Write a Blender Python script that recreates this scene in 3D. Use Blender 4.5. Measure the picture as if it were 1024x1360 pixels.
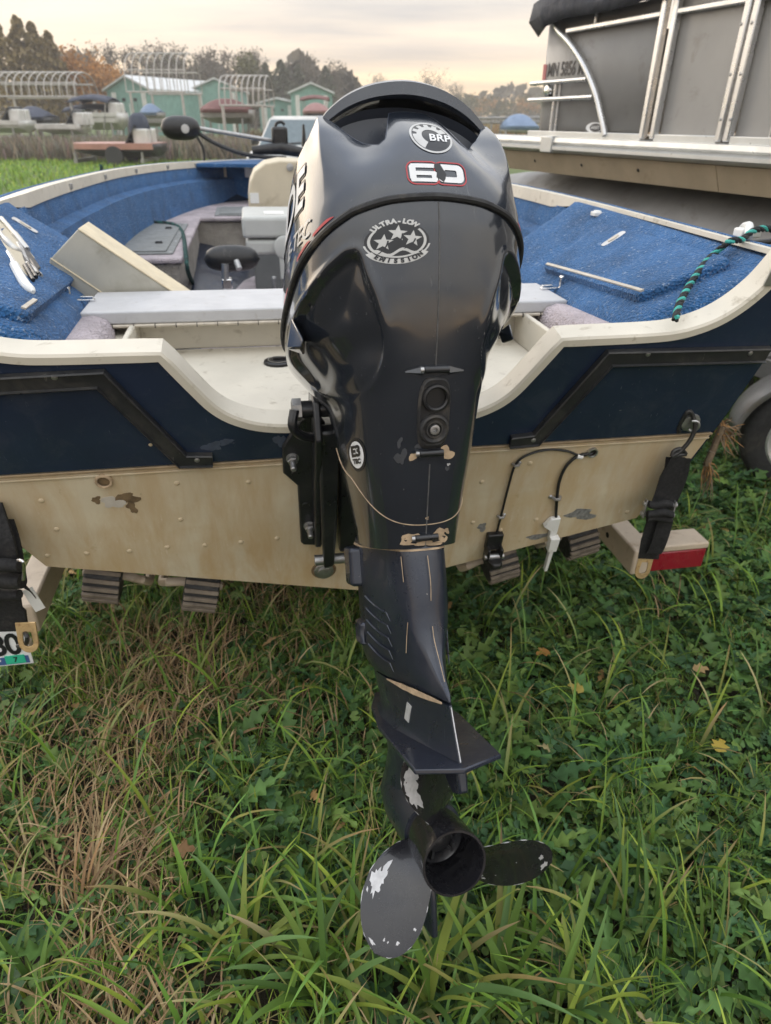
import bpy, bmesh, math, random
import numpy as np
from mathutils import Vector, Matrix
from mathutils.geometry import tessellate_polygon

random.seed(7)
rng = np.random.default_rng(11)
rad = math.radians
scene = bpy.context.scene
for o in list(bpy.data.objects):
    bpy.data.objects.remove(o)
COL = scene.collection

# ------------------------------------------------------------------ camera
CAM_H = 1.45
PITCH, ROLL = rad(29.97), rad(0.23)
FPX, CX, CY = 907.0, 512.0, 680.0          # focal length in pixels of the 1024 x 1360 photograph
FWD = Vector((0, math.cos(PITCH), -math.sin(PITCH)))
R0 = Vector((1, 0, 0))
U0 = R0.cross(FWD)
RIGHT = math.cos(ROLL) * R0 + math.sin(ROLL) * U0
UP = -math.sin(ROLL) * R0 + math.cos(ROLL) * U0
CAM_P = Vector((0, 0, CAM_H))
cam_data = bpy.data.cameras.new('camera')
cam = bpy.data.objects.new('camera', cam_data)
COL.objects.link(cam)
M = Matrix((RIGHT, UP, -FWD)).transposed().to_4x4()
M.translation = CAM_P
cam.matrix_world = M
cam_data.sensor_fit = 'VERTICAL'
cam_data.sensor_height = 36.0
cam_data.lens = FPX / 1360.0 * 36.0
cam_data.clip_start = 0.02
cam_data.clip_end = 5000
cam_data.dof.use_dof = True
cam_data.dof.focus_distance = 1.05
cam_data.dof.aperture_fstop = 6.5
scene.camera = cam

# ------------------------------------------------------------------ sky, sun, exposure
SUN_EL, SUN_AZ = rad(14), rad(-48)          # azimuth from +Y, negative = to the left
world = bpy.data.worlds.new('World')
scene.world = world
world.use_nodes = True
wt = world.node_tree
wt.nodes.clear()
wn = wt.nodes.new
w_out = wn('ShaderNodeOutputWorld')
w_bg = wn('ShaderNodeBackground')
w_bg.inputs['Strength'].default_value = 0.1
w_sky = wn('ShaderNodeTexSky')
w_sky.sky_type = 'NISHITA'
w_sky.sun_disc = False
w_sky.sun_elevation = SUN_EL
w_sky.sun_rotation = SUN_AZ
w_sky.dust_density = 2.5
w_tc = wn('ShaderNodeTexCoord')
w_sep = wn('ShaderNodeSeparateXYZ')
wt.links.new(w_tc.outputs['Generated'], w_sep.inputs[0])
w_ramp = wn('ShaderNodeValToRGB')            # cloud layer: colour by elevation, the same all round
wt.links.new(w_sep.outputs['Z'], w_ramp.inputs[0])
cr = w_ramp.color_ramp
cr.elements[0].position = 0.0
cr.elements[0].color = (1.00, 0.68, 0.38, 1)
cr.elements[1].position = 1.0
cr.elements[1].color = (1.36, 1.42, 1.50, 1)
for p_, c_ in ((0.035, (1.02, 0.76, 0.49)), (0.075, (0.86, 0.72, 0.58)), (0.13, (0.68, 0.64, 0.59)), (0.25, (0.78, 0.76, 0.74)), (0.5, (1.02, 1.04, 1.07))):
    e_ = cr.elements.new(p_)
    e_.color = c_ + (1,)
w_add = wn('ShaderNodeMath'); w_add.operation = 'ADD'; w_add.inputs[1].default_value = 0.09
wt.links.new(w_sep.outputs['Z'], w_add.inputs[0])
w_dx = wn('ShaderNodeMath'); w_dx.operation = 'DIVIDE'
w_dy = wn('ShaderNodeMath'); w_dy.operation = 'DIVIDE'
wt.links.new(w_sep.outputs['X'], w_dx.inputs[0]); wt.links.new(w_add.outputs[0], w_dx.inputs[1])
wt.links.new(w_sep.outputs['Y'], w_dy.inputs[0]); wt.links.new(w_add.outputs[0], w_dy.inputs[1])
w_cmb = wn('ShaderNodeCombineXYZ')
wt.links.new(w_dx.outputs[0], w_cmb.inputs[0]); wt.links.new(w_dy.outputs[0], w_cmb.inputs[1])
w_map = wn('ShaderNodeMapping')
w_map.inputs['Scale'].default_value = (0.42, 0.95, 1)
w_map.inputs['Location'].default_value = (1.3, 0.2, 0)
wt.links.new(w_cmb.outputs[0], w_map.inputs[0])
w_noise = wn('ShaderNodeTexNoise')
w_noise.inputs['Scale'].default_value = 0.6
w_noise.inputs['Detail'].default_value = 7
w_noise.inputs['Roughness'].default_value = 0.55
wt.links.new(w_map.outputs[0], w_noise.inputs['Vector'])
w_cl = wn('ShaderNodeValToRGB')             # thin and thick cloud: warm light where thin, cool grey where thick
w_cl.color_ramp.elements[0].position = 0.36; w_cl.color_ramp.elements[0].color = (0.66, 0.70, 0.79, 1)
w_cl.color_ramp.elements[1].position = 0.64; w_cl.color_ramp.elements[1].color = (1.26, 1.19, 1.07, 1)
e_ = w_cl.color_ramp.elements.new(0.5); e_.color = (0.98, 0.97, 0.96, 1)
wt.links.new(w_noise.outputs['Fac'], w_cl.inputs[0])
w_mul = wn('ShaderNodeVectorMath'); w_mul.operation = 'MULTIPLY'
wt.links.new(w_ramp.outputs['Color'], w_mul.inputs[0])
wt.links.new(w_cl.outputs['Color'], w_mul.inputs[1])
w_gain = wn('ShaderNodeVectorMath'); w_gain.operation = 'SCALE'
w_gain.inputs['Scale'].default_value = 10.0
wt.links.new(w_mul.outputs[0], w_gain.inputs[0])
w_mix = wn('ShaderNodeMixRGB')
w_mix.inputs['Fac'].default_value = 0.93
wt.links.new(w_sky.outputs['Color'], w_mix.inputs['Color1'])
wt.links.new(w_gain.outputs[0], w_mix.inputs['Color2'])
wt.links.new(w_mix.outputs[0], w_bg.inputs['Color'])
wt.links.new(w_bg.outputs[0], w_out.inputs['Surface'])

sun_data = bpy.data.lights.new('sun', 'SUN')
sun_data.energy = 0.9
sun_data.angle = rad(45)
sun_data.color = (1.0, 0.86, 0.70)
sun = bpy.data.objects.new('sun', sun_data)
COL.objects.link(sun)
sd = Vector((math.sin(SUN_AZ) * math.cos(SUN_EL), math.cos(SUN_AZ) * math.cos(SUN_EL), math.sin(SUN_EL)))
sun.rotation_euler = sd.to_track_quat('Z', 'Y').to_euler()
sun.location = (-6, 6, 6)

scene.view_settings.view_transform = 'Standard'
scene.view_settings.look = 'None'
scene.view_settings.gamma = 1.0
scene.view_settings.exposure = 0.66
scene.render.engine = 'CYCLES'
scene.cycles.max_bounces = 6
scene.cycles.transparent_max_bounces = 8
scene.cycles.use_denoising = True

# ------------------------------------------------------------------ places: pixel rays met with real planes
def ray(px, py):
    return FWD + (px - CX) / FPX * RIGHT - (py - CY) / FPX * UP

def meet(px, py, axis, val, frame=None):
    """point where the sight line through a pixel of the photo meets the plane axis = val of a frame (world if None)"""
    r, o = ray(px, py), CAM_P.copy()
    if frame is not None:
        inv = frame.inverted()
        r = inv.to_3x3() @ r
        o = inv @ o
    t = (val - o[axis]) / r[axis]
    return o + t * r

def gz(px, py, z=0.0): return meet(px, py, 2, z)
def gy(px, py, y): return meet(px, py, 1, y)

BOAT = Matrix.Translation((-0.0635, 1.3715, CAM_H - 1.0153)) @ Matrix.Rotation(rad(10.32), 4, 'Z') @ Matrix.Rotation(rad(0.74), 4, 'Y')
MOTOR = (Matrix.Translation((0.0607, 0.7945, CAM_H - 1.071)) @ Matrix.Rotation(rad(10.43), 4, 'Z') @ Matrix.Rotation(rad(0.7), 4, 'Y')
         @ Matrix.Rotation(rad(-27.59), 4, 'X') @ Matrix.Rotation(rad(4.97), 4, 'Z'))
def pix(p, frame=None):
    """pixel of the photo that a point falls on"""
    if frame is not None: p = frame @ p
    d = p - CAM_P; k = d.dot(FWD)
    return Vector((CX + FPX * d.dot(RIGHT) / k, CY - FPX * d.dot(UP) / k))
def solve_uv(fn, px, py, u=0.1, v=0.4, frame=None):
    """parameters (u, v) of a surface point fn(u, v) seen at a pixel"""
    for _ in range(30):
        a = pix(fn(u, v), frame); b = pix(fn(u + 1e-4, v), frame); c = pix(fn(u, v + 1e-4), frame)
        J = np.array([[(b.x - a.x) / 1e-4, (c.x - a.x) / 1e-4], [(b.y - a.y) / 1e-4, (c.y - a.y) / 1e-4]])
        d = np.linalg.solve(J, np.array([px - a.x, py - a.y])); d = np.clip(d, -.2, .2); u += d[0]; v += d[1]
    return u, v
def bY(px, py, y): return meet(px, py, 1, y, BOAT)
def bZ(px, py, z): return meet(px, py, 2, z, BOAT)
def bX(px, py, x): return meet(px, py, 0, x, BOAT)

# ------------------------------------------------------------------ materials
MATS = {}
def new_mat(name):
    m = bpy.data.materials.new(name)
    m.use_nodes = True
    MATS[name] = m
    nt = m.node_tree
    return m, nt, nt.nodes['Principled BSDF']

def c4(c): return (c[0], c[1], c[2], 1.0)

def ramp(nt, src, stops):
    r = nt.nodes.new('ShaderNodeValToRGB')
    el = r.color_ramp.elements
    el[0].position, el[0].color = stops[0][0], c4(stops[0][1])
    el[1].position, el[1].color = stops[-1][0], c4(stops[-1][1])
    for p, c in stops[1:-1]:
        e = el.new(p); e.color = c4(c)
    nt.links.new(src, r.inputs[0])
    return r.outputs[0]

def coords(nt, scale=(1, 1, 1), kind='Object', loc=(0, 0, 0)):
    tc = nt.nodes.new('ShaderNodeTexCoord')
    mp = nt.nodes.new('ShaderNodeMapping')
    mp.inputs['Scale'].default_value = scale
    mp.inputs['Location'].default_value = loc
    nt.links.new(tc.outputs[kind], mp.inputs[0])
    return mp.outputs[0]

def noise(nt, vec, scale, detail=4, rough=0.55, dist=0.0):
    n = nt.nodes.new('ShaderNodeTexNoise')
    n.inputs['Scale'].default_value = scale
    n.inputs['Detail'].default_value = detail
    n.inputs['Roughness'].default_value = rough
    n.inputs['Distortion'].default_value = dist
    nt.links.new(vec, n.inputs['Vector'])
    return n.outputs['Fac']

def mixc(nt, fac, a, b):
    m = nt.nodes.new('ShaderNodeMixRGB')
    for sock, v in ((m.inputs['Fac'], fac), (m.inputs['Color1'], a), (m.inputs['Color2'], b)):
        if isinstance(v, (int, float)): sock.default_value = v
        elif isinstance(v, tuple): sock.default_value = c4(v)
        else: nt.links.new(v, sock)
    return m.outputs[0]

def rng_map(nt, src, a, b, lo=0.0, hi=1.0):
    n = nt.nodes.new('ShaderNodeMapRange')
    n.inputs['From Min'].default_value = a; n.inputs['From Max'].default_value = b
    n.inputs['To Min'].default_value = lo; n.inputs['To Max'].default_value = hi
    nt.links.new(src, n.inputs['Value'])
    return n.outputs[0]

def bump(nt, bsdf, src, strength, dist=0.002):
    b = nt.nodes.new('ShaderNodeBump')
    b.inputs['Strength'].default_value = strength
    b.inputs['Distance'].default_value = dist
    nt.links.new(src, b.inputs['Height'])
    nt.links.new(b.outputs[0], bsdf.inputs['Normal'])

def plain(name, c, rough=0.5, metal=0.0, var=0.25, scale=9.0, coat=0.0, bmp=0.0, bscale=80.0, dirt=None, dirt_amt=0.0, dirt_scale=6.0, bdist=0.002):
    """a painted, moulded or metal surface with uneven tone, worn gloss and optional dirt patches"""
    m, nt, b = new_mat(name)
    v = coords(nt)
    n1 = noise(nt, v, scale, 6, 0.6)
    dark = tuple(x * (1 - var) for x in c); lite = tuple(min(1, x * (1 + var * 0.7)) for x in c)
    col = ramp(nt, n1, [(0.3, dark), (0.7, lite)])
    if dirt is not None:
        n2 = noise(nt, v, dirt_scale, 8, 0.68, 0.4)
        f = rng_map(nt, n2, 0.62 - dirt_amt * 0.3, 0.80 - dirt_amt * 0.2, 0, 0.85)
        col = mixc(nt, f, col, dirt)
    nt.links.new(col, b.inputs['Base Color'])
    r = rng_map(nt, noise(nt, v, scale * 2.3, 5, 0.6), 0.3, 0.7, max(0.03, rough * 0.75), min(1, rough * 1.3))
    nt.links.new(r, b.inputs['Roughness'])
    b.inputs['Metallic'].default_value = metal
    b.inputs['Coat Weight'].default_value = coat
    b.inputs['Coat Roughness'].default_value = 0.06
    if bmp: bump(nt, b, noise(nt, v, bscale, 4, 0.6), bmp, bdist)
    return m

# ------------------------------------------------------------------ mesh helpers
class MB:
    """collects boxes, prisms, tubes and lofts; build() links them as one mesh object"""
    def __init__(self): self.v, self.f = [], []
    def add(self, vs, fs):
        n = len(self.v)
        self.v += [tuple(p) for p in vs]
        self.f += [tuple(i + n for i in f) for f in fs]
        return self
    def box(self, c, s, rot=None):
        hx, hy, hz = s[0] / 2, s[1] / 2, s[2] / 2
        vs = [Vector((x, y, z)) for x in (-hx, hx) for y in (-hy, hy) for z in (-hz, hz)]
        if rot is not None: vs = [rot @ p for p in vs]
        vs = [p + Vector(c) for p in vs]
        return self.add(vs, [(0, 1, 3, 2), (4, 6, 7, 5), (0, 4, 5, 1), (2, 3, 7, 6), (0, 2, 6, 4), (1, 5, 7, 3)])
    def prism(self, poly, fn, t0, t1):
        """2D polygon poly, mapped by fn(u, v, t), between depths t0 and t1"""
        n = len(poly)
        vs = [fn(u, v, t0) for u, v in poly] + [fn(u, v, t1) for u, v in poly]
        tri = tessellate_polygon([[Vector((u, v, 0)) for u, v in poly]])
        fs = [tuple(t) for t in tri] + [tuple(i + n for i in reversed(t)) for t in tri]
        fs += [(i, (i + 1) % n, (i + 1) % n + n, i + n) for i in range(n)]
        return self.add(vs, fs)
    def loft(self, rings, closed=True, caps=True):
        k = len(rings[0]); vs = [p for r in rings for p in r]; fs = []
        m = k if closed else k - 1
        for i in range(len(rings) - 1):
            for j in range(m):
                a, b = i * k + j, i * k + (j + 1) % k
                fs.append((a, b, b + k, a + k))
        if caps and closed:
            fs.append(tuple(range(k - 1, -1, -1)))
            fs.append(tuple((len(rings) - 1) * k + j for j in range(k)))
        return self.add(vs, fs)
    def tube(self, pts, r, seg=10, caps=True):
        pts = [Vector(p) for p in pts]
        rr = r if isinstance(r, (list, tuple)) else [r] * len(pts)
        rings, prev = [], None
        for i, p in enumerate(pts):
            t = (pts[min(i + 1, len(pts) - 1)] - pts[max(i - 1, 0)]).normalized()
            if prev is None:
                prev = Vector((0, 0, 1)) if abs(t.z) < 0.9 else Vector((1, 0, 0))
            n = (prev - t * prev.dot(t))
            n = n.normalized() if n.length > 1e-6 else t.orthogonal().normalized()
            prev = n; b = t.cross(n)
            rings.append([p + rr[i] * (math.cos(2 * math.pi * j / seg) * n + math.sin(2 * math.pi * j / seg) * b) for j in range(seg)])
        return self.loft(rings, True, caps)
    def ribbon(self, pts, wdir, w, thick, nrm):
        """flat strap: spine pts, width direction(s) wdir, thickness along nrm(s)"""
        rings = []
        for i, p in enumerate(pts):
            p = Vector(p)
            wd = Vector(wdir[i] if isinstance(wdir, list) else wdir).normalized()
            nn = Vector(nrm[i] if isinstance(nrm, list) else nrm).normalized()
            ww = w[i] if isinstance(w, list) else w
            rings.append([p - wd * ww / 2 - nn * thick / 2, p + wd * ww / 2 - nn * thick / 2, p + wd * ww / 2 + nn * thick / 2, p - wd * ww / 2 + nn * thick / 2])
        return self.loft(rings)
    def lathe(self, prof, axis0, axis1, seg=24, caps=True):
        """profile [(distance along the axis, radius)] turned round the axis"""
        a, b = Vector(axis0), Vector(axis1)
        t = (b - a).normalized(); n = t.orthogonal().normalized(); q = t.cross(n)
        rings = [[a + t * d + max(r, 1e-5) * (math.cos(2 * math.pi * j / seg) * n + math.sin(2 * math.pi * j / seg) * q) for j in range(seg)] for d, r in prof]
        return self.loft(rings, True, caps)
    def build(self, name, m, parent=None, smooth=35, bevel=0.0, bseg=2, solid=0.0, recalc=True):
        me = bpy.data.meshes.new(name)
        me.from_pydata(self.v, [], self.f)
        if recalc:
            bm = bmesh.new(); bm.from_mesh(me)
            bmesh.ops.recalc_face_normals(bm, faces=bm.faces[:])
            bm.to_mesh(me); bm.free()
        return link_mesh(name, me, m, parent, smooth, bevel, bseg, solid)

def link_mesh(name, me, m, parent=None, smooth=35, bevel=0.0, bseg=2, solid=0.0):
    if m is not None: me.materials.append(m)
    if smooth:
        me.polygons.foreach_set('use_smooth', [True] * len(me.polygons))
        me.set_sharp_from_angle(angle=rad(smooth))
    o = bpy.data.objects.new(name, me)
    COL.objects.link(o)
    if parent is not None: o.parent = parent
    if solid:
        md = o.modifiers.new('solid', 'SOLIDIFY'); md.thickness = solid; md.offset = 0
    if bevel:
        md = o.modifiers.new('bevel', 'BEVEL'); md.width = bevel; md.segments = bseg; md.limit_method = 'ANGLE'; md.angle_limit = rad(40)
    return o

def thing(name, label, cat, mat4=None, group=None):
    o = bpy.data.objects.new(name, None)
    COL.objects.link(o)
    o.empty_display_size = 0.1
    if mat4 is not None: o.matrix_world = mat4
    return tag(o, label, cat, group)

def tag(o, label=None, cat=None, group=None, kind=None):
    if label: o['label'] = label
    if cat: o['category'] = cat
    if group: o['group'] = group
    if kind: o['kind'] = kind
    return o

def copy_tree(o, parent=None):
    c = o.copy(); COL.objects.link(c); c.parent = parent
    for ch in [x for x in bpy.data.objects if x.parent == o]:
        copy_tree(ch, c)
    return c

def smooth_path(pts, n=8):
    """Catmull-Rom through the points"""
    P = [Vector(p) for p in pts]; P = [2 * P[0] - P[1]] + P + [2 * P[-1] - P[-2]]; out = []
    for i in range(1, len(P) - 2):
        for k in range(n):
            t = k / n
            a, b, c, d = P[i - 1], P[i], P[i + 1], P[i + 2]
            out.append(0.5 * ((2 * b) + (c - a) * t + (2 * a - 5 * b + 4 * c - d) * t * t + (3 * b - a - 3 * c + d) * t ** 3))
    out.append(P[-2])
    return out

def text_tris(txt, size=1.0, bold=0.0, spacing=1.0, shear=0.0, cuts=1):
    """glyph outlines as (verts2d, faces), centred"""
    cu = bpy.data.curves.new('glyphs', 'FONT')
    cu.body = txt; cu.size = size; cu.align_x = 'CENTER'; cu.align_y = 'CENTER'
    cu.offset = bold; cu.space_character = spacing; cu.shear = shear; cu.resolution_u = 4
    ob = bpy.data.objects.new('glyphs', cu)
    COL.objects.link(ob)
    dg = bpy.context.evaluated_depsgraph_get()
    me = bpy.data.meshes.new_from_object(ob.evaluated_get(dg))
    if cuts:
        bm = bmesh.new(); bm.from_mesh(me)
        bmesh.ops.triangulate(bm, faces=bm.faces[:])
        bmesh.ops.subdivide_edges(bm, edges=bm.edges[:], cuts=cuts, use_grid_fill=True)
        bm.to_mesh(me); bm.free()
    vs = [(v.co.x, v.co.y) for v in me.vertices]; fs = [tuple(p.vertices) for p in me.polygons]
    bpy.data.objects.remove(ob); bpy.data.curves.remove(cu); bpy.data.meshes.remove(me)
    return vs, fs
# ================================================================== materials of the boat
def streaky(name, base, stain, stain2, rough=0.38):
    """painted aluminium, brown water stains running down, chips and haze"""
    m, nt, b = new_mat(name)
    v = coords(nt)
    col = ramp(nt, noise(nt, v, 4.0, 6, 0.6), [(0.3, tuple(x * 0.82 for x in base)), (0.7, base)])
    vs = coords(nt, (9, 9, 0.9))
    f1 = rng_map(nt, noise(nt, vs, 2.2, 6, 0.65, 0.3), 0.36, 0.66, 0, 0.85)
    tz = nt.nodes.new('ShaderNodeTexCoord'); sz = nt.nodes.new('ShaderNodeSeparateXYZ'); nt.links.new(tz.outputs['Object'], sz.inputs[0])
    lowz = rng_map(nt, sz.outputs['Z'], 0.05, 0.40, 1.0, 0.60)       # waterline scum is thickest near the hull's bottom edge
    mm = nt.nodes.new('ShaderNodeMath'); mm.operation = 'MULTIPLY'; nt.links.new(f1, mm.inputs[0]); nt.links.new(lowz, mm.inputs[1]); f1 = mm.outputs[0]
    col = mixc(nt, f1, col, stain)
    f2 = rng_map(nt, noise(nt, coords(nt, (1, 1, 2.5), loc=(3, 1, 0)), 3.1, 5, 0.6, 0.5), 0.5, 0.72, 0, 0.65)
    col = mixc(nt, f2, col, stain2)
    f3 = rng_map(nt, noise(nt, v, 55, 6, 0.7), 0.66, 0.76, 0, 0.55)
    col = mixc(nt, f3, col, tuple(x * 0.45 for x in stain2))
    sw = coords(nt, (160, 160, 3))
    f4 = rng_map(nt, noise(nt, sw, 1.0, 3, 0.6), 0.67, 0.74, 0, 0.28)
    col = mixc(nt, f4, col, (0.75, 0.70, 0.60))
    nt.links.new(col, b.inputs['Base Color'])
    nt.links.new(rng_map(nt, noise(nt, v, 20, 5, 0.6), 0.3, 0.7, rough * 0.7, rough * 1.5), b.inputs['Roughness'])
    bump(nt, b, noise(nt, v, 2.2, 2, 0.4), 0.35, 0.02)
    return m

def scratched(name, base, dust, rough=0.28, amt=1.0):
    """dark gloss paint with fine scratches, dust film and wear spots"""
    m, nt, b = new_mat(name)
    v = coords(nt)
    col = ramp(nt, noise(nt, v, 5, 6, 0.6), [(0.3, tuple(x * 0.8 for x in base)), (0.72, tuple(x * 1.25 for x in base))])
    f = rng_map(nt, noise(nt, v, 14, 9, 0.72, 0.6), 0.50, 0.80, 0, 0.30 * amt)
    col = mixc(nt, f, col, dust)
    s1 = coords(nt, (220, 220, 9), loc=(2, 5, 1))
    f2 = rng_map(nt, noise(nt, s1, 1.0, 3, 0.5, 0.6), 0.70, 0.76, 0, 0.35 * amt)
    col = mixc(nt, f2, col, tuple(min(1, x * 1.6 + 0.05) for x in dust))
    f3 = rng_map(nt, noise(nt, v, 150, 3, 0.5), 0.74, 0.80, 0, 0.5 * amt)
    col = mixc(nt, f3, col, (0.42, 0.40, 0.36))
    nt.links.new(col, b.inputs['Base Color'])
    nt.links.new(rng_map(nt, noise(nt, v, 22, 7, 0.7), 0.3, 0.75, rough * 0.6, rough * 1.8), b.inputs['Roughness'])
    bump(nt, b, noise(nt, v, 3.0, 2, 0.4), 0.12, 0.01)
    return m

def carpet(name, base, fleck, wide=900.0):
    m, nt, b = new_mat(name)
    v = coords(nt)
    col = ramp(nt, noise(nt, v, 6, 6, 0.65), [(0.28, tuple(x * 0.5 for x in base)), (0.5, tuple(x * 0.95 for x in base)), (0.74, tuple(min(1, x * 1.3 + .015) for x in base))])
    col = mixc(nt, rng_map(nt, noise(nt, v, 330, 3, 0.7), 0.35, 0.65, 0, 0.55), col, tuple(x * 0.45 for x in base))
    col = mixc(nt, rng_map(nt, noise(nt, v, 88, 5, 0.8, 1.2), 0.575, 0.65, 0, 0.65), col, fleck)
    nt.links.new(col, b.inputs['Base Color'])
    b.inputs['Roughness'].default_value = 0.95
    b.inputs['Sheen Weight'].default_value = 0.08
    vo = nt.nodes.new('ShaderNodeTexVoronoi'); vo.inputs['Scale'].default_value = 150
    nt.links.new(v, vo.inputs['Vector'])
    bump(nt, b, vo.outputs['Distance'], 1.0, 0.007)
    return m

M_cream = streaky('cream_painted_aluminium', (0.64, 0.56, 0.41), (0.44, 0.29, 0.135), (0.50, 0.38, 0.215))
M_well = plain('cream_moulded_well', (0.64, 0.595, 0.50), 0.42, var=0.12, scale=5, dirt=(0.22, 0.17, 0.10), dirt_amt=0.15, dirt_scale=26)
M_navy = scratched('navy_hull_paint', (0.012, 0.021, 0.044), (0.08, 0.09, 0.105), 0.17)
M_rubtrim = scratched('black_rub_channel', (0.016, 0.017, 0.019), (0.16, 0.145, 0.12), 0.38, 1.2)
M_blue = carpet('blue_boat_carpet', (0.026, 0.132, 0.335), (0.50, 0.58, 0.68))
M_mauve = carpet('mauve_grey_carpet', (0.54, 0.47, 0.50), (0.66, 0.60, 0.64))
M_white = plain('white_painted_board', (0.50, 0.50, 0.51), 0.5, var=0.10, scale=12, dirt=(0.30, 0.27, 0.23), dirt_amt=0.10, dirt_scale=40)
M_alu = plain('dull_aluminium', (0.58, 0.57, 0.54), 0.38, metal=0.85, var=0.18, scale=6, dirt=(0.30, 0.27, 0.22), dirt_amt=0.2, bmp=0.1)
M_lidalu = plain('brushed_lid_aluminium', (0.50, 0.48, 0.41), 0.45, metal=0.3, var=0.16, scale=5, dirt=(0.25, 0.22, 0.16), dirt_amt=0.2)
M_lidedge = plain('sanded_cream_edge', (0.68, 0.58, 0.40), 0.5, var=0.15, scale=18)
M_chrome = plain('worn_chrome', (0.70, 0.70, 0.70), 0.20, metal=1.0, var=0.1)
M_steel = plain('galvanised_steel', (0.42, 0.42, 0.42), 0.42, metal=0.9, var=0.25, scale=60, dirt=(0.20, 0.15, 0.10), dirt_amt=0.2, dirt_scale=40)
M_greyplas = plain('grey_hatch_plastic', (0.17, 0.18, 0.18), 0.55, var=0.12, bmp=0.2, bscale=400)
M_greywall = carpet('stained_grey_panel', (0.46, 0.42, 0.37), (0.45, 0.42, 0.38))
M_black = plain('black_plastic', (0.012, 0.012, 0.013), 0.38, var=0.3, scale=30, dirt=(0.10, 0.09, 0.075), dirt_amt=0.12, dirt_scale=30)
M_rubber = plain('black_rubber', (0.020, 0.020, 0.021), 0.62, var=0.3, scale=40, dirt=(0.11, 0.095, 0.075), dirt_amt=0.25, dirt_scale=24)
M_cable = plain('cable_sheath', (0.014, 0.014, 0.015), 0.45)
M_whiteplas = plain('white_plastic', (0.74, 0.74, 0.72), 0.45, var=0.08, dirt=(0.36, 0.32, 0.25), dirt_amt=0.12, dirt_scale=50)
M_seat = plain('pale_grey_vinyl', (0.47, 0.48, 0.46), 0.5, var=0.1, bmp=0.1, bscale=300)
M_tan = plain('tan_moulded_plastic', (0.58, 0.51, 0.38), 0.5, var=0.1, scale=5, dirt=(0.3, 0.24, 0.16), dirt_amt=0.1)
M_chip = plain('bare_grey_primer', (0.50, 0.46, 0.40), 0.6, var=0.15, scale=40)
M_rust = plain('brown_scar', (0.17, 0.115, 0.06), 0.75, var=0.45, scale=45)
M_lead = plain('scuffed_grey_metal', (0.26, 0.26, 0.255), 0.6, metal=0.3, var=0.5, scale=120, bmp=0.8, bscale=160)
M_tanline = plain('tan_exposed_primer', (0.42, 0.31, 0.20), 0.7, var=0.35, scale=70)
M_hingeline = plain('weathered_hinge_strip', (0.55, 0.50, 0.42), 0.45, metal=0.4, var=0.2, scale=50)
M_wood = plain('wooden_grip', (0.20, 0.13, 0.085), 0.55, var=0.3, scale=40)

# ================================================================== ground sheet
def hgt(x, y):
    return 0.018 * np.sin(x * 2.1 + 0.7) * np.cos(y * 1.7) + 0.012 * np.sin(x * 5.3 + y * 4.1)
def make_ground():
    m, nt, b = new_mat('soil_and_thatch')
    v = coords(nt)
    col = ramp(nt, noise(nt, v, 3.0, 8, 0.7), [(0.3, (0.022, 0.018, 0.012)), (0.55, (0.05, 0.042, 0.025)), (0.75, (0.10, 0.08, 0.048))])
    far = ramp(nt, noise(nt, v, 0.35, 6, 0.65), [(0.3, (0.070, 0.105, 0.030)), (0.55, (0.11, 0.15, 0.045)), (0.75, (0.20, 0.17, 0.075))])
    geo = nt.nodes.new('ShaderNodeTexCoord'); sp = nt.nodes.new('ShaderNodeSeparateXYZ')
    nt.links.new(geo.outputs['Object'], sp.inputs[0])
    col = mixc(nt, rng_map(nt, sp.outputs['Y'], 5, 9), col, far)
    nt.links.new(col, b.inputs['Base Color'])
    b.inputs['Roughness'].default_value = 0.95
    bump(nt, b, noise(nt, v, 60, 6, 0.7), 0.8, 0.02)
    xs = np.concatenate([[-2500, -400, -80, -25, -8], np.linspace(-4, 4, 81), [8, 25, 80, 400, 2500]])
    ys = np.concatenate([[-800, -100, -20, -5], np.linspace(-1, 7, 81), [10, 16, 30, 60, 120, 300, 900, 3500]])
    X, Y = np.meshgrid(xs, ys)
    Z = hgt(X, Y) * (np.abs(X) < 9) * (np.abs(Y) < 9)
    nx, ny = len(xs), len(ys)
    vs = np.stack([X.ravel(), Y.ravel(), Z.ravel()], 1).tolist()
    fs = [(j * nx + i, j * nx + i + 1, (j + 1) * nx + i + 1, (j + 1) * nx + i) for j in range(ny - 1) for i in range(nx - 1)]
    mb = MB(); mb.v = vs; mb.f = fs
    g = mb.build('ground', m, None, 60)
    tag(g, 'grassy yard ground stretching to the far shore', None, kind='structure')
make_ground()

# ================================================================== the fishing boat
RAKE = rad(13.0)
SR, CR = math.sin(RAKE), math.cos(RAKE)
def TP(x, h, t=0.0):
    """point on the raked transom: across x, slant height h, t metres aft of its face"""
    return Vector((x, -h * SR - t * CR, h * CR - t * SR))
def TPp(px, py):
    """transom coordinates under a pixel"""
    inv = BOAT.inverted(); r = inv.to_3x3() @ ray(px, py); o = inv @ CAM_P
    n = Vector((0, CR, SR)); t = -n.dot(o) / n.dot(r); p = o + t * r
    return p.x, p.z / CR

boat = thing('fishing_boat', 'navy and cream aluminium fishing boat with blue carpet, stern towards the camera', 'boat', BOAT)

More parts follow.
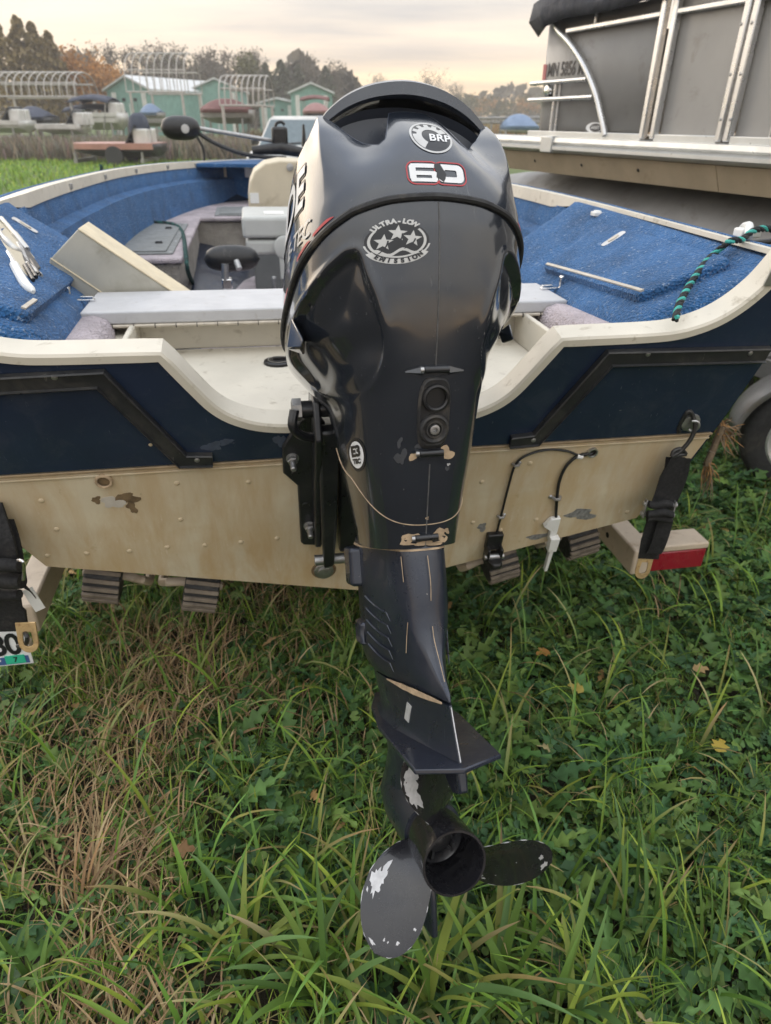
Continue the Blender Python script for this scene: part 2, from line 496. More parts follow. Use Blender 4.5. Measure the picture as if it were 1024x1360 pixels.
# transom skin: cream below the seam, navy above it
low = [(0, 0), (0.685, 0.175), (0.748, 0.305), (0.785, 0.427)]
low_poly = low + [(-x, h) for x, h in reversed(low)][:-1]
mb = MB(); mb.prism(low_poly, TP, 0.0, -0.012)
tr_low = mb.build('lower_transom', M_cream, boat, 30)
tr_low['label'] = 'cream lower transom with brown water stains'
cap_r = [(0.0, 0.493), (0.12, 0.496), (0.20, 0.503), (0.255, 0.522), (0.295, 0.552), (0.33, 0.600), (0.372, 0.664), (0.40, 0.664), (0.548, 0.666), (0.61, 0.671), (0.655, 0.683), (0.69, 0.699), (0.72, 0.721), (0.745, 0.747), (0.765, 0.776), (0.79, 0.830)]
side_r = [(0.785, 0.432), (0.812, 0.534), (0.831, 0.624), (0.855, 0.72), (0.875, 0.83)]
up_poly = side_r + list(reversed(cap_r)) + [(-x, h) for x, h in cap_r[1:]] + [(-x, h) for x, h in reversed(side_r)]
mb = MB(); mb.prism(up_poly, TP, 0.002, -0.012)
mb.build('upper_transom', M_navy, boat, 30)

# the cream cap folded over the transom's top edge
def cap_ring(i, pts):
    a = Vector(pts[max(i - 1, 0)]); b_ = Vector(pts[min(i + 1, len(pts) - 1)])
    t = (b_ - a).normalized(); n = Vector((-t.y, t.x))
    x, h = pts[i]
    k = 0.006
    return [TP(x - n.x * 0.003, h - n.y * 0.003, k), TP(x + n.x * 0.011, h + n.y * 0.011, k), TP(x + n.x * 0.0155, h + n.y * 0.0155, k - 0.004),
            TP(x + n.x * 0.0155, h + n.y * 0.0155, -0.046), TP(x + n.x * 0.009, h + n.y * 0.009, -0.048), TP(x + n.x * 0.009, h + n.y * 0.009, -0.010), TP(x - n.x * 0.003, h - n.y * 0.003, -0.004)]
cap_all = [(-x, h) for x, h in reversed(cap_r[1:])] + cap_r
cap_all = [tuple(p[:2]) for p in smooth_path([(x, h, 0) for x, h in cap_all[:9]], 4)] + [tuple(p[:2]) for p in smooth_path([(x, h, 0) for x, h in cap_all[9:-9]], 4)] + [tuple(p[:2]) for p in smooth_path([(x, h, 0) for x, h in cap_all[-9:]], 4)]
mb = MB(); mb.loft([cap_ring(i, cap_all) for i in range(len(cap_all))])
mb.build('transom_cap', M_well, boat, 40)

M_seambrown = plain('brown_seam_paint', (0.30, 0.22, 0.13), 0.6, var=0.35, scale=25)
# seam moulding, a brown strip between the navy and the cream
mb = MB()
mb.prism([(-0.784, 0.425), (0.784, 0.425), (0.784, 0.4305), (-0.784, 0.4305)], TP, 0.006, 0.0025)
mb.build('seam_moulding', M_seambrown, boat, 30, 0.001)
mb = MB()
mb.prism([(-0.782, 0.4135), (0.782, 0.4135), (0.782, 0.4175), (-0.782, 0.4175)], TP, 0.004, 0.0002)
mb.build('rub_line', M_cream, boat, 30, 0.001)
# black channel frames
def channel(s):
    prof = [(-0.5, 0.0), (-0.5, 0.012), (-0.42, 0.014), (-0.36, 0.009), (0.36, 0.009), (0.42, 0.014), (0.5, 0.012), (0.5, 0.0)]
    path = [(0.822, 0.628), (0.474, 0.634), (0.362, 0.4455), (0.306, 0.4425)]
    w = 0.034
    rings = []
    for i, (x, h) in enumerate(path):
        p = Vector((x, h))
        d0 = (p - Vector(path[i - 1])).normalized() if i else (Vector(path[1]) - p).normalized()
        d1 = (Vector(path[i + 1]) - p).normalized() if i < len(path) - 1 else d0
        t = (d0 + d1).normalized(); n = Vector((-t.y, t.x)); k = 1 / max(0.4, n.dot(Vector((-d0.y, d0.x))))
        ww = w if i < 2 else (w * 0.92 if i == 2 else w * 0.85)
        rings.append([TP(s * (x + n.x * u * ww * k), h + n.y * u * ww * k, 0.003 + q) for u, q in prof])
    mb = MB(); mb.loft(rings)
    return mb.build('rub_channel', M_rubtrim, boat, 30)
for s in (-1, 1):
    ch = channel(s)
    for (px, py) in ([(74, 496), (262, 606)] if s < 0 else [(857, 466), (992, 465), (706, 580)]):
        x, h = TPp(px, py)
        q = MB(); q.lathe([(0, 0.0055), (0.0012, 0.0052), (0.0022, 0.0035), (0.0026, 0.001)], TP(x, h, 0.0125), TP(x, h, 0.03), 12)
        q.build('screw', M_steel, ch)

# rivets, fittings, scars on the transom
rv = MB(); rv.lathe([(0, 0.0058), (0.001, 0.0054), (0.002, 0.0038), (0.0026, 0.001)], (0, 0, 0), (0, 0, 1), 12)
rivet0 = rv.build('rivet', M_cream, tr_low)
RV = [(235, 642), (55, 665), (63, 738), (115, 735), (172, 732), (222, 727), (272, 724), (320, 720), (368, 715), (75, 703), (704, 615), (712, 690), (665, 704), (833, 680), (628, 694), (200, 590), (330, 640), (240, 690), (640, 640)]
rot = Vector((0, -CR, -SR)).to_track_quat('Z', 'Y').to_matrix().to_4x4()
for i, (px, py) in enumerate(RV):
    x, h = TPp(px, py)
    o = rivet0 if i == 0 else rivet0.copy()
    if i: COL.objects.link(o); o.parent = tr_low
    o.matrix_basis = Matrix.Translation(TP(x, h, 0.0)) @ rot
def ringfit(name, px, py, r, m, mi, par=tr_low, t0=0.0):
    x, h = TPp(px, py)
    q = MB(); q.lathe([(0, r * 0.66), (0, r), (0.004, r), (0.007, r * 0.92), (0.007, r * 0.74), (0.004, r * 0.66)], TP(x, h, t0), TP(x, h, t0 + 1), 24, False)
    o = q.build(name, m, par)
    q = MB(); q.lathe([(0.0005, 0.0001), (0.0005, r * 0.68), (0.0015, r * 0.68), (0.0015, 0.0001)], TP(x, h, t0), TP(x, h, t0 + 1), 24)
    q.build('bore', mi, o)
    return o
ringfit('drain_fitting', 138, 638, 0.017, M_tanline, M_rust)
ringfit('cable_grommet', 786, 600, 0.013, M_alu, M_black)
x, h = TPp(430, 757)
q = MB(); q.lathe([(0, 0.030), (0.0012, 0.029), (0.0015, 0.02)], TP(x, h), TP(x, h, 1), 20); q.build('rust_halo', M_rust, tr_low)['label'] = 'ring of brown rust round the drain plug'
q = MB(); q.lathe([(0.001, 0.024), (0.006, 0.023), (0.008, 0.018), (0.008, 0.0165), (0.013, 0.0165), (0.014, 0.014), (0.014, 0.0001)], TP(x, h), TP(x, h, 1), 6 * 4); q.build('drain_plug', M_steel, tr_low)
def blotch(name, px, py, rx, rh, m, t, seed, par=tr_low):
    x, h = TPp(px, py); rr = random.Random(seed)
    n = 22; ph = [rr.uniform(0, 6.28) for _ in range(4)]
    poly = []
    for i in range(n):
        a = 2 * math.pi * i / n
        k = 1 + 0.22 * math.sin(2 * a + ph[0]) + 0.20 * math.sin(3 * a + ph[1]) + 0.14 * math.sin(5 * a + ph[2]) + rr.uniform(-0.10, 0.10)
        poly.append((x + rx * k * math.cos(a), h + rh * k * math.sin(a)))
    q = MB(); q.prism(poly, TP, t, t - 0.0006)
    return q.build(name, m, par, 0)
blotch('glue_scar', 168, 662, 0.022, 0.016, M_rust, 0.0006, 3); blotch('glue_scar', 175, 673, 0.010, 0.015, M_rust, 0.0006, 5); blotch('glue_scar', 128, 664, 0.010, 0.008, M_rust, 0.0006, 6)
blotch('bare_patch', 150, 667, 0.021, 0.015, M_chip, 0.0012, 9)
blotch('scuffed_patch', 772, 683, 0.034, 0.018, M_lead, 0.0006, 12); blotch('scuffed_patch', 716, 712, 0.034, 0.008, M_lead, 0.0006, 15); blotch('scuffed_patch', 640, 700, 0.012, 0.012, M_lead, 0.0006, 19)
M_worn = plain('worn_navy', (0.05, 0.065, 0.095), 0.6, var=0.3, scale=60)
blotch('worn_patch', 282, 592, 0.016, 0.012, M_worn, 0.0026, 21, boat); blotch('worn_patch', 300, 586, 0.012, 0.007, M_worn, 0.0026, 22, boat); blotch('worn_patch', 372, 585, 0.010, 0.016, M_worn, 0.0026, 25, boat)

# hull shell: transom outline drawn forward to a blunt bow
STN = [(0.0, 1.00, 0.0, 0.785), (1.3, 1.13, -0.01, 0.77), (2.4, 1.16, 0.0, 0.748), (3.3, 1.12, 0.04, 0.73), (4.1, 0.96, 0.12, 0.715), (4.75, 0.74, 0.24, 0.70), (5.25, 0.42, 0.40, 0.69), (5.48, 0.08, 0.55, 0.69)]
def half(k, z0, g):
    return [(0.0, z0), (0.685 * k, z0 + 0.172 * (1 - z0)), (0.76 * k, z0 * 0.6 + 0.31), (0.80 * k, 0.45 + z0 * 0.3), (0.875 * k, g)]
rings = []
for y, k, z0, g in STN:
    hp = half(k, z0, g)
    full = [(-x, z) for x, z in reversed(hp)] + hp[1:]
    rings.append([Vector((x, y - (z * math.tan(RAKE) if y == 0 else 0) + (0.004 if y == 0 else 0), z)) for x, z in full])
mb = MB(); mb.loft(rings, False, False)
mb.build('hull_shell', M_navy, boat, 30, solid=0.004, recalc=True)

# gunwales
GW = {s: smooth_path([(s * 0.875 * k, y - (0.18 if y == 0 else 0), g) for y, k, z0, g in STN], 6) for s in (-1, 1)}
for s in (-1, 1):
    P = GW[s]
    rings, rings2 = [], []
    for i, p in enumerate(P):
        t = (P[min(i + 1, len(P) - 1)] - P[max(i - 1, 0)]).normalized(); n = Vector((-t.y, t.x, 0)).normalized() * s    # inward
        rings.append([p + n * -0.012 + Vector((0, 0, -0.02)), p + n * -0.012 + Vector((0, 0, 0.010)), p + n * 0.022 + Vector((0, 0, 0.016)), p + n * 0.022 + Vector((0, 0, -0.02))])
        dk_ = min(1.0, max(0.0, (p.y - 1.0) / 0.2)); zl_ = 0.003 - 0.033 * dk_
        rings2.append([p + n * 0.023 + Vector((0, 0, 0.013)), p + n * (0.040 + 0.022 * dk_) + Vector((0, 0, 0.013)), p + n * (0.041 + 0.025 * dk_) + Vector((0, 0, zl_)), p + n * (0.037 + 0.023 * dk_) + Vector((0, 0, zl_)), p + n * (0.035 + 0.021 * dk_) + Vector((0, 0, 0.0045)), p + n * 0.023 + Vector((0, 0, 0.004))])
    mb = MB(); mb.loft(rings); mb.build('gunwale_cap', M_blue, boat, 40, 0.004)
    mb = MB(); mb.loft(rings2); rail = mb.build('gunwale_rail', M_well, boat, 40)
    for k in range(5, len(P) - 6, 5):
        if P[k].y < 1.15: continue
        p = P[k]; t = (P[k + 1] - P[k - 1]).normalized(); n = Vector((-t.y, t.x, 0)).normalized() * s
        q = MB(); c = p + n * 0.0665 + Vector((0, 0, -0.010))
        R_ = Matrix((t, n, Vector((0, 0, 1)))).transposed()
        q.box(c, (0.035, 0.010, 0.022), R_)
        q.build('snap_bracket', M_steel, rail, 30, 0.001)
# inner side liner in blue carpet
for s in (-1, 1):
    P = GW[s]; rings = []
    for i, p in enumerate(P):
        if p.y < 0.95: continue
        t = (P[min(i + 1, len(P) - 1)] - P[max(i - 1, 0)]).normalized(); n = Vector((-t.y, t.x, 0)).normalized() * s
        rings.append([p + n * 0.058 + Vector((0, 0, -0.022)), p + n * 0.066 + Vector((0, 0, -0.11)), p + n * 0.12 + Vector((0, 0, -0.125)), p + n * 0.16 + Vector((0, 0, -0.42)), p + n * 0.17 + Vector((0, 0, -0.66)), ])
    mb = MB(); mb.loft(rings, False, False)
    mb.build('side_liner', M_blue, boat, 30, solid=0.008)

# splash well and its front wall, white bench board with piano hinge
mb = MB()
zf = 0.497
mb.box((0, 0.165, zf - 0.008), (0.98, 0.52, 0.016))
mb.box((0, 0.432, 0.535), (1.12, 0.014, 0.078))
for s in (-1, 1): mb.box((s * 0.497, 0.17, 0.535), (0.014, 0.50, 0.085))
for s in (-1, 1): mb.box((s * 0.60, 0.17, 0.545), (0.19, 0.50, 0.012))
mb.build('splash_well', M_well, boat, 30, 0.004)
mb = MB(); mb.box((0.0, 0.475, 0.594), (1.22, 0.225, 0.030)); board = mb.build('bench_board', M_white, boat, 30, 0.004)
mb = MB(); mb.tube([(-0.60, 0.3645, 0.5745), (0.60, 0.3645, 0.5745)], 0.0045, 10); hinge = mb.build('piano_hinge', M_hingeline, board)
mb = MB()
for i in range(25):
    mb.box((-0.59 + i * 0.049, 0.362, 0.5745), (0.0016, 0.0095, 0.0095))
k_ = mb.build('knuckle_gaps', M_black, hinge, 0); k_['kind'] = 'stuff'
c = bZ(370, 482, zf)
mb = MB(); mb.lathe([(0, 0.036), (0.006, 0.035), (0.008, 0.030), (0.006, 0.028), (0.006, 0.026), (0.009, 0.024), (0.009, 0.0001)], (c.x, c.y, zf), (c.x, c.y, 1), 32)
capo = mb.build('deck_plate', M_black, boat)
mb = MB(); mb.lathe([(0.0085, 0.0255), (0.0096, 0.0255), (0.0096, 0.0236), (0.0085, 0.0236)], (c.x, c.y, zf), (c.x, c.y, 1), 32, False); mb.build('ring', M_alu, capo)
mb = MB(); mb.box((c.x + 0.004, c.y, zf + 0.012), (0.034, 0.008, 0.006)); mb.build('grip_bar', M_black, capo, 30, 0.001)

# carpeted side lockers with lids
def XI(y): return 0.560 + 0.090 * min(1.0, max(0.0, (y + 0.1) / 0.8))
def ZI(y): return 0.656 - 0.080 * min(1.0, max(0.0, (y + 0.1) / 0.8))
ZO = 0.784
def XO_(y): return 0.838 + 0.098 * min(1.0, max(0.0, (y + 0.18) / 1.3))
def locker(s):
    y0, y1 = -0.13, 1.12
    PROF = lambda xi, zi, XO: [(xi - 0.004, zi - 0.08), (xi - 0.005, zi - 0.02), (xi + 0.003, zi + 0.004), (xi + 0.03, zi + 0.030), (XO - 0.03, ZO - 0.022), (XO - 0.012, ZO - 0.006), (XO + 0.012, ZO - 0.004), (XO - 0.06, zi - 0.08)]
    ys = [y0, y0 + 0.012, y0 + 0.04] + list(np.linspace(y0 + 0.1, y1 - 0.06, 14)) + [y1 - 0.02, y1 - 0.006, y1]
    ins = [0.030, 0.010, 0.0] + [0.0] * 14 + [0.004, 0.012, 0.026]
    rings = []
    for y, k in zip(ys, ins):
        rings.append([Vector((s * (x + k * 0.9), y + 0.15 * (0.8 - z), z - k * 0.8)) for x, z in PROF(XI(y), ZI(y), XO_(y))])
    mb = MB(); mb.loft(rings)
    b = mb.build('side_locker', M_blue, boat, 55)
    def L(u, y, t):
        xi, zi = XI(y), ZI(y)
        ax = Vector((s * (XO_(y) - 0.06 - xi), 0, ZO - zi - 0.052)).normalized()
        an = Vector((-ax.z * s, 0, ax.x * s))
        p = Vector((s * (xi + 0.03), 0, zi + 0.030)) + ax * u
        return p + Vector((0, y + 0.15 * (0.8 - p.z), 0)) + an * t
    return b, L
for s in (-1, 1):
    b, L = locker(s)
    fn = lambda u, y: L(u, y, 0.022)
    if s > 0:
        h0, h1 = solve_uv(fn, 725, 352, .02, .6, BOAT), solve_uv(fn, 840, 392, .02, .2, BOAT)
        tp = solve_uv(fn, 905, 318, .15, .2, BOAT); la = solve_uv(fn, 815, 318, .12, .4, BOAT)
        ya, yb, u0, u1 = min(h1[1], tp[1]) - .01, h0[1] + .02, .010, min(.215, tp[0]); ys0, ys1 = h1[1], h0[1]
    else:
        h1 = solve_uv(fn, 38, 396, .02, .3, BOAT); la = solve_uv(fn, 33, 300, .15, .5, BOAT)
        ya, yb, u0, u1 = -.06, la[1] + .12, .010, .215; ys0, ys1 = -.04, h1[1]
    mb = MB(); rings = []
    for y, k in ((ya, 0.012), (ya + 0.006, 0.003), (ya + 0.02, 0)) + tuple((ya + 0.02 + (yb - ya - 0.04) * q / 8, 0) for q in range(1, 8)) + ((yb - 0.02, 0), (yb - 0.006, 0.003), (yb, 0.012)):
        rings.append([L(u0 + k, y, -0.004), L(u0 + k, y, 0.018 - k * 0.3), L(u0 + k + 0.006, y, 0.022 - k * 0.5), L(u1 - k - 0.006, y, 0.022 - k * 0.5), L(u1 - k, y, 0.018 - k * 0.3), L(u1 - k, y, -0.004)])
    mb.loft(rings); lid = mb.build('locker_lid', M_blue, b, 50)
    mb = MB(); rg = []
    for y in np.linspace(ys0, ys1, 9): rg.append([L(.019, y, .0205), L(.019, y, .0255), L(.027, y, .0255), L(.027, y, .0205)])
    mb.loft(rg); mb.build('hinge_strip', M_hingeline, lid, 30)
    ul, yl = la
    mb = MB(); rr_ = [(yl + 0.017 * math.copysign(abs(math.cos(a)) ** 0.5, math.cos(a)), ul + 0.034 * math.copysign(abs(math.sin(a)) ** 0.5, math.sin(a))) for a in np.linspace(0, 2 * math.pi, 28, endpoint=False)]
    mb.prism(rr_, lambda y, u, t: L(u, y, t), 0.0210, 0.0255); lt = mb.build('latch', M_chrome, lid, 30, 0.0008)
    mb = MB(); rr_ = [(yl + 0.008 * math.cos(a), ul + 0.016 * math.sin(a)) for a in np.linspace(0, 2 * math.pi, 20, endpoint=False)]
    mb.prism(rr_, lambda y, u, t: L(u, y, t), 0.0255, 0.0275); lr = mb.build('finger_ring', M_hingeline, lt, 30, 0.0006)
    mb = MB(); rings = []
    for y in np.linspace(-0.09, 1.15, 14):
        zi = ZI(y) - 0.008; xi = XI(y) + 0.012
        rings.append([Vector((s * (xi - .085), y, 0.49)), Vector((s * (xi - .085), y, zi - 0.035)), Vector((s * (xi - .074), y, zi - 0.010)), Vector((s * (xi - .045), y, zi)), Vector((s * (xi - .01), y, zi - 0.003)), Vector((s * xi, y, 0.49))])
    mb.loft(rings); mb.build('carpet_ledge', M_mauve, boat, 60)
    if s < 0: L_left = L
    else: L_right = L
# small chrome catches on the ledges
for (px, py, sx) in ((105, 399, 1), (735, 383, -1)):
    c = bZ(px, py, 0.612)
    mb = MB()
    mb.box((c.x, c.y, 0.612), (0.075, 0.014, 0.006)).box((c.x + sx * 0.02, c.y, 0.618), (0.03, 0.010, 0.008)).box((c.x - sx * 0.022, c.y, 0.626), (0.010, 0.010, 0.030)).tube([(c.x - sx * 0.022, c.y - 0.008, 0.640), (c.x - sx * 0.022, c.y + 0.008, 0.640)], 0.006, 10)
    mb.build('chrome_catch', M_chrome, boat, 30, 0.001)
# small square fixture at the top of the right locker
mb = MB(); c = bZ(793, 284, 0.766)
mb.box((c.x, c.y, c.z), (0.03, 0.035, 0.012)).box((c.x, c.y, c.z + 0.004), (0.018, 0.022, 0.012)); mb.build('lid_catch', M_whiteplas, boat, 30, 0.002)
# aluminium corner bracket at the right end of the cap
mb = MB(); mb.prism([(0.742, 0.775), (0.80, 0.775), (0.80, 0.86), (0.748, 0.86)], TP, 0.010, 0.004); cb = mb.build('corner_bracket', M_alu, boat, 30, 0.002)

# cockpit floor, port deck box with hatch, bow deck
mb = MB(); mb.box((0, 2.3, 0.09), (1.30, 3.4, 0.02)); mb.build('cockpit_floor', M_mauve, boat, 30)
FLOOR_Z = 0.10
dk = [(-1.0, 2.32), (-0.545, 2.32), (-0.545, 3.93), (0.55, 3.93), (0.55, 2.32), (1.0, 2.32), (0.98, 3.3), (0.84, 4.1), (0.64, 4.75), (0.36, 5.2), (-0.36, 5.2), (-0.64, 4.75), (-0.84, 4.1), (-0.98, 3.3)]
mb = MB(); mb.prism(dk, lambda u, v, t: Vector((u, v, t)), 0.375, 0.405); mb.build('casting_deck', M_mauve, boat, 30, 0.012, 3)
mb = MB()
mb.prism([(-0.98, 2.345), (-0.57, 2.345), (-0.57, 3.955), (0.57, 3.955), (0.57, 2.345), (0.98, 2.345), (0.98, 2.36), (0.585, 2.36), (0.585, 3.97), (-0.585, 3.97), (-0.585, 2.36), (-0.98, 2.36)], lambda u, v, t: Vector((u, v, t)), 0.10, 0.372)
mb.build('deck_riser', M_greywall, boat, 30)
ha, hb = bZ(245, 347, 0.41), bZ(130, 330, 0.41)
def hatch(name, x0, x1, y0, y1, z):
    mb = MB(); mb.box(((x0 + x1) / 2, (y0 + y1) / 2, z + 0.004), (x1 - x0, y1 - y0, 0.008)); f = mb.build(name, M_greyplas, boat, 30, 0.003)
    mb = MB(); d = 0.035; mb.box(((x0 + x1) / 2, (y0 + y1) / 2, z + 0.011), (x1 - x0 - 2 * d, y1 - y0 - 2 * d, 0.008)); l = mb.build('lid', M_greyplas, f, 30, 0.004)
    for yy in (y0 + (y1 - y0) * 0.25, y0 + (y1 - y0) * 0.75):
        mb = MB(); mb.lathe([(0, 0.022), (0.003, 0.021), (0.004, 0.01)], (x1 - d - 0.06, yy, z + 0.015), (x1 - d - 0.06, yy, z + 1), 16).box((x1 - d - 0.06, yy, z + 0.021), (0.034, 0.008, 0.006)); mb.build('latch', M_black, l)
    for xx in (x0 + 0.015, x1 - 0.015):
        for yy in np.linspace(y0 + 0.03, y1 - 0.03, 4):
            mb = MB(); mb.lathe([(0, 0.006), (0.002, 0.004), (0.0025, 0.001)], (xx, yy, z + 0.008), (xx, yy, z + 1), 8); mb.build('screw', M_steel, f)
hatch('hatch', -0.93, -0.60, 2.42, 3.55, 0.405)
hatch('bow_hatch', -0.45, 0.45, 4.0, 4.5, 0.405)
# starboard riser panel of the far wall below the deck, an access door on it
mb = MB(); mb.box((0.02, 3.95, 0.235), (0.50, 0.012, 0.22)); dr = mb.build('access_door', M_tan, boat, 30, 0.006)
mb = MB(); mb.box((0.02, 3.942, 0.19), (0.13, 0.008, 0.03)); mb.build('pull_slot', M_greyplas, dr, 30, 0.003)
# bow bulkhead
mb = MB(); mb.box((0, 5.12, 0.54), (1.15, 0.02, 0.28)); bh = mb.build('bow_bulkhead', M_blue, boat, 30)
v0, v1 = bY(248, 220, 5.1), bY(300, 240, 5.1)
mb = MB(); x0, x1, z0, z1 = v0.x, v1.x, v1.z, v0.z
for c_, s_ in (((x0, (z0 + z1) / 2), (0.022, z1 - z0 + 0.022)), ((x1, (z0 + z1) / 2), (0.022, z1 - z0 + 0.022)), (((x0 + x1) / 2, z0), (x1 - x0 - 0.022, 0.022)), (((x0 + x1) / 2, z1), (x1 - x0 - 0.022, 0.022))):
    mb.box((c_[0], 5.10, c_[1]), (s_[0], 0.018, s_[1]))
vf = mb.build('vent_frame', M_tan, bh, 30, 0.003)
mb = MB(); mb.box(((x0 + x1) / 2, 5.106, (z0 + z1) / 2), (x1 - x0 - 0.022, 0.006, z1 - z0 - 0.022)); mb.build('vent_grille', M_greyplas, bh, 30)
c = bY(333, 225, 5.1)
mb = MB(); mb.box((c.x, 5.108, c.z), (0.10, 0.004, 0.12)); mb.build('notice_sticker', M_whiteplas, bh, 0)
mb = MB(); mb.prism([(-0.60, 4.72), (0.60, 4.72), (0.36, 5.24), (0.12, 5.42), (-0.12, 5.42), (-0.36, 5.24)], lambda u, v, t: Vector((u, v, t)), 0.672, 0.700)
mb.build('bow_cap', M_blue, boat, 30, 0.006)

# transducers and their cables on the transom
def cable(pts, r, parent, name='cable', t=0.006):
    P = [TP(*TPp(*p), t) for p in pts]
    mb = MB(); mb.tube(smooth_path(P, 8), r, 8)
    return mb.build(name, M_cable, parent)
x, h = TPp(653, 722)
mb = MB()
mb.box(TP(x, h + 0.018, 0.008), (0.040, 0.016, 0.050), Matrix.Rotation(RAKE, 3, 'X'))
mb.box(TP(x - 0.016, h - 0.010, 0.020), (0.008, 0.03, 0.040), Matrix.Rotation(RAKE, 3, 'X')).box(TP(x + 0.016, h - 0.010, 0.020), (0.008, 0.03, 0.040), Matrix.Rotation(RAKE, 3, 'X'))
td = mb.build('transducer', M_black, boat, 30, 0.003); td['label'] = 'black sonar transducer on the hull edge'
mb = MB(); a_ = TP(x, h - 0.028, 0.030)
mb.loft([[a_ + Vector((dx * k, dy, dz * kk)) for dx, dz in ((-0.016, -0.012), (0.016, -0.012), (0.016, 0.010), (-0.016, 0.010))] for dy, k, kk in ((-0.030, 0.5, 0.5), (-0.02, 1, 1), (0.045, 1, 1), (0.060, 0.7, 0.5))])
mb.build('sonar_body', M_black, td, 40, 0.003)
mb = MB(); mb.tube([TP(x - 0.024, h - 0.016, 0.028), TP(x + 0.024, h - 0.016, 0.028)], 0.007, 12); mb.build('pivot_bolt', M_steel, td)
cable([(785, 600), (770, 603), (752, 597), (728, 595), (702, 601), (684, 614), (674, 645), (664, 685), (658, 708)], 0.0028, td)
for p in ((684, 615), (664, 684)):
    x, h = TPp(*p); mb = MB(); mb.tube([TP(x - 0.006, h, 0.002), TP(x - 0.003, h, 0.010), TP(x + 0.004, h, 0.010), TP(x + 0.010, h, 0.002)], 0.0035, 8).lathe([(0, 0.005), (0.003, 0.003)], TP(x + 0.010, h, 0.001), TP(x + 0.010, h, 1), 10); mb.build('cable_clip', M_steel, td)
x, h = TPp(735, 695)
mb = MB(); mb.prism([(x - 0.030, h + 0.004), (x - 0.016, h + 0.026), (x + 0.008, h + 0.028), (x + 0.010, h - 0.02), (x + 0.004, h - 0.05), (x - 0.006, h - 0.05), (x - 0.010, h - 0.012)], TP, 0.014, 0.001)
mb.prism([(x - 0.008, h - 0.03), (x + 0.016, h - 0.03), (x + 0.016, h - 0.075), (x - 0.006, h - 0.075)], TP, 0.026, 0.008)
mb.prism([(x + 0.000, h - 0.07), (x + 0.011, h - 0.07), (x + 0.011, h - 0.150), (x + 0.003, h - 0.150)], TP, 0.022, 0.010)
ws = mb.build('speed_sensor', M_whiteplas, boat, 30, 0.002); ws['label'] = 'white paddle wheel speed sensor on the hull edge'
cable([(781, 600), (765, 604), (750, 618), (741, 640), (738, 668), (737, 690), (736, 712)], 0.0036, ws)
x, h = TPp(738, 659)
mb = MB(); mb.tube([TP(x - 0.010, h, 0.002), TP(x - 0.004, h, 0.012), TP(x + 0.004, h, 0.012), TP(x + 0.010, h, 0.002)], 0.004, 8).lathe([(0, 0.006), (0.003, 0.004)], TP(x - 0.013, h, 0.001), TP(x - 0.013, h, 1), 10); mb.build('cable_clip', M_steel, ws)
x, h = TPp(768, 604)
mb = MB(); mb.tube([TP(x - 0.006, h + 0.001, 0.006), TP(x + 0.007, h - 0.001, 0.006)], 0.006, 10); mb.build('cable_tie', M_whiteplas, ws)
# eye bolt that takes the tie-down hook
x, h = TPp(916, 560)
mb = MB(); mb.lathe([(0, 0.022), (0.004, 0.021), (0.006, 0.014)], TP(x, h, 0.002), TP(x, h, 1), 18)
mb.tube([TP(x + 0.010 * math.cos(a) , h + 0.0 + 0.013 * math.sin(a), 0.008 + 0.012 * max(0, math.cos(a * 0.5))) for a in np.linspace(-2.2, 2.2, 14)], 0.0035, 8)
mb.build('eye_bolt', M_steel, boat)
# ================================================================== the outboard motor
def paint(name, base, dust, rough, amt, coat=0.6):
    m = scratched(name, base, dust, rough, amt)
    b = m.node_tree.nodes['Principled BSDF']
    b.inputs['Coat Weight'].default_value = coat
    b.inputs['Coat Roughness'].default_value = 0.07
    b.inputs['Metallic'].default_value = 0.15
    return m
M_cowl = paint('graphite_cowl_paint', (0.022, 0.028, 0.040), (0.065, 0.07, 0.08), 0.18, 0.7, 0.85)
M_cowl2 = paint('graphite_lower_cowl_paint', (0.016, 0.020, 0.028), (0.060, 0.060, 0.062), 0.16, 0.8, 0.85)
M_leg = paint('navy_graphite_leg_paint', (0.015, 0.0200, 0.034), (0.085, 0.085, 0.09), 0.30, 0.9, 0.35)
M_prop = paint('black_propeller_paint', (0.013, 0.013, 0.016), (0.055, 0.055, 0.065), 0.22, 0.6, 0.5)
M_brk = paint('black_bracket_paint', (0.012, 0.013, 0.016), (0.085, 0.08, 0.075), 0.34, 1.0, 0.3)
M_cave = plain('sky_tinted_intake_paint', (0.060, 0.070, 0.092), 0.30, var=0.15)  # cowl paint in the recess, reflected sky put into its lighter colour
M_silver = plain('silver_decal', (0.50, 0.50, 0.49), 0.42, metal=0.25, var=0.1, scale=60)
M_dwhite = plain('white_decal', (0.72, 0.73, 0.74), 0.35, var=0.08, scale=60)
M_dred = plain('red_decal', (0.42, 0.035, 0.04), 0.38, var=0.15, scale=40)
M_dblack = plain('black_decal', (0.014, 0.015, 0.018), 0.35, var=0.1)
M_bare = plain('bare_chipped_aluminium', (0.52, 0.52, 0.53), 0.5, metal=0.45, var=0.2, scale=90)

motor = thing('outboard_motor', 'black outboard motor with 60 badge, tilted up on the transom', 'outboard motor', MOTOR)

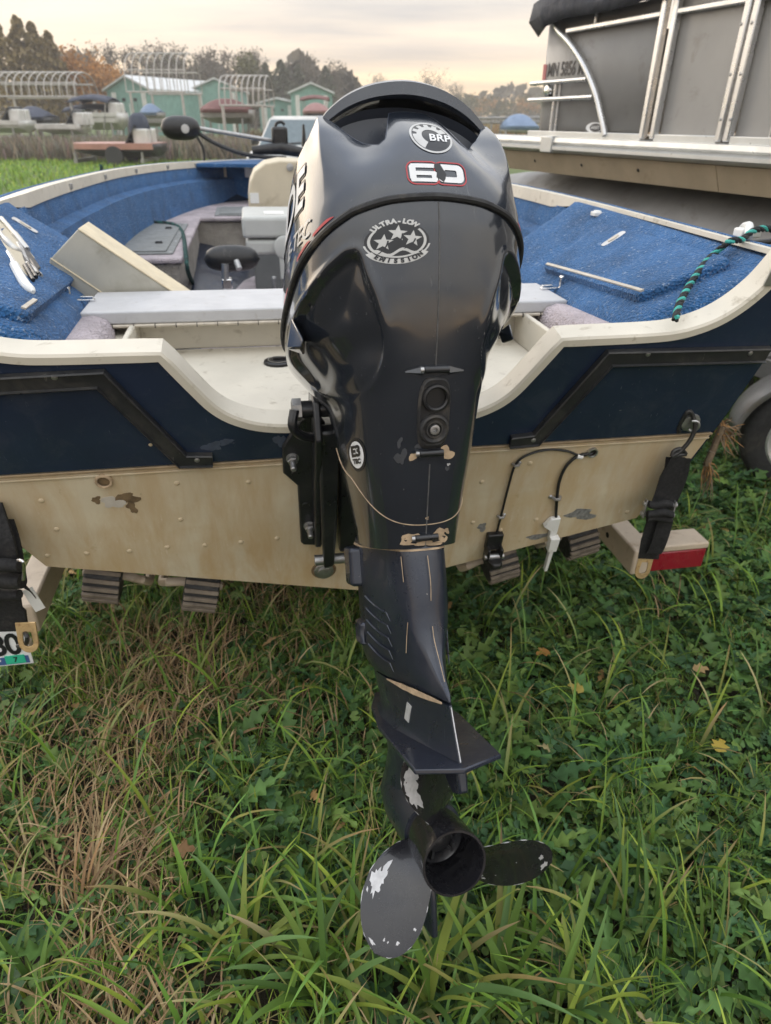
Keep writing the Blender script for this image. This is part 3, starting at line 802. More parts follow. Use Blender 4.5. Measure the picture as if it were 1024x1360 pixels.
CZ = np.array([.44, .50, .56, .62, .68, .72, .76, .80, .84, .88, .92, .96, 1.00, 1.04, 1.08, 1.12, 1.16])
CA = np.array([.130, .153, .176, .199, .224, .241, .256, .270, .283, .293, .301, .303, .293, .270, .232, .180, .120])
CYC = np.array([-.02, -.03, -.035, -.04, -.05, -.055, -.055, -.062, -.075, -.09, -.10, -.10, -.10, -.115, -.14, -.135, -.10])
CW = np.array([.0678, .0746, .0844, .0948, .1024, .1090, .1406, .1736, .1770, .1740, .1713, .1655, .1599, .1564, .150, .143, .135])
CN = np.array([2.9, 2.9, 2.9, 2.9, 2.9, 2.8, 2.8, 2.8, 2.7, 2.6, 2.6, 2.6, 2.6, 2.5, 2.4, 2.3, 2.2])
CF = np.array([.10, .11, .13, .15, .18, .20, .24, .28, .30, .31, .31, .31, .30, .28, .25, .22, .18])
def smooth_tab(T):
    zz = np.linspace(.44, 1.16, 361)
    t = np.interp(zz, CZ, T)
    k = np.hanning(25); k /= k.sum()
    tp = np.concatenate([np.full(12, t[0]) - (t[12:0:-1] - t[0]), t, np.full(12, t[-1]) - (t[-2:-14:-1] - t[-1])])
    return zz, np.convolve(tp, k, 'valid')
_zz, _A = smooth_tab(CA); _, _Y = smooth_tab(CYC); _, _W = smooth_tab(CW); _, _N = smooth_tab(CN); _, _F = smooth_tab(CF)
def prm(z): return (np.interp(z, _zz, _W), np.interp(z, _zz, _A), np.interp(z, _zz, _Y), np.interp(z, _zz, _N), np.interp(z, _zz, _F))
SCOOP = np.array([(1.54, .830), (1.225, .850), (.98, .868), (.747, .886), (.62, .892), (.535, .887), (.467, .862), (.373, .828), (.327, .790), (.42, .755), (.653, .728), (1.06, .712), (1.42, .722), (1.62, .745), (1.66, .79)])
SCOOP = np.array([tuple(p[:2]) for p in smooth_path([(a, b, 0) for a, b in SCOOP] + [(SCOOP[0][0], SCOOP[0][1], 0)], 5)])[:-1]
def poly_dist(px, pz, poly, sx, sz):
    """signed distance (positive inside) in scaled coordinates"""
    x, y = px * sx, pz * sz; P = poly * np.array([sx, sz]); Q = np.roll(P, -1, 0)
    d = np.full(x.shape, 1e9); inside = np.zeros(x.shape, bool)
    for (ax, ay), (bx, by) in zip(P, Q):
        ex, ey = bx - ax, by - ay
        t = np.clip(((x - ax) * ex + (y - ay) * ey) / (ex * ex + ey * ey + 1e-12), 0, 1)
        d = np.minimum(d, np.hypot(x - ax - t * ex, y - ay - t * ey))
        c = ((ay > y) != (by > y)) & (x < (bx - ax) * (y - ay) / (by - ay + 1e-12) + ax)
        inside ^= c
    return np.where(inside, d, -d)
def sstep(a, b, x):
    t = np.clip((x - a) / (b - a), 0, 1); return t * t * (3 - 2 * t)
def cowl_xyz(phi, z, off=0.0, upper=False):
    phi = np.asarray(phi, float); z = np.asarray(z, float) + 0 * phi
    w, a, yc, n, fw = prm(z)
    s, c = np.sin(phi), np.cos(phi)
    x = w * np.sign(s) * np.abs(s) ** (2 / n)
    y = np.where(c > 0, yc - (a + yc) * np.abs(c) ** (2 / n), yc + fw * np.abs(c) ** (2 / n))
    ap = np.abs(phi)
    d = np.zeros_like(x) + off
    if not upper:
        sd_ = poly_dist(ap, z, SCOOP, 0.17, 1.0)
        d = d - (0.012 * sstep(0.0, 0.007, sd_) + 0.013 * sstep(0.0, 0.055, sd_)) * sstep(.700, .79, z)
        d = d + 0.002 * np.exp(-((sd_ + 0.004) / 0.006) ** 2) * sstep(.74, .82, z)
    else:
        t = sstep(.965, 1.08, z)
        d = d + t * (0.010 * np.exp(-(ap / 0.20) ** 4) - 0.024 * np.exp(-((ap - 0.50) / 0.22) ** 2) + 0.012 * np.exp(-np.abs((ap - 0.88) / 0.12) ** 1.3))
    nx, ny = s, -c                                   # outward in plan
    return np.stack([x + nx * d, y + ny * d, z], -1)
def zg(phi):
    return np.interp(np.abs(phi), [0, .3, .6, .9, 1.24, 1.55, 1.75, 2.0, 3.15], [.952, .948, .940, .924, .902, .878, .858, .84, .83])
def zt(phi):
    return np.interp(np.abs(phi), [0, .15, .20, .26, .34, .49, .66, .78, .84, .90, 1.1, 1.3, 1.7, 3.15], [1.110, 1.106, 1.082, 1.044, 1.034, 1.048, 1.070, 1.094, 1.110, 1.106, 1.082, 1.066, 1.05, 1.04])
NPHI = 241
PH = np.linspace(-math.pi, math.pi, NPHI)
PH = PH * 0.72 + 0.28 * math.pi * (PH / math.pi) ** 3      # finer at the back
def cowl_mesh(name, z0f, z1f, nz, upper, m, off=0.0):
    rows = []
    for k in range(nz):
        t = k / (nz - 1)
        rows.append(cowl_xyz(PH, z0f(PH) * (1 - t) + z1f(PH) * t, off, upper))
    V = np.array(rows); nphi = NPHI - 1
    V = V[:, :-1, :]
    vs = V.reshape(-1, 3).tolist()
    fs = [(k * nphi + j, k * nphi + (j + 1) % nphi, (k + 1) * nphi + (j + 1) % nphi, (k + 1) * nphi + j) for k in range(nz - 1) for j in range(nphi)]
    mb = MB(); mb.v, mb.f = vs, fs
    return mb.build(name, m, motor, 50)
lower_cowl = cowl_mesh('lower_cowl', lambda p: 0 * p + .482, lambda p: zg(p) - 0.002, 110, False, M_cowl2)
upper_cowl = cowl_mesh('upper_cowl', lambda p: zg(p) + 0.002, zt, 60, True, M_cowl, 0.004)
gp = np.linspace(-2.3, 2.3, 120)
mb = MB(); mb.tube([tuple(v) for v in cowl_xyz(gp, zg(gp), 0.002, True)], 0.0048, 8); mb.build('rubber_gasket', M_rubber, motor)

_gx = np.linspace(-.155, .155, 156); _gz = np.linspace(.47, 1.13, 221); _AFT = {}
for _up in (False, True):
    ph_ = np.linspace(-1.5, 1.5, 401); rows_ = []
    for z_ in _gz:
        P_ = cowl_xyz(ph_, np.full(401, z_), 0.004 if _up else 0.0, _up); rows_.append(np.interp(_gx, P_[:, 0], P_[:, 1]))
    _AFT[_up] = np.array(rows_)
def aft_y(x, z, upper=False, off=0.0):
    """y of the cowl's aft skin at (x, z)"""
    T = _AFT[upper]
    u = min(max((x - _gx[0]) / (_gx[1] - _gx[0]), 0), 154.999); v = min(max((z - _gz[0]) / (_gz[1] - _gz[0]), 0), 219.999)
    i, j = int(u), int(v); u -= i; v -= j
    return float((T[j, i] * (1 - u) + T[j, i + 1] * u) * (1 - v) + (T[j + 1, i] * (1 - u) + T[j + 1, i + 1] * u) * v)
def decal(vs, fs, name, m, parent, cx, cz, upper, off, rot=0.0):
    c, s = math.cos(rot), math.sin(rot); off = 0.0006 + max(0.0, off - 0.0010) * 0.42
    out = []
    for u, v in vs:
        x, z = cx + u * c - v * s, cz + u * s + v * c
        out.append((x, aft_y(x, z, upper, 0.004 if upper else 0.0) - off, z))
    mb = MB(); mb.v, mb.f = out, list(fs)
    return mb.build(name, m, parent, 60, recalc=False)
def disc(r0, r1, n=48, rings=4, sx=1.0, sz=1.0, a0=0.0, a1=2 * math.pi, fn=None):
    vs, fs = [], []
    full = abs(a1 - a0) > 6.28
    for i in range(rings + 1):
        for j in range(n + (0 if full else 1)):
            a = a0 + (a1 - a0) * j / n
            r = r0 + (r1 - r0) * i / rings
            if fn: r = fn(a, i / rings, r)
            vs.append((sx * r * math.cos(a), sz * r * math.sin(a)))
    k = n if full else n + 1
    for i in range(rings):
        for j in range(n):
            fs.append((i * k + j, (i + 1) * k + j, (i + 1) * k + (j + 1) % k, i * k + (j + 1) % k))
    return vs, fs
def arc_text(txt, size, rx, rz, a_mid, span, flip):
    VS, FS = [], []
    n = len(txt)
    for i, ch in enumerate(txt):
        if ch == ' ': continue
        f = (i - (n - 1) / 2) / max(1, n - 1) * span
        a = a_mid + (f if flip else -f)
        vs, fs = text_tris(ch, size, 0.0006 if size < .03 else 0, cuts=0)
        th = a + (math.pi / 2 if flip else -math.pi / 2)
        c, s = math.cos(th), math.sin(th)
        k = len(VS)
        VS += [(rx * math.cos(a) + u * c - v * s, rz * math.sin(a) + u * s + v * c) for u, v in vs]
        FS += [tuple(q + k for q in f_) for f_ in fs]
    return VS, FS

# --- round badge on the hump
bx_, bz_ = 0.004, 1.040
S_ = 0.0285
bd = decal(*disc(0.0, S_, 48, 6, 1, 0.98), 'round_badge', M_dblack, motor, bx_, bz_, True, 0.0012)
decal(*disc(S_ * 0.93, S_ * 1.03, 48, 2, 1, 0.98), 'badge_rim', M_silver, bd, bx_, bz_, True, 0.0022)
def cog(a, t, r):
    k = (a - 0.45) / (4.0 - 0.45) * 7.0
    notch = (k % 1.0 > 0.62) and 0.2 < k < 5.6
    return r if t < 0.55 or not notch else min(r, S_ * 0.70)
decal(*disc(S_ * 0.46, S_ * 0.89, 90, 6, 1, 0.98, 0.35, 4.15, cog), 'cog_ring', M_silver, bd, bx_, bz_, True, 0.0020)
decal(*text_tris('BRP', S_ * 0.62, 0.0004, 1.05, 0.15, 0), 'lettering', M_dwhite, bd, bx_ + S_ * 0.36, bz_ - S_ * 0.10, True, 0.0030)
# --- power badge 60
def rrect(w, h, r, n=8, grid=None):
    pts = []
    for cx_, cz_, a0 in ((w - r, h - r, 0), (-w + r, h - r, 90), (-w + r, -h + r, 180), (w - r, -h + r, 270)):
        for i in range(n + 1):
            a = rad(a0 + 90 * i / n); pts.append((cx_ + r * math.cos(a), cz_ + r * math.sin(a)))
    return pts
def ringpoly(outer, inner):
    n = len(outer); vs = list(outer) + list(inner)
    return vs, [(i, (i + 1) % n, (i + 1) % n + n, i + n) for i in range(n)]
nb = None
nx_, nz_ = 0.0005, 0.982
for k, cx_ in enumerate((-0.0185, 0.0185)):
    o1, i1 = rrect(0.0225, 0.0165, 0.011), rrect(0.0208, 0.0148, 0.0095)
    o = decal(*ringpoly(o1, i1), 'power_badge' if k == 0 else 'outline', M_dred, motor if k == 0 else nb, nx_ + cx_, nz_, True, 0.0013 + 0.0003 * k)
    if k == 0: nb = o
    o2, i2 = rrect(0.0185, 0.0125, 0.008), rrect(0.0085, 0.0048, 0.002)
    if k == 1:
        decal(*ringpoly(o2, i2), 'digit', M_dwhite, nb, nx_ + cx_, nz_, True, 0.0021)
    else:
        six = [[(-.0185, -.0125), (.0185, .0125)]]
        vs, fs = [], []
        def q(x0, z0, x1, z1):
            n0 = len(vs); m_ = 4
            for i in range(m_ + 1):
                for j in (0, 1): vs.append((x0 + (x1 - x0) * i / m_, z0 if j == 0 else z1))
            for i in range(m_): fs.append((n0 + 2 * i, n0 + 2 * i + 2, n0 + 2 * i + 3, n0 + 2 * i + 1))
        q(-.017, -.0125, .017, -.0075); q(-.0185, -.0085, -.0105, .0095); q(-.016, .0068, .017, .0125); q(.0105, -.0105, .0185, .0012); q(-.0105, -.0035, .0165, .0022); q(-.0175, -.0112, -.010, .0108)
        decal(vs, fs, 'digit', M_dwhite, nb, nx_ + cx_, nz_, True, 0.0021)
tear = [(-.004, .013), (.003, .014), (.007, .006), (.0105, -.001), (.009, -.007), (.006, -.0125), (.0015, -.009), (-.0035, -.006), (-.002, .001), (-.005, .007)]
tri = tessellate_polygon([[Vector((u, v, 0)) for u, v in tear]])
decal(tear, [tuple(t) for t in tri], 'tear', M_dblack, nb, nx_ + 0.0015, nz_, True, 0.0029)
def sdecal(vs, fs, *r): return decal([(u * 1.04, v * .80) for u, v in vs], fs, *r)
# --- three star emission sticker
sx_, sz_ = -0.0560, 0.8985
st = sdecal(*disc(0.0, 0.040, 56, 8, 1.0, 0.68), 'emission_sticker', M_dblack, motor, sx_, sz_, False, 0.0013)
sdecal(*disc(0.033, 0.0365, 64, 2, 1.0, 0.72, 2.45, 7.0), 'oval_ring', M_silver, st, sx_, sz_, False, 0.0022)
sdecal(*disc(0.0395, 0.042, 64, 2, 1.0, 0.70, 3.3, 6.1), 'oval_rim', M_silver, st, sx_, sz_, False, 0.0022)
def star(cx_, cz_, r):
    pts = [(0.0, 0.0)] + [((r if i % 2 == 0 else r * 0.42) * math.sin(i * math.pi / 5 + 0.12), (r if i % 2 == 0 else r * 0.42) * math.cos(i * math.pi / 5 + 0.12)) for i in range(10)]
    vs = [(cx_ + u, cz_ + v) for u, v in pts]
    return vs, [(0, 1 + (i + 1) % 10, 1 + i) for i in range(10)]
for cx_, cz_, r in ((-0.0175, -0.002, 0.0125), (0.000, 0.0105, 0.0125), (0.0185, 0.002, 0.0125)):
    sdecal(*star(cx_, cz_, r), 'star', M_silver, st, sx_, sz_, False, 0.0024)
for k_, (a_, b_) in enumerate((((-0.024, -0.019), (-0.012, 0.0)), ((-0.006, -0.012), (0.006, 0.010)), ((0.008, -0.013), (0.022, 0.002)))):
    pts = [(a_[0] + (b_[0] - a_[0]) * t + 0.003 * math.sin(t * 3.1), a_[1] + (b_[1] - a_[1]) * t) for t in np.linspace(0, 1, 8)]
    vs = [(x - 0.0011, z) for x, z in pts] + [(x + 0.0011, z) for x, z in pts]
    sdecal(vs, [(i, i + 8, i + 9, i + 1) for i in range(7)], 'swoosh', M_dblack, st, sx_, sz_, False, 0.0031)
wv = [(x, -0.018 + 0.004 * math.sin(x * 190 + 0.5) + 0.12 * max(0, x)) for x in np.linspace(-0.028, 0.028, 16)]
sdecal([(x, z - .0022) for x, z in wv] + [(x, z + .0022) for x, z in wv], [(i, i + 1, i + 17, i + 16) for i in range(15)], 'wave', M_silver, st, sx_, sz_, False, 0.0025)
vs, fs = disc(0.0345, 0.0430, 40, 2, 1.0, 0.72, math.radians(205), math.radians(335)); sdecal(vs, fs, 'text_band', M_silver, st, sx_, sz_ - 0.0035, False, 0.0020)
sdecal(*arc_text('ULTRA-LOW', 0.0098, 0.0372, 0.0285, math.radians(97), math.radians(84), False), 'lettering', M_silver, st, sx_, sz_, False, 0.0027)
sdecal(*arc_text('EMISSION', 0.0088, 0.0388, 0.0312, math.radians(272), math.radians(88), True), 'lettering', M_dblack, st, sx_, sz_, False, 0.0032)

# --- port side lettering
def side_map(u, v, cphi, cz, sphi, slope, off):
    ph = cphi - u * sphi
    z = cz + v + slope * u
    return cowl_xyz(np.array([ph]), np.array([z]), 0.004 + off, True)[0]
def side_decal(vs, fs, name, m, parent, cphi, cz, sphi, slope, off, mirror=1):
    mb = MB(); mb.v = [tuple(side_map(u, v, cphi, cz, sphi, slope, off) * np.array([mirror, 1, 1])) for u, v in vs]; mb.f = list(fs)
    return mb.build(name, m, parent, 60, recalc=False)
vs, fs = text_tris('EVINRUDE', 0.085, 0.0015, 1.0, 0.12, 1)
vs = [(-(u - max(p[0] for p in vs)), v) for u, v in vs]      # zero at the aft end, growing forward
def up_side(name, txt, size, cphi, cz, sphi, slope, m, bold):
    off = 0.0008 if 'outline' in name else 0.0018
    vs, fs = text_tris(txt, size, bold, 1.0, 0.15, 1)
    x1 = max(p[0] for p in vs)
    vs = [(x1 - u, v) for u, v in vs]
    return side_decal(vs, fs, name, m, motor, cphi, cz, sphi, slope, off)
up_side('lettering_outline', 'EVINRUDE', 0.078, -1.165, 1.005, 5.2, -0.05, M_dblack, 0.006)
up_side('brand_lettering', 'EVINRUDE', 0.078, -1.17, 1.005, 5.2, -0.05, M_dwhite, 0.002)
up_side('model_lettering', 'E-TEC', 0.034, -1.06, 0.940, 5.4, -0.06, M_silver, 0.0003)
for mir in (1, -1):
    for a0, a1 in ((-0.77, -1.02), (-1.05, -1.28), (-1.52, -1.63)):
        pp = np.linspace(a0, a1, 12)
        w_ = np.array([0.0004 + 0.0042 * math.sin(min(1, i / 4) * 1.57) for i in range(12)])
        A_ = cowl_xyz(pp, zg(pp) + 0.008, 0.0052, True) * np.array([mir, 1, 1]); B_ = cowl_xyz(pp, zg(pp) + 0.008 + w_, 0.0052, True) * np.array([mir, 1, 1])
        mb = MB(); mb.v = [tuple(p) for p in A_] + [tuple(p) for p in B_]; mb.f = [(i, i + 1, i + 13, i + 12) for i in range(11)]
        mb.build('red_stripe', M_dred, motor, 60)

# --- round sticker on the lower cowl's port flank
def flank_decal(vs, fs, name, m, parent, cphi, cz, off):
    mb = MB(); mb.v = [tuple(cowl_xyz(np.array([cphi + u / 0.085]), np.array([cz + v]), off, False)[0]) for u, v in vs]; mb.f = list(fs)
    return mb.build(name, m, parent, 60, recalc=False)
fs_ = flank_decal(*disc(0, 0.0165, 40, 4, 1, 1.25), 'tested_sticker', M_dwhite, motor, -1.22, 0.632, 0.0012)
flank_decal(*disc(0.0175, 0.0205, 40, 1, 1, 1.25), 'sticker_rim', M_dblack, fs_, -1.22, 0.632, 0.0010)
flank_decal(*text_tris('E3', 0.022, 0.0012, 1, 0, 0), 'mark', M_dblack, fs_, -1.22, 0.637, 0.0020)
flank_decal(*text_tris('TEC', 0.010, 0.0006, 1, 0, 0), 'mark', M_dblack, fs_, -1.22, 0.622, 0.0020)

M_seam = plain('worn_seam', (0.085, 0.085, 0.085), 0.5, var=0.4, scale=60)
# --- centre seam, gold parting line
mb = MB(); zz_ = np.linspace(.484, .945, 60)
mb.tube([(0.0, aft_y(0, z) - 0.0002, z) for z in zz_ if not (.615 < z < .735)][:17], 0.0011, 6)
mb.build('centre_seam', M_seam, motor)
mb = MB(); mb.tube([(0.0, aft_y(0, z) - 0.0002, z) for z in zz_ if z > .738], 0.0011, 6); mb.build('centre_seam', M_seam, motor)
mb = MB(); pp = np.linspace(-1.9, 1.9, 60)
zl = .518 + .0122 * np.abs(pp) ** 1.3 + .020 * np.abs(pp) ** 2.6
mb.tube([tuple(p) for p in cowl_xyz(pp, zl, 0.0004)], 0.0008, 6); mb.build('parting_line', M_tanline, motor)
# --- latches across the seam
def latch(z, w, chip):
    y = aft_y(0.0, z); root = None
    mb = MB(); vs = disc(0.0, 1.0, 28, 5, w, 0.0085)
    base = decal(vs[0], vs[1], 'latch_recess', M_cowl2, motor, 0.0, z, False, 0.0014)
    mb = MB(); yy = y - 0.006
    mb.tube([(-0.018, aft_y(-0.018, z) - 0.005, z + 0.001), (0.018, aft_y(0.018, z) - 0.005, z + 0.001)], 0.0052, 12)
    l = mb.build('latch_pin', M_brk, base)
    mb = MB(); mb.tube([(-0.023, aft_y(-0.023, z) - 0.0045, z + 0.001), (-0.0182, aft_y(-0.018, z) - 0.005, z + 0.001)], 0.0042, 12); mb.build('pin_end', M_steel, base)
    for sx in (-1, 1):
        mb = MB(); mb.loft([[(sx * 0.019, aft_y(sx * 0.019, z) + 0.002, z - 0.006), (sx * 0.019, aft_y(sx * 0.019, z) - 0.006, z - 0.004), (sx * 0.019, aft_y(sx * 0.019, z) - 0.006, z + 0.005), (sx * 0.019, aft_y(sx * 0.019, z) + 0.002, z + 0.007)],
                            [(sx * 0.043, aft_y(sx * 0.043, z) + 0.002, z - 0.002), (sx * 0.043, aft_y(sx * 0.043, z) - 0.001, z - 0.001), (sx * 0.043, aft_y(sx * 0.043, z) - 0.001, z + 0.001), (sx * 0.043, aft_y(sx * 0.043, z) + 0.002, z + 0.002)]])
        if not chip: mb.build('latch_wing', M_cowl2, base, 40)
latch(0.737, 0.046, False); latch(0.624, 0.034, True); latch(0.497, 0.034, True)
LATCH_CHIPS = [(.027, .624, .010, .0085), (-.024, .622, .009, .005), (-.026, .498, .013, .009), (.024, .499, .012, .010), (.002, .488, .020, .004), (.035, .505, .005, .004)]
# --- flush port panel
pz = [(.700), (.660)]
pp_ = []
for a in np.linspace(0, 2 * math.pi, 40, endpoint=False):
    u = 0.0225 * math.copysign(abs(math.cos(a)) ** 0.55, math.cos(a)); v = 0.046 * math.copysign(abs(math.sin(a)) ** 0.62, math.sin(a))
    pp_.append((u, v))
pzc = 0.680
mb = MB()
ringsP = []
for k, t in ((1.08, -0.001), (1.04, 0.004), (0.96, 0.0065), (0.9, 0.0050), (0.02, 0.0050)):
    ringsP.append([(0.001 + u * k, aft_y(u * k, pzc + v * k) - t, pzc + v * k) for u, v in pp_])
mb.loft(ringsP, True, False); panel = mb.build('port_panel', M_rubber, motor, 50)
for k, z in enumerate((0.701, 0.659)):
    y = aft_y(0, z) - 0.005; ysl = (aft_y(0, z + .01) - aft_y(0, z - .01)) / .02
    ax = Vector((0, -1, -(-ysl))).normalized(); ax = Vector((0, -1, ysl)).normalized()
    a0 = Vector((0.001, y, z))
    if k == 0: prof = [(0, .0205), (.005, .0195), (.006, .0165), (.004, .0145), (-.012, .0125), (-.016, .0001)]
    else: prof = [(0, .0225), (.005, .0215), (.0065, .0185), (.0045, .0170), (.003, .0135), (.0055, .0125), (.0055, .0105), (.001, .0095), (.001, .0001)]
    mb = MB(); mb.lathe(prof, a0, a0 + ax, 32); rg = mb.build('port_ring', M_black if k == 0 else M_rubber, panel)
    if k == 1:
        mb = MB(); mb.lathe([(.001, .0075), (.007, .0072), (.0075, .0055), (.0075, .0035), (.002, .0030), (.002, .0001)], a0, a0 + ax, 24); mb.build('hose_nipple', M_steel, rg)
# peeled paint marks
def peel(name, x, z, rx, rz, m, seed, off=0.0008):
    rr = random.Random(seed); n = 18; ph = [rr.uniform(0, 6) for _ in range(3)]
    vs = [(0, 0)] + [(rx * k * math.cos(a), rz * k * math.sin(a)) for a, k in [(2 * math.pi * i / n, 1 + .3 * math.sin(2 * 2 * math.pi * i / n + ph[0]) + .22 * math.sin(3 * 2 * math.pi * i / n + ph[1]) + rr.uniform(-.15, .15)) for i in range(n)]]
    decal(vs, [(0, 1 + i, 1 + (i + 1) % n) for i in range(n)], name, m, motor, x, z, False, off)
M_haze = plain('clouded_lacquer', (0.045, 0.048, 0.055), 0.55, var=0.2, scale=50)
for i_, (x_, z_, a_, b_) in enumerate(LATCH_CHIPS):
    peel('paint_chip', x_, z_, a_, b_, M_tanline, 30 + i_, 0.0022)
peel('lacquer_peel', -0.043, 0.622, 0.007, 0.011, M_haze, 1); peel('lacquer_peel', -0.046, 0.643, 0.0035, 0.006, M_haze, 2); peel('lacquer_peel', -0.020, 0.636, 0.0035, 0.004, M_haze, 3)
peel('paint_chip', 0.030, 0.607, 0.0025, 0.0022, M_bare, 4); peel('paint_chip', 0.0, 0.528, 0.003, 0.002, M_tanline, 6); peel('paint_chip', 0.028, 0.601, 0.003, 0.004, M_haze, 7)
peel('paint_chip', 0.022, 0.478 + .012, 0.012, 0.004, M_tanline, 8); peel('paint_chip', -0.022, 0.492, 0.014, 0.006, M_tanline, 9)

# --- top cap: arched visor over the dark intake
vo = [(-0.132, 1.06), (-0.124, 1.100), (-0.106, 1.120), (-0.080, 1.136), (-0.046, 1.147), (0, 1.152), (0.046, 1.147), (0.080, 1.136), (0.106, 1.120), (0.124, 1.100), (0.132, 1.06)]
vo = [tuple(p[:2]) for p in smooth_path([(x, z, 0) for x, z in vo], 5)]
rings = []
for y, sx, dz in ((-0.178, .985, -0.026), (-0.184, .995, -0.024), (-0.186, 1.0, -0.006), (-0.180, 1.0, 0.0), (-0.12, 1.0, -0.002), (-0.02, 1.0, -0.006), (0.10, .97, -0.016), (0.18, .9, -0.035), (0.215, .82, -0.07)):
    ring = []
    for x, z in vo:
        zz1 = 1.05 + (z - 1.05) * (1 + dz / 0.12)
        bulge = 0.028 * (1 - (x / .132) ** 2)
        ring.append((x * sx, y - (bulge if y < -0.1 else 0), zz1))
    rings.append(ring)
mb = MB(); mb.loft(rings, False, False); mb.build('top_cap', M_cowl, motor, 40, solid=0.003)
mb = MB(); mb.loft([[(x * sx, y, 1.0 + (z - 1.0) * kz) for x, z in vo] for y, sx, kz in ((-0.184, .975, 0.84), (-0.168, .965, .80), (-0.160, .9, .55), (-0.150, .75, .1))], False, False)
mb.build('intake_recess', M_cave, motor, 40)
# recess floor joins the cowl's upper edge to the dark wall
fl = np.linspace(-1.2, 1.2, 81)
E0 = cowl_xyz(fl, zt(fl), 0.004, True)
E1 = np.stack([E0[:, 0] * 0.92, np.full(81, -0.15), E0[:, 2] * 0 + 1.050], -1)
mb = MB(); mb.loft([[tuple(p) for p in E0], [tuple(p) for p in (E0 * 0.7 + E1 * 0.3 - np.array([0, 0, .006]))], [tuple(p) for p in E1]], False, False); mb.build('intake_lip', M_cave, motor, 60, solid=0.002)

# --- wedge fins low on the cowl flanks
for s in (-1, 1):
    pts = [(-.178, -.125, .842), (-.183, -.10, .806), (-.187, -.115, .797), (-.172, -.155, .790), (-.168, -.16, .802), (-.155, -.10, .822), (-.16, -.11, .788)]
    if s > 0: pts = [(-.172 + (p[0] + .172) * .7, -.12 + (p[1] + .12) * .6, .815 + (p[2] - .815) * .6) for p in pts]
    mb = MB(); P = [Vector((-s * p[0], p[1], p[2])) for p in pts]
    mb.add(P, [(0, 1, 2), (0, 2, 3), (0, 3, 4), (0, 4, 5), (0, 5, 1), (1, 5, 6, 2), (2, 6, 3), (3, 6, 5, 4)])
    mb.build('flank_fin', M_cowl, motor, 25, 0.003)

# --- midsection leg
def legring(z, hx, ya, ycor, sx, ys, fx, yf, chx=0.9):
    L = [(0, ya), (hx * 0.6, ya + (ycor - ya) * 0.25), (hx, ycor), (hx + (sx - hx) * 0.42, ycor + (ys - ycor) * 0.40), (hx + (sx - hx) * 0.80, ycor + (ys - ycor) * 0.75), (sx, ys), (sx * 0.99, ys + (yf - ys) * 0.5), (fx, yf), (0, yf + 0.02)]
    return [Vector((x, y, z)) for x, y in L] + [Vector((-x, y, z)) for x, y in reversed(L[1:-1])]
LR = [legring(.490, .036, -.146, -.128, .068, .0, .05, .12), legring(.470, .036, -.149, -.131, .069, .0, .05, .12), legring(.43, .0355, -.153, -.134, .069, .0, .05, .12), legring(.39, .035, -.152, -.134, .069, .0, .05, .12),
      legring(.36, .033, -.150, -.134, .069, .0, .05, .12), legring(.335, .026, -.155, -.142, .070, .0, .05, .12), legring(.31, .016, -.166, -.156, .070, .0, .05, .12), legring(.285, .008, -.188, -.182, .068, .0, .045, .12), legring(.266, .004, -.214, -.209, .062, .0, .04, .12), legring(.258, .003, -.217, -.213, .058, .0, .04, .12)]
mb = MB(); mb.loft(LR); leg = mb.build('leg_housing', M_leg, motor, 32, 0.002)
mb = MB(); mb.loft([legring(.4805, .037, -.1495, -.131, .071, .0, .052, .122), legring(.4775, .037, -.1500, -.1315, .071, .0, .052, .122)]); mb.build('joint_line', M_tanline, motor, 30)
# cooling ribs on the flanks
for s in (-1, 1):
    for k in range(5):
        z0 = 0.372 - k * 0.021
        P = []
        for t in np.linspace(0, 1, 9):
            xx = 0.0695 - 0.022 * t; yy = -0.004 - 0.078 * t
            P.append((s * (xx + 0.0008), yy, z0 + 0.020 * (1 - t) ** 2 - (0.012 if t > .9 else 0.0) * t))
        mb = MB(); mb.tube(P, [0.0022] * 7 + [0.0018, 0.0008], 6); mb.build('rib', M_leg, leg)
    # front lug of the leg
    mb = MB(); mb.loft([[(s * .060, .02, z), (s * .086, .03, z), (s * .088, .075, z), (s * .060, .10, z)] for z in (.405, .412, .466, .474)])
    mb.build('mount_cover', M_leg, leg, 30, 0.006)
    mb = MB(); mb.loft([[(s * .055, .01, z), (s * .078, .02, z), (s * .080, .06, z), (s * .055, .09, z)] for z in (.300, .306, .335, .342)]); mb.build('side_anode', M_leg, leg, 30, 0.006)
for pts in ([(0, -.1545, .47), (.001, -.1580, .43), (0, -.1568, .40)], [(0.0, -.1555, .36), (0, -.1610, .338), (.001, -.175, .312), (0, -.197, .284)], [(-.0365, -.1325, .47), (-.0360, -.1355, .43)], [(-.0335, -.1355, .366), (-.0345, -.1285, .345), (-.036, -.122, .315)]):
    mb = MB(); mb.tube(smooth_path(pts, 4), 0.0006, 5); mb.build('paint_wear', M_tanline, leg)
# tan bare strip along the bottom joint
mb = MB()
SB = [(-.008, -.208, .2565), (-.030, -.135, .2565), (-.0505, -.050, .2565)]
mb.ribbon(smooth_path([(x - 0.0025, y, z) for x, y, z in SB], 5), Vector((0, 0, 1)), [.003, .005, .007, .008, .009, .010, .008, .009, .006, .004, .002], 0.0012, Vector((-1, -.3, 0))); mb.build('bare_joint_strip', M_tanline, leg, 30)

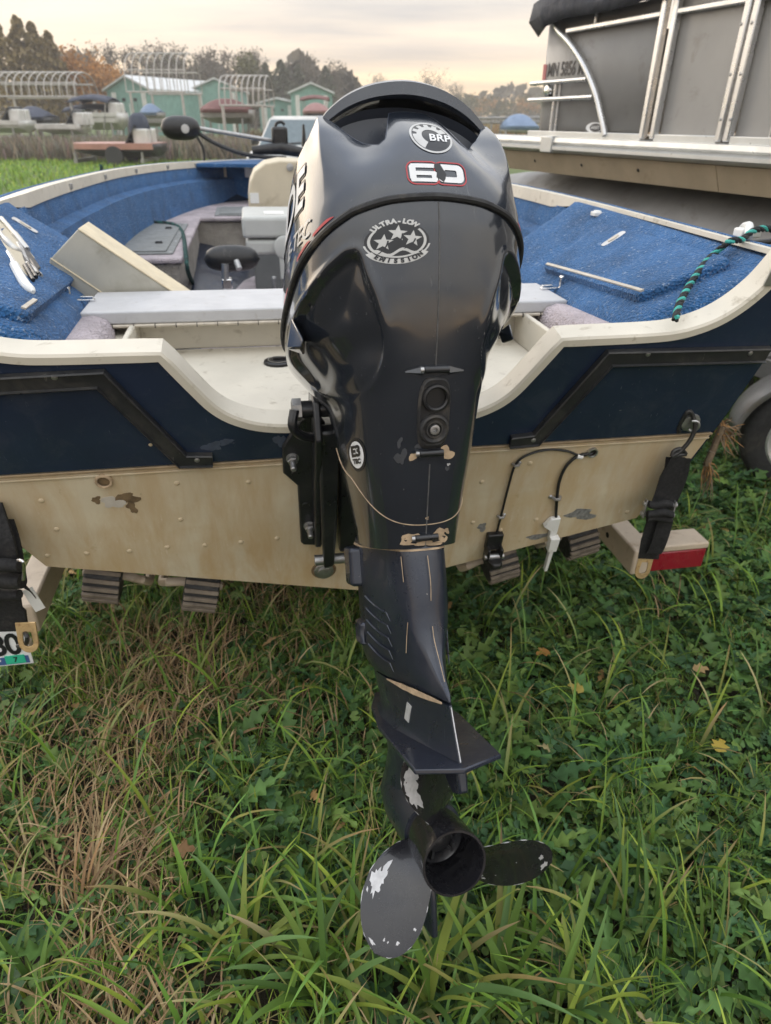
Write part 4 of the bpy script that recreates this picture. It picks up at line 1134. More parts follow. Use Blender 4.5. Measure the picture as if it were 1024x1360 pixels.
# --- gearcase with strut, plate, torpedo, skeg
def strut(z, hx, ya, yf):
    n = 12; out = []
    ys_ = [ya + (yf - ya) * t for t in (0, .1, .25, .45, .65, .82, .94, 1.0)]
    ws_ = [0.002, .22 * hx, .5 * hx, .86 * hx, hx, .86 * hx, .5 * hx, .02 * hx]
    R_ = [Vector((w, y, z)) for y, w in zip(ys_, ws_)]
    return R_ + [Vector((-p.x, p.y, z)) for p in reversed(R_)]
mb = MB(); mb.loft([strut(.254, .056, -.217, .13), strut(.24, .055, -.221, .13), strut(.20, .050, -.236, .12), strut(.183, .052, -.243, .12), strut(.178, .058, -.244, .125)])
gear = mb.build('gearcase', M_leg, motor, 40)
pl = [(0, -.262), (.067, -.236), (.073, -.05), (.060, .06), (.035, .135), (0, .15)]
pl = pl + [(-x, y) for x, y in reversed(pl[1:-1])]
mb = MB(); mb.prism(pl, lambda u, v, t: Vector((u, v, t)), .170, .1775); mb.build('anti_ventilation_plate', M_leg, gear, 30, 0.002)
mb = MB(); mb.loft([strut(.171, .046, -.150, .12), strut(.12, .036, -.125, .12), strut(.08, .034, -.110, .125), strut(.05, .040, -.10, .13), strut(.02, .046, -.09, .14)]); mb.build('lower_strut', M_leg, gear, 40)
mb = MB(); mb.lathe([(0, .050), (.05, .053), (.12, .054), (.18, .046), (.23, .028), (.255, .0001)], (0, -.085, 0), (0, 1, 0), 32); mb.build('torpedo', M_leg, gear)
mb = MB(); mb.prism([(.11, -.03), (.06, -.16), (.015, -.215), (-.055, -.205), (-.062, -.13), (-.04, -.03)], lambda u, v, t: Vector((t, u, v)), -.006, .006); mb.build('skeg', M_leg, gear, 30, 0.004)
mb = MB(); mb.prism([(-.150, .171), (-.215, .171), (-.218, .120), (-.185, .108), (-.155, .120)], lambda u, v, t: Vector((t + 0.012, u, v)), -.008, .008); mb.build('trim_tab', M_leg, gear, 30, 0.004)
mb = MB(); mb.prism([(-.030, .228), (-.018, .232), (-.006, .202), (-.018, .198)], lambda u, v, t: Vector((-np.interp((u - .09 + .232) / .355, [0, .1, .25, .45, .65], [.002, .011, .0255, .044, .051]) - .0006 - .0012 * t, u - .09, v)), 0, 1); mb.build('white_plate_mark', M_silver, gear, 0)
P = [(0.0, -.2185, .252), (0, -.2285, .222), (0, -.2445, .180)]
mb = MB(); mb.tube([(x, y - .001, z) for x, y, z in P], 0.0010, 6); mb.build('worn_edge', M_bare, gear)

# --- propeller
prop = thing('propeller', None, None); prop.parent = motor
mb = MB(); mb.lathe([(.105, .045), (.06, .049), (.03, .050), (0, .0515), (-.003, .0510), (-.003, .0475), (0.004, .0455), (.08, .042), (.09, .030), (.09, .0001)], (0, -.185, 0), (0, 1, 0), 48); hub = mb.build('hub', M_prop, prop)
mb = MB(); mb.lathe([(.088, .024), (.078, .024), (.076, .018), (.076, .010), (.066, .009), (.064, .004), (.064, .0001)], (0, -.185, 0), (0, 1, 0), 12); mb.build('nut', M_black, hub)
mb = MB()
for k in range(6):
    a = k * math.pi / 3 + .2; mb.box((.030 * math.cos(a), -.100, .030 * math.sin(a)), (.012, .012, .004), Matrix.Rotation(-a, 3, 'Y'))
h_ = mb.build('splines', M_black, hub, 30); h_['kind'] = 'stuff'
PITCHK = 0.062
def blade_pt(ctr, r, f, side):
    """r radius, f -1..1 across the chord (1 = leading, clockwise from behind)"""
    t = (r - .046) / (.181 - .046)
    hw = np.interp(t, [0, .15, .35, .55, .72, .84, .92, .97, 1.0], [.50, .52, .50, .44, .35, .26, .18, .10, .012])
    skew = 0.10 - 0.30 * t
    ang = ctr - (f * hw + skew)
    y = -.125 + PITCHK * (f * hw + skew * .5) - 0.030 * t * 1.0
    th = 0.006 * (1 - 0.8 * t) * (1 - abs(f) ** 2.2) + 0.0010
    return Vector((r * math.cos(ang), y + side * th / 2, r * math.sin(ang)))
for k, ctr in enumerate((rad(-27), rad(93), rad(213))):
    nr, nf = 26, 19
    mb = MB(); G = [[[blade_pt(ctr, .046 + (.135) * (1 - (1 - i / (nr - 1)) ** 1.5), -1 + 2 * j / (nf - 1), s) for j in range(nf)] for i in range(nr)] for s in (-1, 1)]
    rings = [G[0][i] + list(reversed(G[1][i])) for i in range(nr)]
    mb.loft(rings); bl = mb.build('blade', M_prop, prop, 60)
    def bmark(pts, name='bare_chip'):
        vs = []
        for (r, f) in pts:
            p = blade_pt(ctr, r, f, -1); vs.append(p + Vector((0, -.0011, 0)))
        c_ = sum(vs, Vector()) / len(vs)
        q = MB(); q.add([c_ + Vector((0, -.0002, 0))] + vs, [(0, 1 + i, 1 + (i + 1) % len(vs)) for i in range(len(vs))]); q.build(name, M_bare, bl, 0)
    rr = random.Random(40 + k)
    def blob(r, f, dr, df, n=16):
        bmark([(r + dr * kk * math.cos(a), f + df * kk * math.sin(a)) for a, kk in [(2 * math.pi * i / n, rr.uniform(.55, 1.15)) for i in range(n)]])
    if k == 2:
        blob(.116, .70, .019, .24, 26); blob(.106, .62, .016, .08, 14); blob(.092, .68, .012, .09); blob(.098, .66, .010, .08); blob(.104, .56, .012, .05); blob(.118, .55, .006, .04)
        blob(.150, -.62, .004, .05); blob(.158, -.2, .0025, .04); blob(.120, -.82, .0022, .05); blob(.172, .35, .003, .25); blob(.135, .86, .003, .04)
        blob(.157, -.35, .002, .03)
    elif k == 0:
        blob(.170, .1, .005, .3); blob(.160, -.35, .004, .14); blob(.10, .75, .002, .05); blob(.094, .62, .002, .03); blob(.106, .83, .003, .04); blob(.125, -.1, .001, .02); blob(.113, .55, .001, .02); blob(.090, .85, .002, .03)
    else:
        blob(.120, -.78, .032, .20, 26); blob(.150, -.55, .018, .36, 24); blob(.135, -.70, .02, .22); blob(.09, .55, .001, .02)
    # worn bright rim along the blade's edge
    for f_ in (1, -1):
        pth = [blade_pt(ctr, .06 + .120 * i / 20, f_ * .995, 0) for i in range(21)]
        q = MB(); q.tube(pth, [max(0.0001, 0.00045 * math.sin(i * 1.3 + k) + 0.00015 + 0.0003 * rr.random()) for i, _ in enumerate(pth)], 5); q.build('worn_rim', M_bare, bl)

# --- clamp and swivel bracket (they stay with the transom)
tob = MOTOR.inverted() @ BOAT
def TM(x, h, t): return tob @ TP(x, h, t)
out_l = [(-.164, .478), (-.170, .468), (-.171, .402), (-.143, .366), (-.141, .200), (-.134, .190), (-.085, .184), (-.085, .52), (-.105, .552), (-.118, .548), (-.138, .524)]
for s in (1, -1):
    mb = MB(); mb.prism([(s * x, h) for x, h in out_l], TM, .004, .016); cb_ = mb.build('clamp_plate', M_brk, motor, 30, 0.004)
    mb = MB(); mb.prism([(.004, .19), (.055, .22), (.07, .40), (.10, .54), (.06, .60), (-.03, .59), (-.05, .53), (.004, .51)], lambda u, v, t: TM(s * t, v, u), -.112, -.098); mb.build('clamp_arm', M_brk, cb_, 30, 0.004)
    for (x, h) in ((-.151, .440), (-.121, .250)):
        a_, b_ = TM(s * x, h, .015), TM(s * x, h, .1)
        mb = MB(); mb.lathe([(0, .013), (.002, .013)], a_, b_, 20).lathe([(.002, .0105), (.013, .0105), (.014, .009)], a_, b_, 6).lathe([(.014, .0062), (.036, .0060), (.038, .004)], a_, b_, 14); mb.build('bolt', M_steel, cb_, 30)
    for (x, h) in ((-.148, .400), (-.127, .312)):
        mb = MB(); mb.lathe([(0, .008), (.003, .007), (.003, .004)], TM(s * x, h, .0155), TM(s * x, h, 1), 12); mb.build('hole_plug', M_black, cb_, 30)
mb = MB(); mb.prism([(-.105, .549), (-.067, .549), (-.068, .30), (-.074, .185), (-.096, .180), (-.100, .30)], TM, .055, .085); ra = mb.build('swivel_rail', M_brk, motor, 30, 0.006)
mb = MB(); mb.prism([(.105, .549), (.067, .549), (.068, .30), (.074, .185), (.096, .180), (.100, .30)], TM, .055, .085); mb.build('swivel_rail', M_brk, motor, 30, 0.006)
mb = MB(); mb.tube([TM(-.115, .192, .066), TM(.115, .192, .066)], .012, 14); mb.build('tilt_lock_pin', M_steel, motor)
mb = MB(); mb.prism([(-.06, .54), (.06, .54), (.06, .20), (-.06, .20)], TM, .02, .06); mb.build('tilt_cylinder_block', M_brk, motor, 30, 0.008)
mb = MB(); mb.tube([TM(-.150, .575, .045), TM(.150, .575, .045)], .016, 16); tt = mb.build('tilt_tube', M_brk, motor)
mb = MB(); mb.lathe([(0, .021), (.016, .021), (.018, .017)], TM(-.132, .575, .045), TM(-1, .575, .045), 6); mb.build('tube_nut', M_steel, tt, 30)
mb = MB(); mb.tube(smooth_path([TM(-.145, .585, .06), TM(-.15, .56, .075), TM(-.135, .535, .07), TM(-.11, .52, .06)], 5), .009, 10); mb.build('steering_link', M_brk, tt)
mb = MB(); mb.tube([TM(-.02, .56, .05), (0, -.02, .70)], .05, 16); mb.tube([(0, .02, .50), (0, .02, .72)], .035, 16); mb.build('swivel_tube', M_brk, motor)
mb = MB(); mb.loft([[TM(x, .62 + dz, t) for x, dz, t in ((-.10, 0, .04), (-.10, -.05, .02), (.10, -.05, .02), (.10, 0, .04))], [Vector(p) for p in ((-.07, -.02, .75), (-.07, -.02, .70), (.07, -.02, .70), (.07, -.02, .75))]]); mb.build('swivel_yoke', M_brk, motor, 30, 0.006)
# ================================================================== loose gear in the boat
def in_boat(name, label, cat, group=None): return thing(name, label, cat, BOAT, group)

# leaning aluminium hatch lid behind the bench board
t = in_boat('hatch_lid', 'open aluminium hatch lid leaning behind the white bench board', 'hatch lid')
ly = 0.600
P = [bY(px, py, ly) for px, py in ((103, 305), (66, 345), (64, 362), (70, 380), (84, 398), (98, 408), (252, 404))]
poly = [(p.x, p.z) for p in P]
lean = 0.25
def LP(u, v, tt): return Vector((u, ly + tt + (v - 0.6) * lean * 0.0, v))
mb = MB(); mb.prism(poly, LP, 0.0, 0.006); face = mb.build('lid_face', M_lidalu, t, 30, 0.002)
a_, b_ = Vector(poly[0]), Vector(poly[-1])
d_ = (b_ - a_).normalized(); n_ = Vector((-d_.y, d_.x));
if n_.y < 0: n_ = -n_
mb = MB(); mb.prism([tuple(a_ - d_ * .0), tuple(b_), tuple(b_ + n_ * .006), tuple(a_ + n_ * .006)], LP, -0.004, 0.125); mb.build('lid_edge', M_lidedge, t, 30, 0.003)
g0, g1 = bY(65, 343, ly), bY(152, 400, ly)
mb = MB(); mb.tube([(g0.x + .004, ly - .001, g0.z), (g1.x, ly - .001, g1.z)], .0022, 6); mb.build('crease', M_lidedge, t)

# tan console and grey folded seat
t = in_boat('console', 'tan moulded console with a white notice sticker beside the bow deck', 'console')
cy = 3.0
prof = [(331, 292), (330, 262), (332, 243), (338, 228), (352, 217), (372, 213), (396, 214), (420, 216), (424, 292)]
poly = [(bY(px, py, cy).x, bY(px, py, cy).z) for px, py in prof]
mb = MB(); mb.prism(poly, lambda u, v, tt: Vector((u, tt, v)), cy, cy + 0.38); mb.build('console_body', M_tan, t, 40, 0.02, 3)
c = bY(338, 263, cy)
mb = MB(); mb.box((c.x, cy - .002, c.z), (.05, .004, .055)); mb.build('notice_sticker', M_whiteplas, t, 0)
mb = MB(); z_ = poly[0][1]; mb.box((0.05, cy + .19, (z_ + .10) / 2 + .02), (.50, .36, z_ - .06)); mb.build('console_foot', M_greyplas, t, 30, .01)
c = bY(385, 222, cy)
mb = MB(); mb.lathe([(0, .02), (.01, .02), (.012, .012)], (c.x, cy - .002, c.z), (c.x, cy - 1, c.z), 14); mb.build('tie_knob', M_steel, t)

t = in_boat('folded_chair', 'pale grey folded boat chair in front of the tan console', 'chair')
sy = 2.25
q0, q1 = bY(321, 296, sy), bY(395, 345, sy)
mb = MB()
def cushion(x0, x1, z0, z1, y0, y1, name, m, bev=.018):
    mb = MB(); mb.box(((x0 + x1) / 2, (y0 + y1) / 2, (z0 + z1) / 2), (x1 - x0, y1 - y0, z1 - z0)); return mb.build(name, m, t, 40, bev, 4)
zt_, zm_, zb_ = bY(350, 291, sy).z, bY(350, 318, sy).z, bY(350, 345, sy).z
xr_ = q0.x + .44
cushion(q0.x, xr_, zm_ + .004, zt_ + .01, sy, sy + .46, 'backrest', M_seat); cushion(q0.x + .012, xr_ - .01, zb_ + .02, zm_ - .004, sy + .01, sy + .46, 'seat_cushion', M_seat)
mb = MB(); mb.box((q0.x + .03, sy + .02, zb_ - .0), (.022, .02, .07)); mb.build('strap', M_whiteplas, t, 30, .004)
mb = MB(); mb.box((q0.x + .16, sy + .15, zt_ + .012), (.10, .12, .004)); mb.build('care_label', M_whiteplas, t, 0)
hx = bY(379, 335, sy - .03)
mb = MB(); mb.lathe([(0, .055), (.02, .055), (.026, .04)], (hx.x, sy - .005, hx.z + .02), (hx.x, sy - 1, hx.z + .02), 24).box((hx.x, sy - .012, hx.z - .06), (.06, .02, .14)); mb.build('hinge_bracket', M_seat, t, 40, .004)
mb = MB(); mb.tube([(q0.x + .22, sy + .22, .10), (q0.x + .22, sy + .22, zb_ + .03)], .036, 16).lathe([(0, .13), (.012, .12), (.018, .06)], (q0.x + .22, sy + .22, .10), (q0.x + .22, sy + .22, 1), 24); mb.build('pedestal', M_alu, t)

# black electric motor head on its bracket in the cockpit
t = in_boat('kicker_motor', 'small black electric motor head on a chrome bracket in the cockpit', 'motor')
ky = 1.95
hc = bY(308, 344, ky)
rings = []
for f in np.linspace(-1, 1, 15):
    r = math.sqrt(max(0.0, 1 - abs(f) ** 2.6)) * .062 + .002
    rings.append([Vector((hc.x + f * .125, ky + r * .9 * math.cos(a), hc.z + r * (.95 if math.sin(a) > 0 else .85) * math.sin(a))) for a in np.linspace(0, 2 * math.pi, 20, endpoint=False)])
mb = MB(); mb.loft(rings); mb.build('motor_head', M_black, t, 60)
fl0 = bY(303, 392, ky)
mb = MB(); mb.tube([(hc.x - .03, ky - .06, hc.z - .01), (fl0.x - .005, ky - .06, hc.z - .09)], .016, 12); mb.build('shaft', M_steel, t)
mb = MB(); mb.box((fl0.x + .004, ky - .05, hc.z - .095), (.045, .05, .045)); mb.box((fl0.x + .004, ky - .05, hc.z - .16), (.075, .06, .03)); mb.build('bracket', M_chrome, t, 30, .005)
mb = MB(); mb.box((fl0.x + .004, ky - .045, (hc.z - .17 + .10) / 2), (.085, .08, hc.z - .17 - .10)); mb.build('bracket_base', M_black, t, 30, .008)
for sx in (-1, 1):
    mb = MB(); mb.lathe([(0, .012), (.014, .012), (.016, .008)], (fl0.x + .004 + sx * .038, ky - .05, hc.z - .155), (fl0.x + sx, ky - .05, hc.z - .155), 14); mb.build('clamp_knob', M_steel, t)
mb = MB(); mb.tube([(hc.x + .02, ky - .05, hc.z), (hc.x + .03, ky - .075, hc.z - .03)], .014, 10); mb.build('tiller_stub', M_steel, t)
t2 = in_boat('rod_stake', 'thin grey rod standing on the mauve cockpit floor', 'rod')
p0, p1 = bY(364, 400, 1.7), bY(364, 370, 1.7)
mb = MB(); mb.tube([(p0.x, 1.7, .10), (p1.x, 1.7, p1.z)], .007, 8); mb.lathe([(0, .011), (.008, .009)], (p1.x, 1.7, p1.z), (p1.x, 1.7, 9), 10); mb.build('stake', M_steel, t2)

# bow-mount trolling motor
t = in_boat('trolling_motor', 'black bow-mount trolling motor lying across the bow', 'trolling motor')
ty = 5.05
hc = bY(240, 170, ty)
rings = []
for f in np.linspace(-1, 1, 15):
    r = math.sqrt(max(0.0, 1 - abs(f) ** 2.8)) * .085 + .002
    rings.append([Vector((hc.x + f * .155, ty + r * math.cos(a), hc.z + r * math.sin(a))) for a in np.linspace(0, 2 * math.pi, 20, endpoint=False)])
mb = MB(); mb.loft(rings); mb.build('motor_head', M_black, t, 60)
c = bY(247, 171, ty)
mb = MB(); mb.lathe([(0, .032), (.004, .030), (.005, .02)], (c.x, ty - .084, c.z), (c.x, ty - 1, c.z), 20); mb.build('logo_disc', M_silver, t)
e = bY(362, 187, ty + .1)
mb = MB(); mb.tube([(hc.x + .14, ty, hc.z), (e.x, ty + .1, e.z)], .016, 10); mb.build('shaft', M_steel, t)
pth = [bY(px, py, ty) for px, py in ((262, 176), (285, 190), (315, 202), (345, 208), (380, 210))]
mb = MB(); mb.tube(smooth_path(pth, 5), .016, 8); mb.build('steering_cable', M_cable, t)
pth = [bY(px, py, ty - .1) for px, py in ((262, 182), (270, 198), (271, 215), (268, 240), (262, 262))]
mb = MB(); mb.tube(smooth_path(pth, 5), .010, 8); mb.build('power_lead', M_cable, t)
a_, b_ = bY(359, 192, ty + .1), bY(384, 170, ty + .1)
mb = MB(); mb.box(((a_.x + b_.x) / 2, ty + .1, (a_.z + b_.z) / 2), (.13, .12, .14)); mb.build('mount_block', M_black, t, 40, .02)
p = [bY(px, py, ty + .1) for px, py in ((366, 172), (367, 164), (374, 162), (378, 166))]
mb = MB(); mb.tube(smooth_path(p, 4), .012, 8); mb.build('lift_hook', M_black, t)
a_, b_ = bY(335, 200, ty + .05), bY(412, 205, ty + .05)
mb = MB(); mb.tube([(a_.x, ty + .05, a_.z), ((a_.x + b_.x) / 2, ty + .05, a_.z + .02), (b_.x, ty + .05, b_.z)], [.03, .05, .035], 12); mb.build('mount_base', M_black, t)
mb = MB(); a_ = bY(403, 165, ty + .1); b_ = bY(404, 195, ty + .1); mb.tube([(a_.x, ty + .1, a_.z), (b_.x, ty + .1, b_.z)], [.008, .022], 10); mb.build('foot_blade', M_black, t)

# tool holder with pliers and knife strapped on the left locker lid
def LL(px, py, off=0.013):
    """point above the left locker lid under a pixel"""
    u, y = solve_uv(lambda u, y: L_left(u, y, off), px, py, .12, .3, BOAT)
    return L_left(u, y, off)
An = (L_left(.1, .3, 0) - L_left(0, .3, 0)).cross(L_left(0, .5, 0) - L_left(0, .3, 0)).normalized()
if An.z < 0: An = -An
t = in_boat('tool_holder', 'tan tool holder strapped on the left blue locker lid', 'tool holder')
def plate(pts, name, m, par, t0, t1, bev=.0015):
    P = [LL(*p, 0.0125) for p in pts]; n = len(P)
    mb = MB(); c0 = sum(P, Vector()) / n
    mb.add([p + An * t0 for p in P] + [p + An * t1 for p in P], [tuple(range(n)), tuple(range(2 * n - 1, n - 1, -1))] + [(i, (i + 1) % n, (i + 1) % n + n, i + n) for i in range(n)])
    return mb.build(name, m, par, 35, bev)
plate([(-14, 300), (4, 292), (68, 372), (52, 392)], 'back_plate', M_tan, t, 0, .004)
plate([(18, 336), (30, 330), (52, 362), (40, 372)], 'pouch', M_black, t, .005, .014, .003)
plate([(40, 385), (44, 384), (54, 396), (51, 398), (46, 394)], 'tab', M_tan, t, .005, .008)
for i, (a, b) in enumerate((((22, 352), (36, 372)), ((26, 350), (41, 370)), ((31, 346), (44, 366)))):
    pass
tp = in_boat('pliers', 'long handled fishing pliers held in the tan tool holder', 'pliers')
mb = MB(); mb.tube(smooth_path([LL(-6, 296, .022), LL(2, 312, .026), LL(16, 328, .028), LL(27, 336, .024)], 5), [.006] * 7 + [.009] * 9, 10); mb.build('handle', M_alu, tp)
mb = MB(); mb.tube(smooth_path([LL(2, 290, .022), LL(14, 304, .028), LL(28, 322, .028), LL(36, 332, .024)], 5), [.006] * 7 + [.009] * 9, 10); mb.build('handle', M_alu, tp)
mb = MB(); mb.tube([LL(24, 326, .022), LL(40, 356, .022)], [.010, .005], 8); mb.build('jaw', M_steel, tp)
tk = in_boat('fillet_knife', 'white handled knife in the lower slot of the tan tool holder', 'knife')
mb = MB(); mb.tube(smooth_path([LL(18, 350, .026), LL(24, 362, .028), LL(34, 378, .028), LL(44, 388, .026)], 5), [.004] + [.010] * 13 + [.008, .004], 10); mb.build('handle', M_whiteplas, tk)
mb = MB(); mb.tube([LL(10, 334, .022), LL(19, 351, .022)], [.004, .007], 6); mb.build('blade', M_chrome, tk)
tk = in_boat('line_clipper', 'small line clipper with three dark prongs beside the white handled knife', 'clipper')
for i in range(3):
    mb = MB(); mb.tube([LL(33 + i * 4, 352 - i * 3, .028), LL(44 + i * 4, 372 - i * 4, .028)], .0045, 8); mb.build('prong', M_black, tk)
mb = MB(); mb.tube([LL(36, 350, .026), LL(54, 366, .026)], .006, 8); mb.build('grip', M_alu, tk)

# ropes
def twist_rope(name, pts, r, mA, mB, label, frame=None, pitch=0.05):
    t = thing(name, label, 'rope', frame)
    P = smooth_path(pts, 10)
    L = [0.0]
    for i in range(1, len(P)): L.append(L[-1] + (P[i] - P[i - 1]).length)
    n = max(20, int(L[-1] / (pitch / 8)))
    Q = []
    for k in range(n + 1):
        s = L[-1] * k / n
        i = max(1, min(len(L) - 1, int(np.searchsorted(L, s))))
        f = (s - L[i - 1]) / max(1e-9, L[i] - L[i - 1]); Q.append(P[i - 1].lerp(P[i], f))
    for st in range(3):
        H = []
        for k, p in enumerate(Q):
            tt = (Q[min(k + 1, n)] - Q[max(k - 1, 0)]).normalized(); a = tt.orthogonal().normalized(); a = Vector((0, 0, 1)) - tt * tt.z
            a = a.normalized() if a.length > .05 else tt.orthogonal().normalized(); b = tt.cross(a)
            ang = 2 * math.pi * (L[-1] * k / n) / pitch + st * 2 * math.pi / 3
            H.append(p + r * .55 * (math.cos(ang) * a + math.sin(ang) * b))
        mb = MB(); mb.tube(H, r * .62, 6); mb.build('strand', mB if st == 0 else mA, t)
    return t
M_ropeblk = plain('black_rope_fibre', (0.020, 0.024, 0.026), 0.85, bmp=0.6, bscale=900)
M_ropeteal = plain('teal_rope_fibre', (0.06, 0.42, 0.36), 0.8, bmp=0.6, bscale=900)
M_ropegreen = plain('dark_green_rope_fibre', (0.02, 0.085, 0.075), 0.85, bmp=0.6, bscale=900)
def RL(px, py, off=0.018):
    u, y = solve_uv(lambda u, y: L_right(u, y, off), px, py, .12, .1, BOAT)
    return L_right(u, y, off)
pts = [RL(897, 424), RL(903, 402), RL(920, 372), RL(940, 345), RL(955, 332)]
c1 = bZ(985, 318, .80); c2 = bZ(1002, 306, .815); c3 = bZ(1022, 304, .815)
twist_rope('dock_line', pts + [bZ(970, 320, .80), c1, c2, c3, bZ(1040, 312, .80)], .0065, M_ropeblk, M_ropeteal, 'black and teal rope over the right blue locker lid', BOAT, 0.045)
# cleat with the rope's knot on the right gunwale
t = in_boat('gunwale_cleat', 'worn white cleat on the right gunwale under the teal rope', 'cleat')
c = bZ(992, 311, .80)
mb = MB(); mb.tube(smooth_path([(c.x - .03, c.y - .05, .800), (c.x - .02, c.y - .03, .812), (c.x, c.y, .818), (c.x + .01, c.y + .03, .812), (c.x + .02, c.y + .05, .80)], 5), .009, 10); mb.build('horn', M_whiteplas, t)
mb = MB(); mb.box((c.x, c.y, .803), (.05, .035, .02)); mb.build('foot', M_whiteplas, t, 30, .004)
mb = MB(); mb.tube([(c.x - .05, c.y - .075, .792), (c.x + .02, c.y - .065, .794)], .006, 8); mb.build('slot', M_black, t)
lp = [bZ(134, 219, .735), bZ(137, 240, .64), bZ(146, 262, .52), bZ(152, 280, .425), bZ(165, 292, .425), bZ(200, 295, .425), bZ(228, 297, .425), bZ(242, 308, .41), bX(247, 340, -.53), bX(250, 362, -.53), bZ(258, 378, .115), bZ(270, 382, .115), bZ(264, 384, .12), bZ(256, 380, .12)]
twist_rope('anchor_rope', lp, .010, M_ropegreen, M_ropeblk, 'dark green rope draped from the left gunwale over the grey hatch', BOAT, 0.06)

# frayed rope ends hanging from the trailer beyond the right corner of the transom
M_fray = plain('frayed_brown_rope', (0.21, 0.155, 0.10), 0.9, var=0.4, scale=90)
M_fray2 = plain('rusty_rope_fibre', (0.34, 0.19, 0.075), 0.9, var=0.4, scale=90)
def fray(label, pts, r, n, ends, name='frayed_rope'):
    t = thing(name, label, 'rope')
    mb = MB(); mb.tube(smooth_path(pts, 6), r, 10); mb.build('rope_core', M_fray, t)
    rr = random.Random(len(label))
    for k in range(n):
        b = Vector(pts[-1]) if k % 3 else Vector(pts[-2]).lerp(Vector(pts[-1]), .5)
        e = Vector(ends[k % len(ends)]) + Vector((rr.uniform(-.02, .02), rr.uniform(-.02, .02), rr.uniform(-.02, .02)))
        b = b + Vector((rr.uniform(-r, r), rr.uniform(-r, r), rr.uniform(-r, r)))
        m_ = b.lerp(e, .5) + Vector((rr.uniform(-.012, .012), rr.uniform(-.012, .012), rr.uniform(-.005, .012)))
        mb = MB(); mb.tube(smooth_path([b, m_, e], 4), [.0017] * 5 + [.0014, .0011, .0008, .0004], 5); mb.build('fibre', M_fray2 if k % 2 else M_fray, t)
Yf = 1.62
fray('frayed brown rope end hanging off the right corner of the transom, upper tuft', [gy(938, 618, Yf), gy(950, 590, Yf), gy(960, 566, Yf)], .009, 42, [gy(978, 570, Yf), gy(968, 590, Yf), gy(972, 600, Yf), gy(966, 560, Yf), gy(975, 585, Yf)])
fray('frayed rusty rope strand hanging lower beside the black ratchet strap', [gy(946, 600, Yf - .01), gy(940, 612, Yf - .01), gy(939, 618, Yf - .01)], .008, 26, [gy(938, 655, Yf), gy(940, 640, Yf), gy(936, 632, Yf), gy(945, 630, Yf)])

